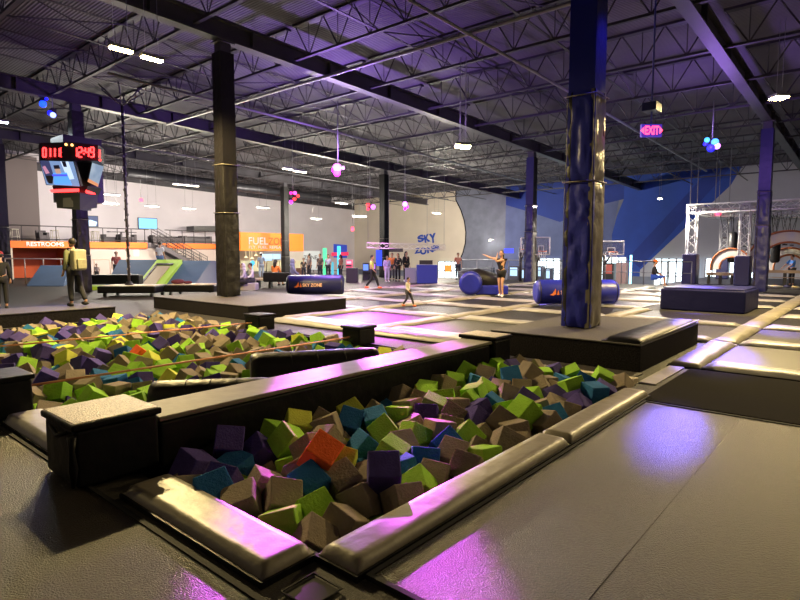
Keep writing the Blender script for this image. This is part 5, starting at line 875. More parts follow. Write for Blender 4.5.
proto=[]
hs=.109
for k,nm in enumerate(CN):
    f=MB(); f.box(-hs,hs,-hs,hs,-hs,hs); me_o=f.build('foam_cube',FOAM[k],None); 
    for v in me_o.data.vertices: v.co.z-=hs     # centre the origin for turning
    b=me_o.modifiers.new('bevel','BEVEL'); b.width=.009; b.segments=2
    COL.objects.unlink(me_o); proto.append(me_o)
ind=[]; rest={0:MB(),1:MB()}
for n,(x,y,z,qw,qx,qy,qz,c) in enumerate(REC):
    q=Quaternion((qw/99,qx/99,qy/99,qz/99)).normalized(); p=Vector((x/1000,y/1000,z/1000))
    if n<300: ind.append((p,q,c))
    else:
        R=q.to_matrix(); rest[0 if y<4200 else 1].obox(p,R@Vector((hs,0,0)),R@Vector((0,hs,0)),R@Vector((0,0,hs)),c)
rest[0].build('foam_cubes',FOAM); rest[1].build('foam_cubes',FOAM)
o=[x for x in COL.objects if x.name.startswith('foam_cubes')]
tag(o[0],'lower mixed foam cubes showing between the cubes of the near pit','foam cubes',kind='stuff')
tag(o[1],'small distant and buried foam cubes filling the left pit','foam cubes',kind='stuff')
zones={}
for p,q,c in ind:
    s=prj(p)
    if p.y<4.2:
        z='in near pit '+('left corner' if p.x<2.5 else 'front end' if p.x<3.3 else 'middle' if p.x<4.6 else 'far half' if p.x<5.8 else 'far end')+(', divider side' if p.y>3.2 else ', rim pad side')
    else:
        z='in left pit '+('front strip' if p.x<2.8 else 'middle strip' if p.x<4.8 else 'far strip')+(', behind dividing wall' if p.y<6.3 else ', before the slacklines' if p.y<8 else ', around the slacklines' if p.y<10 else ', beyond the slacklines' if p.y<12 else ', at back end')
    zones.setdefault((c,z),[]).append((s[0],p,q))
for (c,z),l in zones.items():
    l.sort(key=lambda e:e[0])
    for i,(sx,p,q) in enumerate(l):
        o=proto[c].copy(); COL.objects.link(o); o.name='foam_cube'; o.rotation_mode='QUATERNION'; o.rotation_quaternion=q; o.location=p
        lab='%s foam cube %s'%(CN[c],z)
        if len(l)>1: lab='%s %s foam cube from the left %s'%(oname(i),CN[c],z)
        if c==4: lab='the only orange foam cube '+('in the near pit' if p.y<4.2 else 'in the left pit') if len(l)==1 else lab
        words=lab.split(); 
        tag(o,lab,'foam cube','foam cubes in the '+('near pit' if p.y<4.2 else 'left pit'))
for p_ in proto: 
    if p_.users==0 or not p_.users_collection: bpy.data.objects.remove(p_)
# ------------------------------------------------------------------ carpeted platforms
def platform(x0,x1,y0,y1,h,label,z0=.0):
    t=thing('carpeted_platform',label,'platform',((x0+x1)/2,(y0+y1)/2,z0),0)
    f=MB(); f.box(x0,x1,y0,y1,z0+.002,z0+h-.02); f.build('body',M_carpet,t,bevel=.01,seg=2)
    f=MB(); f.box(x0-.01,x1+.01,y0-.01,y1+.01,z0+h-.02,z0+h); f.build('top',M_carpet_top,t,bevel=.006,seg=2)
    return t
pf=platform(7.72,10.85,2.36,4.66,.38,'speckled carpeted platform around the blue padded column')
g=MB(); pillow(g,7.75,10.85,2.36,2.9,.38,.05,.12,.2,5); g.build('edge_pad',M_black,pf)
g=MB(); g.tube([(7.72,2.355,.40),(10.85,2.355,.43)],.014,6); g.build('edge_trim',M_padc,pf)
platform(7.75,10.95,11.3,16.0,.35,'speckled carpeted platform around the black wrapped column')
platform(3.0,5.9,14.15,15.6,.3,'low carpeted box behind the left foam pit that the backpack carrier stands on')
# ------------------------------------------------------------------ the court of trampolines
x0c,dxc,y0c,dyc=8.5,2.65,2.05,2.95
def court_cell(i,j,first):
    if first is None:
        t=thing('court_trampoline','x','trampoline',(0,0,0),0)
        f=MB(); f.box(.44,dxc-.065,.18,dyc-.275,.002,.014); f.build('bed',M_matfar,t)
        f=MB(); pillow(f,-.05,.42,.17,dyc-.27,.019,.05,.14,.8,11); f.build('front_pad',M_padc,t)
        f=MB(); pillow(f,-.05,dxc-.07,dyc-.26,dyc+.16,.019,.055,.14,.8,23); f.build('side_pad',mat('grey_vinyl_warm_light',(.25,.225,.175),.46,bump=.7,bscale=4,var=.15,vscale=2,spec=.6),t)  # same vinyl as the front pads, its warm tint standing in for lamplight
        f=MB(); f.box(-.06,.44,.175,dyc-.27,.002,.018); f.box(-.06,dxc-.07,dyc-.27,dyc+.17,.002,.018); f.build('pad_skirt',M_black,t)
        kids_scan(t); return t
    return copy_tree(first)
first=None; cells=[]
for j in range(-1,5):
    for i in range(0,7):
        x=x0c+dxc*i; y=y0c+dyc*j
        if i==0 and j==0: continue           # the platform with the blue column
        if i==0 and j in(3,4): continue      # the platform with the black column
        if i==3 and j==0: continue           # the big navy box
        cells.append((i,j,x,y))
for (i,j,x,y) in cells:
    o=court_cell(i,j,first)
    if first is None: first=o
    o.location=(x,y,0); o['label']='padded court trampoline, %s row from the pits, %s line from the right'%(oname(i),oname(j+1)); o['category']='trampoline'; o['group']='trampolines of the open jump court'
f=MB(); pillow(f,8.4,x0c+dxc*7,-1.15,-.92,.02,.07,.3,.4,8); tag(f.build('court_side_pad',M_padc),'long grey pad along the right side of the trampoline court','pad')
f=MB(); pillow(f,7.9,8.42,4.75,10.7,.02,.08,.15,.5,31); tag(f.build('court_front_pad',M_padc),'long wrinkled pad along the front of the court facing the left foam pit','pad')
# ------------------------------------------------------------------ helpers for things seen face on
def slab(pts,depth,m,name,parent,inset=None):
    """a flat board from its four corners with real thickness, extruded away from the viewer"""
    a,b,c,d=[Vector(p) for p in pts]; n=(b-a).cross(d-a).normalized()
    if n.dot(a-Vector((0,0,EYE)))<0: n=-n
    return MB().prism([a,b,c,d],n*depth).build(name,m,parent)
M_scr=lambda n,c1,c2,s,sc=3: mat_screen(n,c1,c2,s,sc)
def mat_screen(n,c1,c2,s,sc):
    m=mat(n,(.02,.02,.02),.3); nt=m.node_tree; N=nt.nodes; L=nt.links; b=N['Principled BSDF']
    tc=N.new('ShaderNodeTexCoord'); t=N.new('ShaderNodeTexNoise'); t.inputs['Scale'].default_value=sc; t.inputs['Detail'].default_value=2; r=N.new('ShaderNodeValToRGB')
    r.color_ramp.elements[0].color=(*c1,1); r.color_ramp.elements[1].color=(*c2,1); r.color_ramp.elements[0].position=.4; r.color_ramp.elements[1].position=.58
    L.new(tc.outputs['Object'],t.inputs['Vector']); L.new(t.outputs['Fac'],r.inputs['Fac']); L.new(r.outputs['Color'],b.inputs['Emission Color']); b.inputs['Emission Strength'].default_value=s; return m
M_led=em('red_led',(1,.03,.03),7); M_red=em('exit_red',(1,.05,.12),5); M_menu=em('menu_screen_glow',(.5,.75,1),1.6)
# ------------------------------------------------------------------ scoreboard
S0=Vector((9.0,24.5,0)); D0=S0.x*CA+S0.y*SA
sb=thing('scoreboard','dark hanging scoreboard with red clock digits and tilted screens on its column','scoreboard',(9.0,24.5,3.2))
DD=D0-1.1
P=lambda x,y,d=0: onD(x,y,DD+d)
DK=mat('scoreboard_black',(.015,.015,.018),.4)
slab([P(39,143),P(70,142,-.25),P(70,160,-.25),P(39,160)],.5,DK,'display_box',sb)
slab([P(70,142,-.25),P(98,145),P(98,161),P(70,160,-.25)],.5,DK,'display_box',sb)
slab([P(98,145),P(104,149,.8),P(104,165,.8),P(98,161)],.4,DK,'display_box',sb)
SEG={'0':'abcdef','1':'bc','2':'abged','4':'fgbc','8':'abcdefg','9':'abcdfg','t':'fedg'}
def seg(s,x0,x1,y0,y1,dep0,name):
    n=len(s.replace(':','')); w=(x1-x0)/(n+.35*s.count(':')); x=x0
    for ch in s:
        f=MB()
        if ch==':':
            for fy in(.33,.67):
                c=P(x+w*.15,y0+(y1-y0)*fy,dep0-.04); f.ball(c,.035,.035,.035,nu=8,nv=6)
            x+=w*.35; f.build('clock_colon',M_led,sb); continue
        g={'a':((.12,0),(.72,0)),'b':((.75,.03),(.75,.48)),'c':((.75,.52),(.75,.97)),'d':((.12,1),(.72,1)),'e':((.09,.52),(.09,.97)),'f':((.09,.03),(.09,.48)),'g':((.12,.5),(.72,.5))}
        for k in SEG[ch]:
            (ax,ay),(bx,by)=g[k]; f.tube([P(x+ax*w,y0+ay*(y1-y0),dep0-.04),P(x+bx*w,y0+by*(y1-y0),dep0-.04)],.028,5)
        x+=w; f.build(name,M_led,sb)
seg('01118',42.5,65,148,157,-.12,'score_digit'); seg('12:49',73,95,147.5,157,-.2,'clock_digit')
f=MB(); f.tube([P(99.5,150,.1),P(99.5,157,.1)],.035,5); f.ball(P(100,160,.1),.04,.04,.04); f.build('score_mark',M_led,sb)
f=MB(); f.ball(P(66,144.5,-.25),.05,.05,.05,nu=8,nv=6); f.ball(P(72,145,-.28),.05,.05,.05,nu=8,nv=6); f.build('indicator_lamp',em('amber_led',(1,.5,.15),4),sb)
# screens
def tv(pts,name,m,depth=.12,parent=sb):
    o=slab(pts,depth,DK,name,parent); c=sum([Vector(p) for p in pts],Vector())/4
    q=[c+(Vector(p)-c)*.95 for p in pts]; n=(Vector(pts[1])-Vector(pts[0])).cross(Vector(pts[3])-Vector(pts[0])).normalized()
    if n.dot(Vector(pts[0])-Vector((0,0,EYE)))>0: n=-n
    q=[p+n*.012 for p in q]; slab(q,.01,m,'screen_picture',o); return o,q,n
o,qd,nn=tv([P(39,160),P(74,161,-.2),P(81,187,.1),P(46,185,.3)],'television',em('tv_blue_grey',(.22,.34,.6),1.1))
def inpic(u,v): a,b,c,d=qd; return (a*(1-u)+b*u)*(1-v)+(d*(1-u)+c*u)*v
def blob(pts,m,off,name='screen_image'):
    slab([inpic(*p)+nn*off for p in pts] if len(pts)==4 else None,.004,m,name,o)
blob([(.0,.0),(.28,.0),(.3,.55),(.05,.9)],em('tv_dark',(.05,.06,.16),1),.006); blob([(.62,0),(.86,0),(.9,.7),(.7,.75)],em('tv_pale',(.6,.75,1),1.3),.006)
blob([(.3,.5),(.72,.45),(.78,.97),(.25,.97)],em('tv_shirt',(.1,.38,1),1.3),.008); blob([(.38,.25),(.54,.22),(.55,.5),(.4,.52)],em('tv_face',(.65,.4,.3),1),.011)
blob([(.38,.17),(.55,.15),(.56,.3),(.38,.32)],em('tv_hair',(.01,.01,.02),1),.014); blob([(.66,.0),(.78,.0),(.78,.22),(.68,.22)],em('tv_hair',(.01,.01,.02),1),.011); blob([(.05,.62),(.3,.6),(.2,.95),(.08,.95)],em('tv_black',(.01,.01,.01),1),.012)
blob([(.03,.25),(.12,.2),(.2,.5),(.08,.55)],em('tv_pink',(.7,.3,.45),1),.011); blob([(.26,.55),(.72,.52),(.72,.6),(.26,.63)],em('tv_caption',(.1,.1,.9),1.2),.016)
tv([P(92,162,.3),P(104,166,1.0),P(98,187,1.1),P(88,181,.5)],'television',M_scr('tv_sky_over_orange',(.25,.35,.5),(.45,.55,.65),1.0,1))
slab([P(89,179,.2),P(98.5,184,.8),P(98,187,.85),P(88,182,.25)],.03,em('tv_orange',(.9,.35,.15),1),'screen_strip',sb)
slab([P(50,189.5),P(78,188.5,-.1),P(78,191.5,-.1),P(51,192.5)],.06,M_led,'red_light_bar',sb); slab([P(86,190,.1),P(95,193,.5),P(96,196,.5),P(87,192,.1)],.06,M_led,'red_light_bar',sb)
spk=slab([P(55,193),P(80,193,-.2),P(80,210,-.1),P(57,208)],.6,mat('speaker_grey',(.09,.1,.1),.6),'speaker_cabinet',sb); slab([P(63,198,-.1),P(73,197.5,-.13),P(73,207,-.1),P(63,207,-.08)],.05,mat('speaker_cone_plate',(.3,.31,.3),.6),'speaker_plate',spk)
slab([P(80,193,-.2),P(98,195,.4),P(97,208,.4),P(80,210,-.1)],.6,mat('speaker_grey',(.09,.1,.1),.6),'speaker_cabinet',sb)
slab([P(52,186,.2),P(88,186,.1),P(84,194,.1),P(56,194,.2)],.9,DK,'hub',sb); f=MB(); f.box(8.3,9.7,23.9,25.2,3.6,6.1); f.build('core_box',DK,sb)
# ------------------------------------------------------------------ balcony side
YM=40.; Q=lambda x,y,Y=YM: onY(x,y,Y)
xa=Q(5,248).x; xb=Q(147,243).x; xc=Q(236,243).x; ZB,ZT=1.92,2.34
t=thing('balcony','balcony floor over the restrooms with an orange band and RESTROOMS lettering','balcony',((xa+xc)/2,42.5,0))
f=MB(); f.box(xa,xc,YM+.31,YW-.02,ZB+.07,ZT-.005); f.build('floor_slab',mat('balcony_slab',(.2,.18,.2),.8),t)
f=MB(); f.box(xa,xb,YM-.05,YM-.005,ZB,ZT); f.box(Q(162,243).x,xc,YM-.05,YM-.005,ZB+.0,ZT-.02); bd=f.build('orange_band',M_orange,t)
a=Q(26.5,246.5,YM-.06); b=Q(64,246.5,YM-.06)
txt('restrooms_lettering','RESTROOMS',(a.x,YM-.06,ZB+.1),(1,0,0),(0,0,1),.27,.02,M_wletter,bd,width=b.x-a.x,bold=.02)
f=MB(); f.box(Q(70,260).x,xc,YM+.1,YM+.3,0,ZB+.05); struct_(f.build('wall_under_balcony',mat('warm_lilac_wall',(.50,.42,.38),.8)))
f=MB(); f.box(xa,Q(13,260).x,YM+.0,YM+.3,0,ZB); struct_(f.build('wall_restroom_pier',mat('cream_wall',(.62,.52,.4),.8)))
f=MB(); f.box(Q(13,260).x,Q(70,260).x,YM+2.2,YM+2.3,0,ZB+.05); f.box(Q(70,260).x-.02,Q(70,260).x+.1,YM+.3,YM+2.3,0,ZB+.05); struct_(f.build('wall_restroom',M_orangew))
M_rail=mat('dark_rail_steel',(.06,.055,.06),.5,metal=.4)
f=MB()
for zz in (ZT+.95,ZT+.12): f.tube([(xa,YM+.15,zz),(Q(150,240).x,YM+.15,zz)],.03,6)
for zz in (ZT+.95,ZT+.12): f.tube([(Q(166,240).x,YM+.15,zz),(xc,YM+.15,zz)],.03,6)
x=xa
while x<xc:
    if not(Q(150,240).x<x<Q(166,240).x): f.tube([(x,YM+.15,ZT-.0),(x,YM+.15,ZT+.95)],.028,6)
    x+=.95
tag(f.build('balcony_railing',M_rail),'thin dark railing along the front of the balcony','railing')
f=MB(); f.prism([(4,43.6,ZT),(Q(40,222,43.6).x,43.6,ZT),(Q(37,165,43.6).x,43.6,8),(4,43.6,8.4)],(0,1.35,0)); struct_(f.build('wall_balcony_pier',mat('brown_grey_wall',(.17,.14,.14),.8)))
def box_thing(name,label,cat,pts,m,depth=.4,group=None):
    t=slab(pts,depth,m,name,None); return tag(t,label,cat,group)
# stools
def stool(x,Y,label):
    p=Q(x,243,Y); t=thing('bar_stool',label,'stool',(p.x,Y,ZT),0,'bar stools on the balcony')
    M=mat('pale_stool_metal',(.55,.5,.42),.5)
    f=MB(); f.box(p.x-.2,p.x+.2,Y-.2,Y+.2,ZT+.72,ZT+.77); f.build('seat',M,t,bevel=.02)
    for i in(-1,1):
        for j in(-1,1): f=MB(); f.tube([(p.x+i*.15,Y+j*.15,ZT+.73),(p.x+i*.23,Y+j*.23,ZT+.0)],.025,6); f.build('leg',M,t)
    f=MB(); f.tube([(p.x+i*.2,Y+j*.2,ZT+.3) for i,j in((-1,-1),(1,-1),(1,1),(-1,1),(-1,-1))],.018,6); f.build('foot_ring',M,t)
stool(15,41.5,'pale metal bar stool on the balcony nearest the left edge above the restroom band'); stool(55,41.5,'pale metal bar stool on the balcony just left of the scoreboard column'); stool(96,41.6,'pale metal bar stool on the balcony right of the scoreboard column')
stool(90,42.3,'pale metal bar stool set back behind the one right of the scoreboard column')
M_sofa=mat('dark_lounge_vinyl',(.09,.075,.085),.6)
def sofa(x0,x1,y0,label,Y=41.4,m=None):
    a=Q(x0,243,Y).x; b=Q(x1,243,Y).x; t=thing('lounge_seat',label,'seat',((a+b)/2,Y,ZT),0,'dark lounge seats on the balcony'); m=m or M_sofa
    h=Q(x0,y0,Y).z
    f=MB(); f.box(a,b,Y,Y+.8,ZT,ZT+.42); f.build('seat',m,t,bevel=.03); f=MB(); f.box(a,b,Y+.62,Y+.85,ZT+.3,h); f.build('backrest',m,t,bevel=.03)
    for s in (a,b-.18): f=MB(); f.box(s,s+.18,Y-.02,Y+.6,ZT,ZT+.6); f.build('arm',m,t,bevel=.02)
sofa(40,50,230,'dark lounge seat on the balcony between the first two stools'); sofa(104,122,237,'low grey lounge seat under the small screen on the balcony',42.2,mat('grey_lounge',(.13,.12,.13),.6)); sofa(120,137,237,'dark lounge seat on the balcony left of the blue screen')
sofa(153,184,236,'long dark lounge seat at the top of the stairs'); sofa(185,212,236,'grey lounge seat on the balcony beside the black wrapped column',41.4,mat('grey_lounge',(.13,.12,.13),.6))
f=MB(); a=Q(103,237,42); b=Q(130,237,42); f.box(a.x,b.x,40.9,41.35,ZT+.72,ZT+.76); f.box((a.x+b.x)/2-.05,(a.x+b.x)/2+.05,41.2,41.3,ZT,ZT+.72); tag(f.build('table',M_sofa),'long low table on the balcony before the lounge seats','table')
# wall screens
def wtv(x0,y0,x1,y1,m,label,Y=YW-.02,Z=None):
    a=Q(x0,y0,Y); b=Q(x1,y1,Y); t=thing('television',label,'television',((a.x+b.x)/2,Y,b.z))
    f=MB(); f.box(a.x,b.x,Y-.1,Y,b.z,a.z); f.build('casing',DK,t); f=MB(); f.box(a.x+.04,b.x-.04,Y-.11,Y-.1,b.z+.04,a.z-.04); f.build('screen',m,t); return t
wtv(137.5,217.5,157,229.5,em('pale_blue_screen',(.22,.6,1),1.7),'glowing light blue screen on the white wall above the stairs')
w=wtv(87,215.5,98,227,em('dark_blue_screen',(.04,.08,.25),1),'small screen with a slanted white and blue picture right of the scoreboard column')
f=MB(); a=Q(87.5,226,YW-.14); b=Q(97,222,YW-.14); c=Q(88,219,YW-.14); f.prism([a,Q(96,226,YW-.14),b,c],(0,.02,0)); f.build('screen_picture',em('screen_white',(.6,.8,1),1.8),w)
f=MB(); a=Q(134,243.5,YM-.0); 
tag(slab([Q(134,250,YM+.08),Q(139,250,YM+.08),Q(139,256,YM+.08),Q(134,256,YM+.08)],.03,M_wletter,'notice_board',None),'small white framed notice on the lilac wall below the orange band','notice')
# stairs
t=thing('staircase','dark steel staircase going down to the right from the balcony','staircase',(21.5,39.4,0))
A=Q(155,243,39.4); B=Q(205,268,39.4); A.z=ZT; B.z=.3; n=11; f=MB()
for i in range(n):
    u=i/n; x=A.x+(B.x-A.x)*u; z=A.z+(B.z-A.z)*u; f.box(x,x+(B.x-A.x)/n+.05,39.0,39.9,z-.06,z)
f.build('treads',M_rail,t)
for Y in(38.98,39.92): f=MB(); f.prism([(A.x,Y,A.z),(A.x,Y,A.z-.32),(B.x,Y,B.z-.32),(B.x,Y,B.z)],(0,.05,0)); f.build('stringer',M_sofa,t)
for Y in(39.0,39.9):
    f=MB()
    for h in(.3,.55,.8,1.0): f.tube([(A.x,Y,A.z+h),(B.x,Y,B.z+h)],.022,6)
    for i in range(7): u=i/6; f.tube([(A.x+(B.x-A.x)*u,Y,A.z+(B.z-A.z)*u),(A.x+(B.x-A.x)*u,Y,A.z+(B.z-A.z)*u+1.0)],.022,6)
    f.build('handrail',M_rail,t)
box_thing('soffit_box','dark bulkhead box hanging above the lounge beside the wrapped column','bulkhead',[Q(194,226,43),Q(222,226,43),Q(222,231,43),Q(194,231,43)],DK,1.2)
# ------------------------------------------------------------------ snack bar
YS=38.; a=Q(240.5,233,YS); b=Q(303.5,252,YS); zt=3.22; zb=Q(272,251,YS).z
t=thing('snack_bar','orange fronted snack bar canopy with FUEL ZONE lettering','snack bar',((a.x+b.x)/2,YS+1,0))
f=MB(); f.box(a.x,b.x,YS,YS+.35,zb,zt); cn=f.build('orange_canopy',mat('orange_sign_board',(.95,.2,.02),.55,emit=(1,.2,.02),es=.55),t)
h=.58; x0=Q(248.5,244,YS).x; xm=Q(268,244,YS).x; x2=Q(292,244,YS).x
z1=Q(250,244.5,YS).z
txt('sign_word_fuel','FUEL',(x0,YS-.02,z1),(1,0,0),(0,0,1),h,.03,em('sign_white',(1,.95,.9),.9),cn,width=xm-x0-.03,bold=.01)
txt('sign_word_zone','ZONE',(xm+.02,YS-.02,z1),(1,0,0),(0,0,1),h,.03,M_redor,cn,width=(xm-x0)*1.12)
txt('sign_slogan','FLY. FUEL. REPEAT.',(x0,YS-.02,Q(250,248.6,YS).z),(1,0,0),(0,0,1),.23,.03,em('sign_white',(1,.95,.9),.9),cn,width=(xm-x0)*1.85,bold=.005)
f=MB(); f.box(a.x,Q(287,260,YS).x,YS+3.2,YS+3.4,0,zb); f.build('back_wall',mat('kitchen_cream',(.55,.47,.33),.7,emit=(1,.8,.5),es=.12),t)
f=MB(); f.box(Q(287,260,YS).x,b.x,YS+.05,YS+.3,0,zb); f.build('side_panel',mat('beige_panel',(.42,.38,.34),.7),t)
for (u,v,y0,y1) in ((262.5,272.5,254,259),(273.3,280.5,254,259),(264,272,259.5,262)):
    p=Q(u,y0,YS+.9); r=Q(v,y1,YS+.9); g=MB(); g.box(p.x,r.x,YS+.9,YS+.98,r.z,p.z); g.build('menu_screen',M_menu,t)
for i,(u,v) in enumerate(((241,252),(253,266),(267,279.5),(280,288),(288.5,303))):
    p=Q(u,260,YS-.6); r=Q(v,271,YS-.6); g=MB(); g.box(p.x,r.x,YS-.6,YS-.5,r.z,p.z-.05); g.build('counter_panel',mat('pale_yellow_panel',(.46,.43,.28),.6),t)
    g=MB(); g.box(p.x,r.x-.02,YS-.5,YS-.2,0.,r.z+.1); g.build('counter_base',mat('counter_dark',(.1,.09,.09),.7),t)
for i,(u,y,w) in enumerate(((246,256,3),(252,257,2),(256,254,3.5),(250,262,2))):
    p=Q(u,y,YS+1.5); g=MB(); g.tube([(p.x,YS+1.5,p.z),(p.x,YS+1.5,zb+.1)],.015,5); g.tube([(p.x,YS+1.5,p.z-.15),(p.x,YS+1.5,p.z)],[.18,.04],10); g.build('pendant',em('kitchen_pendant',(1,.8,.45),2),t)
g=MB(); p=Q(252.5,263,YS-1); g.ball(p,.17,.17,.2); g.tube([(p.x,p.y,0),(p.x,p.y,p.z-.1)],.03,6); tag(g.build('balloon',em('cyan_glow',(.05,.55,.9),1.5)),'round glowing cyan lamp at the snack counter','lamp')
# ------------------------------------------------------------------ things along the far left floor
def cab(x0,x1,y0,y1,D,m,label,name='cabinet',cat='cabinet',th=.7,screen=None,group=None):
    pts=[onD(x0,y0,D),onD(x1,y0,D),onD(x1,y1,D),onD(x0,y1,D)]; zb=max(.0,pts[2].z if pts[2].z>.12 else 0)
    c=(pts[0]+pts[1])/2; w=(pts[1]-pts[0]).length; t=thing(name,label,cat,(c.x,c.y,zb),0,group); ang=HA-math.pi/2; F=Vector((CA,SA))
    f=MB(); f.rbox((c.x+F.x*th/2,c.y+F.y*th/2),ang,w,th,zb+.001,pts[0].z); b=f.build('body',m,t,bevel=.02,seg=2)
    if screen:
        f=MB(); zz=pts[0].z-(pts[0].z-zb)*.42; f.rbox((c.x-F.x*.012,c.y-F.y*.012),ang,w*.78,.02,zz,pts[0].z-.08); f.build('screen',screen,t)
        f=MB(); f.rbox((c.x-F.x*.1,c.y-F.y*.1),ang,w*.9,.2,zz-.16,zz-.08); f.build('control_shelf',DK,t)
    return t
cab(346,357.5,268,281.5,30.5,mat('dark_case',(.03,.025,.04),.5),'dark square cabinet right of the pink lit arcade machine',screen=None)
cab(362.5,369,263,281,33,mat('dark_case',(.03,.025,.04),.5),'dark arcade machine with a blue screen left of the blue banner','arcade_machine','arcade machine',screen=em('arc_blue',(.15,.3,1),1.5))
cab(369.5,376,262.5,281,33.3,mat('dark_case2',(.06,.05,.09),.5),'arcade machine with a violet screen next to the blue banner','arcade_machine','arcade machine',screen=em('arc_violet',(.6,.2,1),1.3))
cab(346,352,260,268.5,34.5,mat('pink_case',(.4,.05,.12),.5,emit=(1,.1,.25),es=.8),'pink glowing arcade machine above the dark cabinet','arcade_machine','arcade machine',screen=em('arc_pink',(1,.4,.5),1.8))
cab(296,302,268,280,33.5,mat('brown_case',(.2,.1,.06),.6),'low brown games cabinet right of the snack counter','cabinet','cabinet')
cab(322.6,326.4,248,277,35,em('green_tube_tower',(.1,.95,.45),1.3),'tall glowing green light tower by the ZONE stand','light_tower','light tower',th=.25)
cab(337,340.3,246,278,35,em('cyan_tube_tower',(.05,.7,1),1.6),'tall glowing cyan light tower in front of the blue poster','light_tower','light tower',th=.25)
cab(331,333.5,262,280,35.5,em('aqua_tube',(.1,.6,.8),1.1),'short aqua light post between the green and cyan towers','light_tower','light tower',th=.2)
bp=box_thing('poster_board','blue poster board on the left wall behind the cyan light tower','poster',[Q(334,244,YW-.1),Q(347,245,YW-.1),Q(347,258,YW-.1),Q(334,257.5,YW-.1)],mat('poster_blue',(.03,.07,.45),.6,emit=(.05,.1,.8),es=.35),.08)
box_thing('red_sign','small red sign fixed across the blue poster board','sign',[Q(332,252.5,YW-.4),Q(348.5,252,YW-.4),Q(348.5,255.5,YW-.4),Q(332,256,YW-.4)],mat('red_sign',(.5,.03,.08),.5,emit=(1,.05,.15),es=.8),.08)
f=MB(); 
t=thing('zone_stand','pale stand with black ZONE lettering between snack bar and light towers','stand',(Q(311,260,39).x,39,0))
a=Q(303.5,251,39); b=Q(320,273,39); g=MB(); g.box(a.x,b.x,39.0,39.2,0,a.z); g.build('board',mat('pale_board',(.55,.58,.6),.6,emit=(.6,.8,.9),es=.15),t)
z=Q(305,259.5,38.9).z; txt('zone_lettering','ZONE',(Q(304.2,259,38.9).x,38.98,z),(1,0,0),(0,0,1),.36,.02,DK,t,width=Q(317.5,259,38.9).x-Q(304.2,259,38.9).x); g=MB(); p=Q(310,255,38.9); g.ball((p.x,38.95,p.z),.12,.04,.16); g.build('emblem',DK,t)
for y,l in((248,'upper'),(270,'lower')):
    a=Q(303,y,36); b=Q(352,y+1,36); f=MB(); f.tube([a,b],.03,6)
    if y==270:
        for i in range(6): p=a.lerp(b,i/5); f.tube([(p.x,p.y,0),p],.03,6)
        tag(f.build('queue_rail',M_rail),'thin dark rail along the floor right of the snack bar','rail')
# balcony side low rail behind the ramps
f=MB(); a=Q(5,258.5,34.0); b=Q(110,259.5,34); f.tube([a,b],.03,6)
for i in range(7): p=a.lerp(b,i/6); f.tube([(p.x,p.y,0),p],.03,6)
tag(f.build('safety_rail',mat('pale_rail',(.6,.45,.35),.5)),'thin pale rail on posts in front of the restroom opening','rail')
f=MB(); a=onD(235,268,24.5)
# blue banner, suspended truss, sign, blue counter
box_thing('banner','bright blue banner between the arcade machines and the far dark column','banner',[onD(376,250,34.5),onD(382,250,34.5),onD(382,266,34.5),onD(376,266,34.5)],mat('blue_banner',(.02,.05,.6),.5,emit=(.03,.08,1),es=.7),.06)
def truss(a,b,w,up,m,name,parent=None,r=.03,r2=.015,step=None):
    a=Vector(a);b=Vector(b);d=(b-a); L=d.length; d.normalize(); u=Vector(up).normalized(); s=d.cross(u).normalized(); u=s.cross(d); f=MB()
    cs=[(u*i+s*j)*w/2 for i,j in((-1,-1),(-1,1),(1,1),(1,-1))]
    for c in cs: f.tube([a+c,b+c],r,6)
    n=max(2,int(L/(step or w)))
    for k in range(4):
        c1,c2=cs[k],cs[(k+1)%4]
        for i in range(n): p=a+d*L*i/n; q=a+d*L*(i+1)/n; f.tube([p+(c1 if i%2 else c2),q+(c2 if i%2 else c1)],r2,5,sm=False)
    for k in range(4):
        for e in(a,b): f.tube([e+cs[k],e+cs[(k+1)%4]],r2,5,sm=False)
    return f.build(name,m,parent)
D1=29.5; A=onD(367,245.5,D1); B=onD(445,247.5,D1)
t=thing('hanging_truss','white horizontal lighting truss hanging on wires before the logo wall','truss',(A+B)/2)
truss(A,B,.26,(0,0,1),mat('cream_truss',(.7,.68,.58),.5),'truss_beam',t,.025,.014,.4)
for x,yt in((368,200),(389,203),(427,195),(444,193)):
    c=onD(x,246,D1); g=MB(); g.tube([c,(c.x,c.y,zg(c.x)+.1)],.009,5); g.build('suspension_wire',M_grey,t)
f=MB(); A=onD(365,215,D1+1); B=onD(443,222,D1+1)
box_thing('hanging_sign','dark slatted sign box hanging under the white truss','sign',[onD(389,248.5,D1-.3),onD(403,248.5,D1-.3),onD(403,252,D1-.3),onD(389,252,D1-.3)],mat('dark_slats',(.05,.05,.04),.6,bump=.5,bscale=20),.2)
g=cab(417,437.5,265,283.5,29.5,mat('blue_counter',(.015,.03,.3),.45),'royal blue kiosk counter under the graffiti logo','kiosk','kiosk',1.2); p=onD(426,262,29.8); f=MB(); f.rbox((p.x,p.y),HA-math.pi/2,.7,.1,1.0,1.22); f.build('screen',DK,g)
cab(405,416,268,283,29.8,mat('grey_kiosk',(.22,.22,.3),.5),'grey panel counter just left of the blue kiosk','kiosk','kiosk',.5)
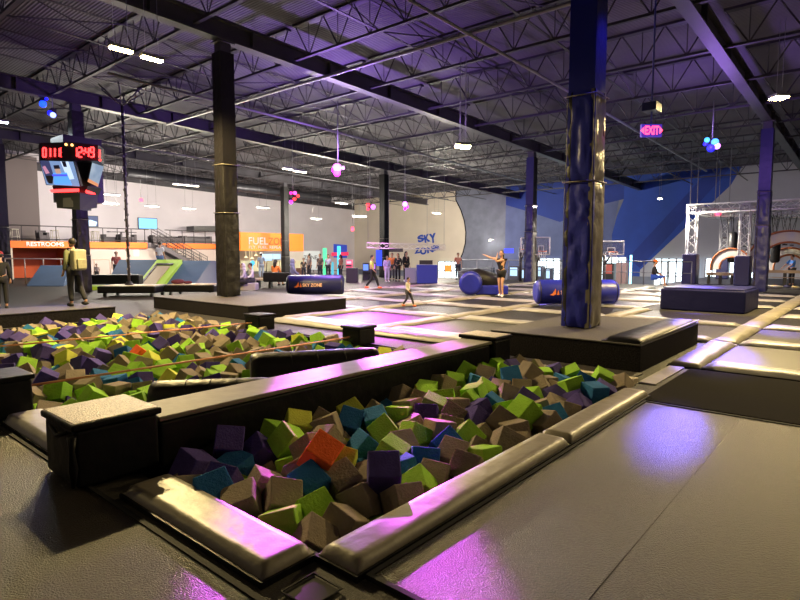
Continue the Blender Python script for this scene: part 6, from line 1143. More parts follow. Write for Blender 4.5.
# graffiti logo on the far wall (tilted letters in two lines)
t=thing('wall_logo','blue tilted SKY ZONE letters painted on the cream part of the far wall','logo',(XW-.05,33.5,1.5))
M_logo=mat('logo_blue',(.02,.07,.42),.6)
def wl(ch,x,y,h,wpx,rot):
    p=onX(x,y,XW-.06); r=math.radians(rot); R=Vector((0,-math.cos(r),math.sin(r))); U=Vector((0,math.sin(r),math.cos(r)))
    wd=(onX(x,y,XW)-onX(x+wpx,y,XW)).length; hh=(onX(x,y-h,XW)-onX(x,y,XW)).length
    return txt('logo_letter',ch,p,R,U,hh,.03,M_logo,t,width=wd,bold=.06)
wl('S',418.5,243,7,6.5,15); wl('K',425,243,8,6,12); wl('Y',430,243.5,9.5,7,8); wl('Z',414.5,254,5.5,6.5,8); wl('O',420.5,255,7,6.5,6); wl('N',427.5,253.5,6,6.5,10); wl('E',434,251,5.5,6,12)
# exit signs
def exitsign(x0,y0,x1,y1,D,label,top=None):
    a=onD(x0,y0,D); b=onD(x1,y1,D); c=(a+b)/2; t=thing('exit_sign',label,'exit sign',(c.x,c.y,b.z),0); ang=HA-math.pi/2; F=Vector((CA,SA,0)); R=Vector((SA,-CA,0))
    w=(Vector((a.x,a.y))-Vector((b.x,b.y))).length; f=MB(); f.rbox((c.x,c.y),ang,w,.06,b.z,a.z); f.build('housing',mat('exit_housing',(.10,.03,.2),.5,emit=(.1,.05,.9),es=.5),t)
    h=a.z-b.z; txt('lettering','EXIT',Vector((c.x,c.y,b.z+h*.15))-R*w*.34-F*.035,R,(0,0,1),h*.7,.01,M_red,t,width=w*.68,bold=.03)
    for s in(-1,1):
        p=Vector((c.x,c.y,b.z+h*.5))+R*w*.43*s-F*.04; g=MB(); g.prism([p+R*s*.04,p-R*s*.02+Vector((0,0,.06)),p-R*s*.02-Vector((0,0,.06))],F*.01); g.build('arrow',M_red,t)
    if top:
        zz=zg(c.x)+.1; g=MB(); g.tube([(c.x,c.y,a.z),(c.x,c.y,zz)],.018,6); g.build('cord',mat('blue_cord',(.06,.07,.3),.5),t); g=MB(); g.box(c.x-.16,c.x+.16,c.y-.12,c.y+.12,a.z+.22,a.z+.36); g.build('junction_box',M_blue,t)
exitsign(641,124.5,661,137,10.2,'red EXIT sign with arrows hanging on a long cord over the court',True)
def small_exit(x,y,w,h,D,label):
    a=onD(x-w/2,y-h/2,D); b=onD(x+w/2,y+h/2,D); t=slab([a,onD(x+w/2,y-h/2,D),b,onD(x-w/2,y+h/2,D)],.08,M_red,'exit_sign',None); tag(t,label,'exit sign','small distant exit signs')
    g=MB(); c=(a+b)/2; g.tube([(c.x,c.y,a.z),(c.x,c.y,zg(c.x))],.015,5); g.build('cord',M_grey,t)
small_exit(141,200,3.5,3,38,'tiny red exit sign over the balcony wall left'); small_exit(352.5,229,2.6,4,40,'tiny round red exit light on the pale wall left of the suspended truss'); small_exit(718.5,213.5,5,3.5,31.5,'small red exit sign under the top beam of the white truss rig')
# ------------------------------------------------------------------ ramps beyond the pit
M_ramp=mat('blue_grey_ramp_vinyl',(.045,.095,.19),.85,var=.08,vscale=1); M_lime=mat('lime_vinyl',(.36,.62,.04),.6); M_tan=mat('tan_mat',(.42,.34,.22),.6)
def wedge(l0,l1,h0,h1,D,dd,m,name,label,cat='ramp',parent=None,n=1,curve=0,z0=0.0):
    """solid with a sloping top: l0/l1 foot pixels, h1 crest pixels at depth D, dd deep"""
    F=Vector((CA,SA,0)); a=onD(l0[0],l0[1],D); b=onD(l1[0],l1[1],D); a.z=h0; b.z=h1; prof=[]
    for i in range(n+1):
        u=i/n; p=a.lerp(b,u); p.z=h0+(h1-h0)*(u**(1+curve)); prof.append(p)
    base=[Vector((b.x,b.y,z0)),Vector((a.x,a.y,z0))]
    return MB().prism(prof+base,F*dd)
def rampthing(l,pieces,cat='ramp'):
    t=thing('ramp',l,cat,pieces[0][0].v[0]); 
    for f,nm,m in pieces: f.build(nm,m,t)
    return t
# slopes rise away from the viewer: long inclined planes seen face on
def plane_ramp(pts,zs,m,name,parent,th=.12):
    P4=[onz(x,y,z) for (x,y),z in zip(pts,zs)]
    f=MB(); low=[Vector((p.x,p.y,max(0,p.z-1e-3)*0)) for p in P4]
    f.add(P4+low,[(0,1,2,3),(7,6,5,4),(0,4,5,1),(1,5,6,2),(2,6,7,3),(3,7,4,0)]); return f.build(name,m,parent)
def onDz(x,D,z): p=onD(x,253,D); return Vector((p.x,p.y,z))
def quadsolid(P4,m,name,parent,ex):
    f=MB(); ex=Vector(ex); f.add([Vector(p) for p in P4]+[Vector(p)+ex for p in P4],[(0,1,2,3),(7,6,5,4),(0,4,5,1),(1,5,6,2),(2,6,7,3),(3,7,4,0)]); return f.build(name,m,parent)
def ramp(fl,fr,tl,tr,label,m=M_ramp,D0=25.5,D1=29.5,z1=1.25,extra=None):
    """foot from pixel column fl to fr at depth D0, crest from tl to tr at depth D1, height z1"""
    a=onDz(fl,D0,.03);b=onDz(fr,D0,.03);c=onDz(tr,D1,z1);d=onDz(tl,D1,z1); g=lambda p: Vector((p.x,p.y,.002))
    t=thing('ramp',label,'ramp',((a+b+c+d)/4).xy.to_3d(),0,'vinyl ramps'); f=MB(); f.add([a,b,c,d,g(a),g(b),g(c),g(d)],[(0,1,2,3),(7,6,5,4),(0,4,5,1),(1,5,6,2),(2,6,7,3),(3,7,4,0)]); f.build('slope',m,t)
    return t,(a,b,c,d)
ramp(25,62,40,69,'blue-grey ramp left of the scoreboard column before the restrooms',D0=27,D1=30,z1=.95)
ramp(103,135,119,157,'blue-grey ramp left of the green kicker ramp',D0=26,D1=29.4)
t,(a,b,c,d)=ramp(133,160,157,182,'lime green kicker ramp with a tan landing strip',M_lime,D0=25.7,D1=29.2,z1=1.26)
up=(b-a).cross(d-a).normalized(); up=up if up.z>0 else -up
L=lambda u,v:(a*(1-u)+b*u)*(1-v)+(d*(1-u)+c*u)*v
quadsolid([L(.22,.0)+up*.01,L(.70,.0)+up*.01,L(.74,.72)+up*.01,L(.22,.72)+up*.01],M_tan,'landing_strip',t,up*.03)
quadsolid([L(.13,.05)+up*.01,L(.2,.0)+up*.01,L(.2,.75)+up*.01,L(.13,.78)+up*.01],DK,'dark_edge',t,up*.05); quadsolid([L(.13,.76)+up*.01,L(.8,.76)+up*.01,L(.8,.82)+up*.01,L(.13,.82)+up*.01],DK,'dark_edge',t,up*.05)
ramp(162,196,183,213,'wide blue-grey ramp right of the green kicker ramp',D0=26.2,D1=29.6,z1=1.2)
P0=[onDz(192,26.0,.02),onDz(222,26.0,.02),onDz(222,29.6,1.2),onDz(211,29.6,1.2)]
g=MB(); lo=[Vector((p.x,p.y,.0)) for p in P0]; g.add([Vector(p) for p in P0]+lo,[(0,1,2,3),(7,6,5,4),(0,4,5,1),(1,5,6,2),(2,6,7,3),(3,7,4,0)]); tag(g.build('ramp',mat('navy_ramp_vinyl',(.012,.02,.12),.5)),'dark navy end of the ramps behind the black wrapped column','ramp','vinyl ramps')
f=MB(); f.prism([onDz(90,24.2,.005),onDz(160,24.2,.005),onDz(166,25.2,.005),onDz(88,25.2,.005)],(0,0,.16)); tag(f.build('lime_mat',M_lime),'flat lime green landing mat at the foot of the ramps','mat')
f=MB(); f.rbox(onDz(116,25.6,0).xy,HA-math.pi/2,2.2,.5,.19,.62); tag(f.build('padded_barrier',M_black,bevel=.05),'long black padded block standing before the blue-grey ramp','barrier')
def tramp_box(x0,x1,D,label,dd=1.3):
    a=onDz(x0,D,0); b=onDz(x1,D,0); c=(a+b)/2; w=(b-a).length; ang=HA-math.pi/2; F=Vector((CA,SA)); R=Vector((SA,-CA)); cc=c.xy+F*dd/2
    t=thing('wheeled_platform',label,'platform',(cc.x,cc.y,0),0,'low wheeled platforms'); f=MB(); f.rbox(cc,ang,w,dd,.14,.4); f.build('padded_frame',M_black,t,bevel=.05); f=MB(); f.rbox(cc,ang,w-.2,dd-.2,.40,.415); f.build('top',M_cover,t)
    for i in(-1,1):
        for j in(-1,1): p=cc+R*(w/2-.2)*i+F*(dd/2-.18)*j; g=MB(); g.tube([(p.x-R.x*.04,p.y-R.y*.04,.075),(p.x+R.x*.04,p.y+R.y*.04,.075)],.075,12); g.tube([(p.x,p.y,.08),(p.x,p.y,.16)],.03,6); g.build('caster',DK,t)
    return t
tramp_box(95,153.5,20.3,'low black wheeled platform at the foot of the hanging pole'); tramp_box(162,213,21.0,'low black wheeled platform between the pole and the black wrapped column')
f=MB(); p=onDz(177,21.6,.43); f.ball((p.x,p.y,.50),.28,.16,.1); f.ball((p.x+.3,p.y-.2,.47),.18,.1,.06); tag(f.build('clothes_pile',mat('dark_red_cloth',(.09,.015,.02),.9,bump=.8,bscale=14)),'small dark red heap of clothes on the right wheeled platform','clothes')
# pole with chain
p=onDz(128,21.0,.42); t=thing('climbing_pole','thin dark pole rising from the left wheeled platform to a spider bracket under the roof','pole',p)
tz=onD(127,106,21.0).z; f=MB(); f.tube([p,(p.x,p.y,tz)],.05,10); f.build('pole',M_rail,t)
f=MB(); 
for k in range(60): z=.8+k*(tz-.9)/60; f.ball((p.x+.06*math.cos(k*1.7),p.y+.06*math.sin(k*1.7),z),.03,.03,.05,nu=6,nv=4)
f.build('chain',M_grey,t); f=MB()
for k in range(6): w=k*math.pi/3; f.tube([(p.x,p.y,tz),(p.x+.8*math.cos(w),p.y+.8*math.sin(w),zg(p.x)+.12)],.025,6)
f.build('spider_bracket',M_rail,t); f=MB(); f.tube([p,p+Vector((0,0,.12))],[.16,.08],12); f.build('base',DK,t)
# lounge bench
t=thing('bench','dark low bench in front of the orange-shirted person','bench',onDz(279,25.4,0)); c=onDz(277,25.6,0); f=MB(); f.rbox(c.xy,HA-math.pi/2,1.2,.6,.3,.72); f.build('back',M_black,t,bevel=.06); f=MB(); f.rbox(onDz(268,25.9,0).xy,HA-math.pi/2,1.6,.8,.36,.44); f.build('table_top',M_cover,t)
for x in(258,270,288):
    q=onDz(x,25.8,0); f=MB(); f.rbox(q.xy,HA-math.pi/2,.1,.4,0.001,.37); f.build('leg',M_black,t)
t=thing('stool','low pale grey cushion seat under the hooded person','seat',onDz(246,23.9,0)); f=MB(); f.rbox(onDz(246,24.,0).xy,HA-math.pi/2,.9,.6,.001,.33); f.build('cushion',mat('grey_cushion',(.3,.28,.3),.7),t,bevel=.05)
# ------------------------------------------------------------------ bolsters
def bolster(a,b,r,m,label,logo=True,z=.1):
    a=Vector((a[0],a[1],z+r));b=Vector((b[0],b[1],z+r)); d=(b-a).normalized(); t=thing('bolster',label,'bolster',((a.x+b.x)/2,(a.y+b.y)/2,z),0,'vinyl bolsters')
    f=MB(); k=.16; f.tube([a+d*0,a+d*.03,a+d*.08,a+d*k,b-d*k,b-d*.08,b-d*.03,b-d*0],[r*.72,r*.88,r*.96,r,r,r*.96,r*.88,r*.72],32); body=f.build('cover',m,t)
    f=MB()
    for e,s in((a,1),(b,-1)): 
        c=e+d*s*.09; n=d.orthogonal().normalized(); w=d.cross(n); f.tube([c+(n*math.cos(q)+w*math.sin(q))*r*.975 for q in [i*2*math.pi/24 for i in range(25)]],.012,5,cap=False)
    f.build('piping',DK,t)
    if logo:
        n=Vector((d.y,-d.x,0)); mid=(a+b)/2
        if n.dot(-mid)<0: n=-n
        R=Vector((0,0,1)).cross(n); R=-R if R.dot(Vector((SA,-CA,0)))<0 else R
        c=mid+n*(r+.015); lm=mat('orange_logo_print',(.85,.22,.06),.5); wm=mat('pale_orange_print',(.85,.5,.4),.5); L0=(b-a).length
        s=r*.9; o=c-R*L0*.36+Vector((0,0,-s*.22)); f=MB(); f.prism([o,o+R*s*.25+Vector((0,0,s*.15)),o+R*s*.5+Vector((0,0,s*.55)),o+R*s*.55+Vector((0,0,s*.08)),o+R*s*.3+Vector((0,0,-s*.05))],-n*.06); f.build('logo_mark',lm,t)
        f=MB(); o2=o+R*s*.62; f.prism([o2,o2+R*s*.12+Vector((0,0,s*.45)),o2+R*s*.22+Vector((0,0,s*.02))],-n*.06); f.build('logo_mark',lm,t)
        txt('lettering','SKY ZONE',c-R*L0*.36+R*s*.95+Vector((0,0,-s*.16)),R,(0,0,1),s*.36,.015,wm,t,width=min(L0*.5,s*2.1),bold=.02)
    return t
bolster((12.75,16.2),(14.2,14.75),.36,M_blue,'navy bolster with an orange emblem and SKY ZONE lettering behind the black column platform')
bolster((15.3,7.75),(16.95,5.95),.36,M_royal,'royal blue bolster with an orange emblem half behind the blue padded column',z=.09)
bolster((16.85,11.05),(17.5,11.45),.42,M_royal,'short fat royal blue bolster left of the bouncing girl',False)
t=thing('bolster','black tube and blue block lying behind the bouncing girl','bolster',(18.3,11.0,.1)); f=MB(); f.tube([(18.0,12.3,.55),(18.4,11.7,.62),(19.0,11.1,.45)],[.36,.38,.3],24); f.build('black_tube',M_cpad,t,)
f=MB(); f.rbox((17.75,10.75),math.radians(-50),1.2,.5,.1,.42); bb=f.build('blue_block',M_royal,t,bevel=.05); 
c=onz(481,291,.22)
f=MB(); n=Vector((-SA*0-CA,-SA,0)); R=Vector((SA,-CA,0)); c=Vector((17.3,11.0,.2)); f.prism([c,c+R*.25+Vector((0,0,.05)),c+R*.3+Vector((0,0,.2)),c+R*.08+Vector((0,0,.12))],n*.03); f.build('logo_mark',mat('pale_orange_print',(.85,.5,.4),.5),bb)
# big navy box
t=thing('padded_box','big navy padded box standing in the court right of the blue column','box',(18.3,3.9,0))
f=MB(); f.box(16.95,19.05,2.6,4.7,.002,.60); f.build('cover',mat('navy_box_vinyl',(.010,.011,.065),.55,bump=1,bscale=3,spec=.15),t,bevel=.05); f=MB(); f.box(17.0,19.0,2.65,4.65,.6,.64); f.build('top_pad',M_blue,t,bevel=.02)
# ------------------------------------------------------------------ truss obstacle rig
XR=32.; ya=onX(692,230,XR).y; yb=onX(745,230,XR).y; zr=onX(692,207,XR).z; 
t=thing('truss_rig','white box-truss frame of the obstacle course with padded feet','rig',(XR+2,5,0)); W=.42
f=MB(); f.box(30.6,42,-3.5,8.6,-1.05,-.0); tag(f.build('course_deck',mat('course_deck',(.03,.03,.045),.6)),'dark raised deck under the obstacle course','deck')
for (X,Y,h) in ((XR,ya,1.55),(XR,yb,1.45),(XR+8,ya,1.3),(XR,-1.2,1.4),(XR+8,-1.2,1.4)):
    truss((X,Y,.08),(X,Y,zr),W,(1,0,0),M_steel,'leg_truss',t,.035,.02); g=MB(); g.box(X-.34,X+.34,Y-.34,Y+.34,.002,h); g.build('foot_pad',M_blue,t,bevel=.05)
truss((XR,ya+.25,zr-.1),(XR,-3.2,zr-.1),W,(0,0,1),M_steel,'top_truss',t,.035,.02); truss((XR,ya,zr-.1),(XR+8,ya,zr-.1),W,(0,0,1),M_steel,'top_truss',t,.035,.02)
truss((XR+8,ya,zr-.1),(XR+8,-3.2,zr-.1),W,(0,0,1),M_steel,'top_truss',t,.035,.02); truss((XR,-1.2,zr-.1),(XR+8,-1.2,zr-.1),W,(0,0,1),M_steel,'top_truss',t,.035,.02)
truss((XR,yb-.0,zr-.1),(XR+8,yb,zr-.1),W,(0,0,1),M_steel,'top_truss',t,.035,.02); truss((XR+4,ya,zr-.1),(XR+4,-3.2,zr-.1),W,(0,0,1),M_steel,'top_truss',t,.03,.02)
for x in(690,697,715,729): 
    p=onX(x,207,XR+.1); g=MB(); g.tube([p,(p.x,p.y,zg(p.x))],.02,5); g.build('rigging_wire',M_grey,t)
rs=random.Random(3)
for i in range(22):
    X=XR+rs.choice([1.2,2.4,3.6,5,6.2,7.2]); Y=rs.uniform(1.5,ya-.5); zl=rs.uniform(1.5,2.4); z=zr-.32
    t2=thing('hanging_strap','dark strap hanging from the obstacle frame, %s from its left end'%oname(i),'strap',(X,Y,zl),0,'straps hanging from the obstacle frame')
    FR_=t2; t2['_y']=Y
    sl=rs.uniform(.1,.35); f=MB(); f.tube([(X,Y-sl,z),(X,Y,zl),(X,Y+sl,z)],.022,5,sm=False); f.build('webbing',DK,t2); f=MB(); f.tube([(X,Y-.1,zl-.02),(X,Y+.1,zl-.02)],.035,6); f.build('grip',DK,t2)
L=sorted([o for o in COL.objects if o.name.startswith('hanging_strap')],key=lambda o:prj(o.location)[0])
for i,o in enumerate(L): o['label']='dark V-shaped strap hanging in the obstacle frame, %s from the left'%oname(i); del o['_y']
for i,(X,Y) in enumerate(((XR+1.8,5.9),(XR+2.6,4.1))):
    f=MB(); f.tube([(X,Y,1.1),(X,Y,1.2),(X,Y,2.6),(X,Y,2.7)],[.15,.22,.22,.12],14); f.tube([(X,Y,2.7),(X,Y,zr-.3)],.02,5); tag(f.build('punch_bag',DK),'black hanging bag in the obstacle frame, the %s one'%('left' if i==0 else 'right'),'bag')
def arch(cx,cy,X,ro,ri,th,label,z0,m,a0=-12,a1=192):
    c=onX(cx,cy,X); t=thing('arch_wall',label,'arch',(c.x,c.y,c.z)); n=26; f=MB(); e=MB()
    for i in range(n):
        w0=math.radians(a0+(a1-a0)*i/n); w1=math.radians(a0+(a1-a0)*(i+1)/n); q=lambda r,w:(X,c.y-r*math.cos(w),c.z+r*math.sin(w))
        f.prism([q(ri,w0),q(ro,w0),q(ro,w1),q(ri,w1)],(th,0,0))
    b=f.build('panel',m,t)
    for r in(ri,ro):
        e=MB(); e.tube([(X-.02,c.y-r*math.cos(math.radians(a0+(a1-a0)*i/n)),c.z+r*math.sin(math.radians(a0+(a1-a0)*i/n))) for i in range(n+1)],.05,6); e.build('orange_rim',mat('rust_orange_rim',(.32,.1,.03),.5),t)
M_arch=mat('scuffed_white_panel',(.55,.5,.4),.6,col2=(.4,.42,.5),vscale=1.5)
arch(731,267,33.4,.95,.52,.3,'smaller white arch with rust-orange rim in the obstacle course, left one',0,M_arch); arch(787,267,33.0,1.75,1.2,.35,'large white arch with rust-orange rim in the obstacle course, right one',0,M_arch); arch(789,268,35.5,1.05,.68,.3,'white arch nested behind the large arch in the obstacle course',0,M_arch)
for (x0,x1,y0,y1,X,l) in ((706,746,272.5,276,32.6,'long tan beam under the smaller white arch'),(762,830,270,274,32.3,'long tan beam under the large white arch'),(762,830,277,279,31.6,'pale plank on the floor before the large arch')):
    a=onX(x0,y0,X); b=onX(x1,y1,X); t=thing('obstacle_beam',l,'beam',(X,(a.y+b.y)/2,0),0,'obstacle beams'); f=MB(); f.box(X,X+.5,b.y,a.y,b.z,a.z); f.build('beam',mat('tan_beam',(.3,.22,.14),.6),t)
    for k in range(4): y=b.y+.1+(a.y-b.y-.2)*k/3; g=MB(); g.box(X+.1,X+.3,y-.06,y+.06,.001,b.z); g.build('leg',DK,t)
for i in range(12):
    x=rs.uniform(764,798); p=onX(x,rs.uniform(280,288),30.9+rs.random()*.5); c=rs.choice([(.5,.4,.2),(.3,.5,.15),(.4,.4,.4),(.7,.2,.05),(.08,.08,.2)]); f=MB(); f.ball((p.x,p.y,.06),.09,.14,.055,nu=10,nv=6); tag(f.build('shoe',cloth(c)),'shoe or small bag on the deck before the large arch, seen as a coloured speck','shoe','things left on the deck before the large arch')
# ------------------------------------------------------------------ basketball hoops
def hoop(x0,x1,y0,y1,D,label):
    a=onD(x0,y0,D); b=onD(x1,y0,D); c=onD(x1,y1,D); d=onD(x0,y1,D); m=(a+b)/2; F=Vector((CA,SA,0)); R=(b-a).normalized(); w=(b-a).length; h=a.z-d.z
    t=thing('basketball_hoop',label,'basketball hoop',(m.x+F.x*.9,m.y+F.y*.9,-1.05 if m.x+F.x*.9>30 else 0),0,'basketball hoops'); zf=-1.05 if m.x+F.x*.9>30 else 0
    g=MB(); g.prism([a,b,c,d],F*.04); g.build('backboard',mat('smoky_backboard',(.25,.3,.4),.2,alpha=.45),t)
    def fr(P4,r,n): g=MB(); g.tube(P4+[P4[0]],r,6,sm=False); g.build(n,M_white,t)
    fr([p-F*.03 for p in(a,b,c,d)],.045,'frame'); k=m.copy(); k.z=d.z+h*.35
    fr([k-F*.03+R*w*.15*i+Vector((0,0,h*.16*j)) for i,j in((-1,-1),(1,-1),(1,1),(-1,1))],.025,'target_square')
    g=MB(); rc=k-F*.32-Vector((0,0,h*.16)); g.tube([rc+Vector((math.cos(q)*.22,math.sin(q)*.22,0)) for q in [i*2*math.pi/16 for i in range(17)]],.015,5,cap=False); g.build('rim',M_orange,t)
    g=MB()
    for i in range(10): q=i*2*math.pi/10; g.tube([rc+Vector((math.cos(q)*.22,math.sin(q)*.22,0)),rc+Vector((math.cos(q+.4)*.13,math.sin(q+.4)*.13,-.4))],.008,4)
    g.build('net',M_white,t)
    g=MB(); base=m+F*.9; g.tube([(base.x,base.y,zf+.001),(base.x,base.y,k.z)],.09,8); g.tube([(base.x,base.y,k.z),k+F*.05],.06,6); g.tube([(base.x,base.y,k.z-.8),k+F*.05-Vector((0,0,.3))],.05,6); g.build('stand',M_rail,t)
hoop(599,623.5,241.5,254.5,29.5,'basketball hoop right of the blue padded column'); hoop(533,549.5,237.5,254.5,30,'basketball hoop just right of the far dark padded column'); hoop(521,528,238,252,31,'basketball hoop mostly hidden left of the far dark padded column')
# fence along the far edge of the court
f=MB(); XF=29.6
for yp in (263.,): 
    a=onX(462,262.5,XF); b=onX(692,262.5,XF); f.tube([(XF,a.y,1.18),(XF,b.y,1.18)],.03,6); f.tube([(XF,a.y,.62),(XF,b.y,.62)],.02,6)
n=12
for i in range(n+1): y=b.y+(a.y-b.y)*i/n; f.tube([(XF,y,0),(XF,y,1.18)],.03,6)
tag(f.build('court_fence',mat('pale_fence',(.16,.17,.22),.5,metal=.3)),'thin pale pipe fence along the far edge of the court','fence')
# arcade / signs before the bright doors
def zbox(x0,x1,y0,y1,X,m,label,name,cat,scr=None,group=None):
    a=onX(x0,y0,X); b=onX(x1,y1,X); zf=-1.05 if X>30 else 0; t=thing(name,label,cat,(X,(a.y+b.y)/2,zf),0,group); f=MB(); f.box(X,X+.5,b.y,a.y,zf+.001,a.z); f.build('body',m,t,bevel=.03,seg=2)
    if scr: f=MB(); f.box(X-.02,X,b.y+.1,a.y-.1,a.z-.7,a.z-.1); f.build('sign_face',scr,t)
zbox(602.5,612.5,263,300,37,DK,'dark panel with red-orange lettering before the bright doors right of the column','sign_panel','sign panel',em('dim_red_panel',(.55,.08,.06),.9))
zbox(616,625,262.5,300,37,mat('pink_brown_panel',(.2,.13,.14),.6),'pinkish brown pillar sign before the bright doors','pillar_sign','sign panel')
for i,(x0,x1) in enumerate(((509,518),(519,526),(536,541.5),(545,550.5))):
    zbox(x0,x1,268 if i%2 else 266,300,36,mat('arcade_dark_body',(.03,.03,.06),.5),'dark blue-lit arcade machine behind the fence, %s from the left'%ORD[i],'arcade_machine','arcade machine',em('arc_pale',(.5,.75,1),1.4),'arcade machines behind the fence')
zbox(476,491,267,300,36,mat('grey_blue_bench',(.06,.07,.1),.6),'dark storage unit against the concrete wall behind the fence','storage_unit','cabinet')
for i,(x,c) in enumerate(((563.5,(.2,.8,1)),(631,(.4,.9,1)),(596,(.7,.95,1)))):
    a=onX(x,258,40.); f=MB(); f.tube([(40,a.y,-1.04),(40,a.y,a.z+.2)],.07,8); tag(f.build('light_tube',em('ice_tube_%d'%i,c,4)),'upright glowing tube light before the bright doors, %s from the left'%['first','third','second'][i],'tube light','upright tube lights')
tag(slab([onX(504,248.5,XW-.06),onX(513.5,248.5,XW-.06),onX(513.5,253,XW-.06),onX(504,253,XW-.06)],.05,mat('blue_screen',(.01,.02,.5),.4,emit=(.02,.05,1),es=1.2),'television',None),'small deep blue screen on the concrete wall above the bouncing girl','television')
tag(slab([onX(445,265,43),onX(451,265,43),onX(451,272,43),onX(445,272,43)],.04,mat('orange_poster',(.9,.25,.03),.5,emit=(1,.25,.05),es=.6),'poster',None),'small orange poster on the glass door left of the round bolster','poster')
# ------------------------------------------------------------------ lamps
LC=(1,.83,.50)
def light(loc,e,col,r=.12,kind='POINT',rot=None,spot=None,blend=.5,name='lamp'):
    d=bpy.data.lights.new(name,kind); d.energy=e; d.color=col; d.shadow_soft_size=r
    if kind=='SPOT': d.spot_size=spot; d.spot_blend=blend
    o=bpy.data.objects.new(name,d); o.location=loc; COL.objects.link(o)
    if rot is not None: o.rotation_euler=rot
    return o
MUL={}
def bay(p,e,label,col=LC,L=.62,ang=.0,es=14,w=.16,cord=True,kind='s',cone=168):
    t=thing('hanging_lamp',label,'lamp',p,ang,'hanging strip lamps'); f=MB(); f.box(-L/2,L/2,-w/2,w/2,.0,.07); f.build('housing',M_grey,t,local=True)
    f=MB(); f.box(-L/2+.02,L/2-.02,-w/2+.01,w/2-.01,-.035,.0); f.build('diffuser',mat('lamp_glow_%d_%d'%(int(col[2]*10),es),(.5,.5,.5),.4,emit=col,es=es),t,local=True)
    if cord: f=MB(); zz=zg(p.x)+.2-p.z; f.tube([(-L*.3,0,.06),(-L*.3,0,zz)],.007,4); f.tube([(L*.3,0,.06),(L*.3,0,zz)],.007,4); f.build('cord',M_grey,t,local=True)
    if e: lo=light((0,0,-.13),e*MUL.get(kind,1),col,.08,'SPOT' if kind!='p' else 'POINT',(0,0,0),math.radians(cone),.35); lo.parent=t; lo.name='bulb'
    return t
WARM=(1,.75,.32); PALE=(1,.9,.74)
P1=onz(121,49,6.0); P2=onz(152,58.5,6.0)
bay(P1,2900,'bright yellow strip lamp high at the upper left, left of the pair',WARM,.5,0,70); bay(P2,2900,'bright yellow strip lamp high at the upper left, right of the pair',WARM,.5,0,70)
for x,y,D,e,l in ((112,194.5,33,150,'bright pale lamp before the balcony wall right of the scoreboard, upper one'),(111,203.5,34,80,'pale lamp just below another right of the scoreboard'),(152,206,36,150,'pale lamp over the stairs left of the pair by the column'),(181,184.5,31,25,'pale lamp high left of the black column, left of two'),(191,185.5,31,25,'pale lamp high left of the black column, right of two'),(189,208.5,38,150,'pale lamp over the balcony end near the black column'),
  (289,169,26,90,'pale lamp over the snack bar side, left of two close together'),(300,171.5,26,90,'pale lamp over the snack bar side, right of two close together'),(263,207.5,36,90,'pale lamp in front of the wall over the orange sign'),(316,218.5,40,400,'pale lamp before the white wall right of the snack bar'),(341.5,203,33,120,'pale lamp under the magenta spotlight'),(357,216.5,42,110,'pale lamp near the wall corner, left of two'),(361.5,216.5,42,110,'pale lamp near the wall corner, right of two'),
  (436.5,213,43,480,'pale lamp hanging before the cream wall with the logo')):
    bay(onD(x,y,D),e*7,l,PALE,.9 if D>30 else .7,0,10,kind='p' if D>32.5 else 's')
bay(onD(3,122,24),500,'cool white lamp at the left edge of the picture',(.85,.95,1),.4,0,40)
bay(onD(460,145.5,17.5),650,'warm lamp hanging above the middle of the court, left of two',WARM,.42,.7,60,w=.3); bay(onD(465.5,146.5,17.5),650,'warm lamp hanging above the middle of the court, right of two',WARM,.42,.7,60,w=.3)
bay(onD(779,97.5,14.5),4200,'single warm yellow lamp hanging high at the right edge',WARM,.34,.7,90,w=.34); bay(onD(660,198.5,30),4500,'warm lamp before the blue part of the far wall',PALE,.3,.7,40); bay(onD(535,206.5,26.5),120,'small white lamp at the side of the far dark padded column',PALE,.2,.7,25,cord=False)
p=onX(491.5,245,XW-.3); light((XW-.8,p.y,p.z+.3),60,PALE,.1); f=MB(); f.tube([(XW-.6,p.y,p.z+.35),(XW-.6,p.y,p.z+.5)],[.12,.05],10); f.box(XW-.6,XW,p.y-.02,p.y+.02,p.z+.48,p.z+.52); tag(f.build('wall_lamp',em('wall_lamp_glow',PALE,6)),'small downlight on the concrete wall left of the bouncing girl','lamp')
for i,(x,y) in enumerate(((-4,4),(2,-4),(-4,14),(12,-4),(20,-3))):  # unseen fill lamps, added to warm the foreground and the column sides
    bay(Vector((x,y,5.8)),[55,25,320,900,800][i],'added warm fill lamp in the unseen near half of the hall, number %s'%ORD[i],WARM,.6,0,40)
# effect lights
def cluster(x,y,D,cols,label,e,colr,beams=()):
    c=onD(x,y,D); t=thing('effect_light',label,'effect light',c,0,'coloured effect lights'); f=MB(); f.box(c.x-.09,c.x+.09,c.y-.09,c.y+.09,c.z-.05,c.z+.2); f.build('yoke',DK,t)
    f=MB(); f.tube([(c.x,c.y,c.z+.2),(c.x,c.y,zg(c.x)+.12)],.018,6); f.build('cord',M_grey,t)
    for i,(dx,dy,cc,r) in enumerate(cols):
        p=onD(x+dx,y+dy,D-.25); f=MB(); f.tube([c+Vector((0,0,.05)),p],[.03,.04],6); f.build('arm',DK,t)
        f=MB(); f.ball(p,r*1.15,r*1.15,r*1.15,nu=12,nv=8); f.build('lens',em('lens_%d_%d_%d'%tuple(int(v*9) for v in cc),tuple(v**2.2 if v<.99 else 1 for v in cc),4.5),t)
    if e:
        src=onD(x,y+1,D-.75)
        for (bx,by,bz,cone,k) in beams:
            aim=Vector((bx,by,bz))-src; lo=light(src,e*k,colr,.10,'SPOT',aim.to_track_quat('-Z','Y').to_euler(),math.radians(cone),.7); lo.name='beam'; lo=light(src+Vector((0,0,.1)),(e*(.04 if colr==MG else .012) if D>12 else 1),(.42,.2,1),.2); lo.name='spill'
    return t
BL_=(.08,.10,1); MG=(.85,.08,1); PK=(1,.15,.6)
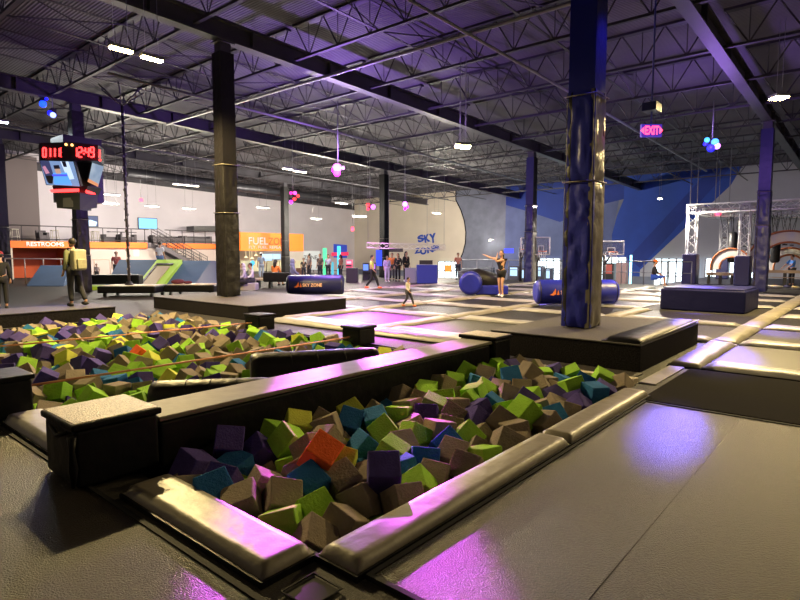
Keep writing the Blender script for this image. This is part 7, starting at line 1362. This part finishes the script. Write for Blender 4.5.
cluster(43,104,22,[(0,0,(.1,.25,1),.11),(3.5,-5,BL_,.05)],'blue effect light left above the scoreboard, the left one',600,BL_,((5,16,0,50,1),))
cluster(53,114,22,[(0,1,(.5,.55,1),.09),(-3,-1,BL_,.08)],'blue-white effect light just above the scoreboard',300,BL_,((5,16,0,50,1),))
cluster(338,170,22,[(-1,-2,(1,.45,1),.15),(-1,3,(1,.2,.9),.12),(5,-2,(.9,.5,1),.06),(-4,0,MG,.09)],'brilliant magenta effect light cluster in the middle of the picture',5000,MG,((9.6,8.6,0,17,3.2),(4.9,4.27,.4,3.0,24),(3.6,4.27,.4,2.2,14),(6.0,4.27,.4,2,10),(1.75,2.5,.1,2.0,9),(2.6,2.0,.1,1.8,9),(11.5,12.5,0,12,1),(9.4,7.2,0,8,3),(1.9,1.6,0,1.6,.6)))
cluster(293,197,30,[(-2,-4,PK,.07),(2,-4,(1,.3,.8),.08),(-2,5,(.8,.2,1),.09),(1.5,2,(1,.2,.2),.08),(5,-1,(1,.15,.2),.07)],'red and purple effect light cluster above the orange sign',220,MG,((22,20,0,60,3),))
cluster(370,208,30,[(-2,-3,(1,.2,.15),.09),(-2,1,(1,.2,.3),.07),(3,-1,(.8,.4,1),.11)],'red and violet effect light cluster left of the far dark column',220,MG,((22,20,0,60,3),))
cluster(405,204,29,[(0,0,(.95,.5,1),.11),(2,3,MG,.07),(0,5,MG,.06)],'violet effect light right of the far dark column',420,MG,((20,18,0,60,3),(45,32,4,40,6)))
cluster(712,145,21,[(-5,-5,(.2,.55,1),.08),(3,-3,(.25,.5,1),.11),(5,1,(.8,.5,1),.10),(-1,3,BL_,.12),(-7,-1,BL_,.06)],'blue effect light cluster under the roof above the truss rig',6000,(.17,.12,1),((9.8,1.9,0,6,1.6),(13.6,1.5,0,6,1),(5.3,1.35,0,2.2,2.6),(17,7,0,24,.8),(17.5,3.8,.5,10,.8)))
cluster(655,-60,9.5,[(0,0,BL_,.1)],'blue effect light just above the top of the picture over the court',300,(.14,.10,1),((9.0,3.7,3.5,40,1),))
f=MB(); p=onD(711,213,24.)
# ------------------------------------------------------------------ world and view
w=bpy.data.worlds.new('world'); SC.world=w; w.use_nodes=True; w.node_tree.nodes['Background'].inputs[0].default_value=(.3,.27,.45,1); w.node_tree.nodes['Background'].inputs[1].default_value=.05
SC.view_settings.view_transform='Standard'; SC.view_settings.look='None'; SC.view_settings.exposure=-0.12; SC.view_settings.gamma=1; SC.view_settings.use_curve_mapping=False
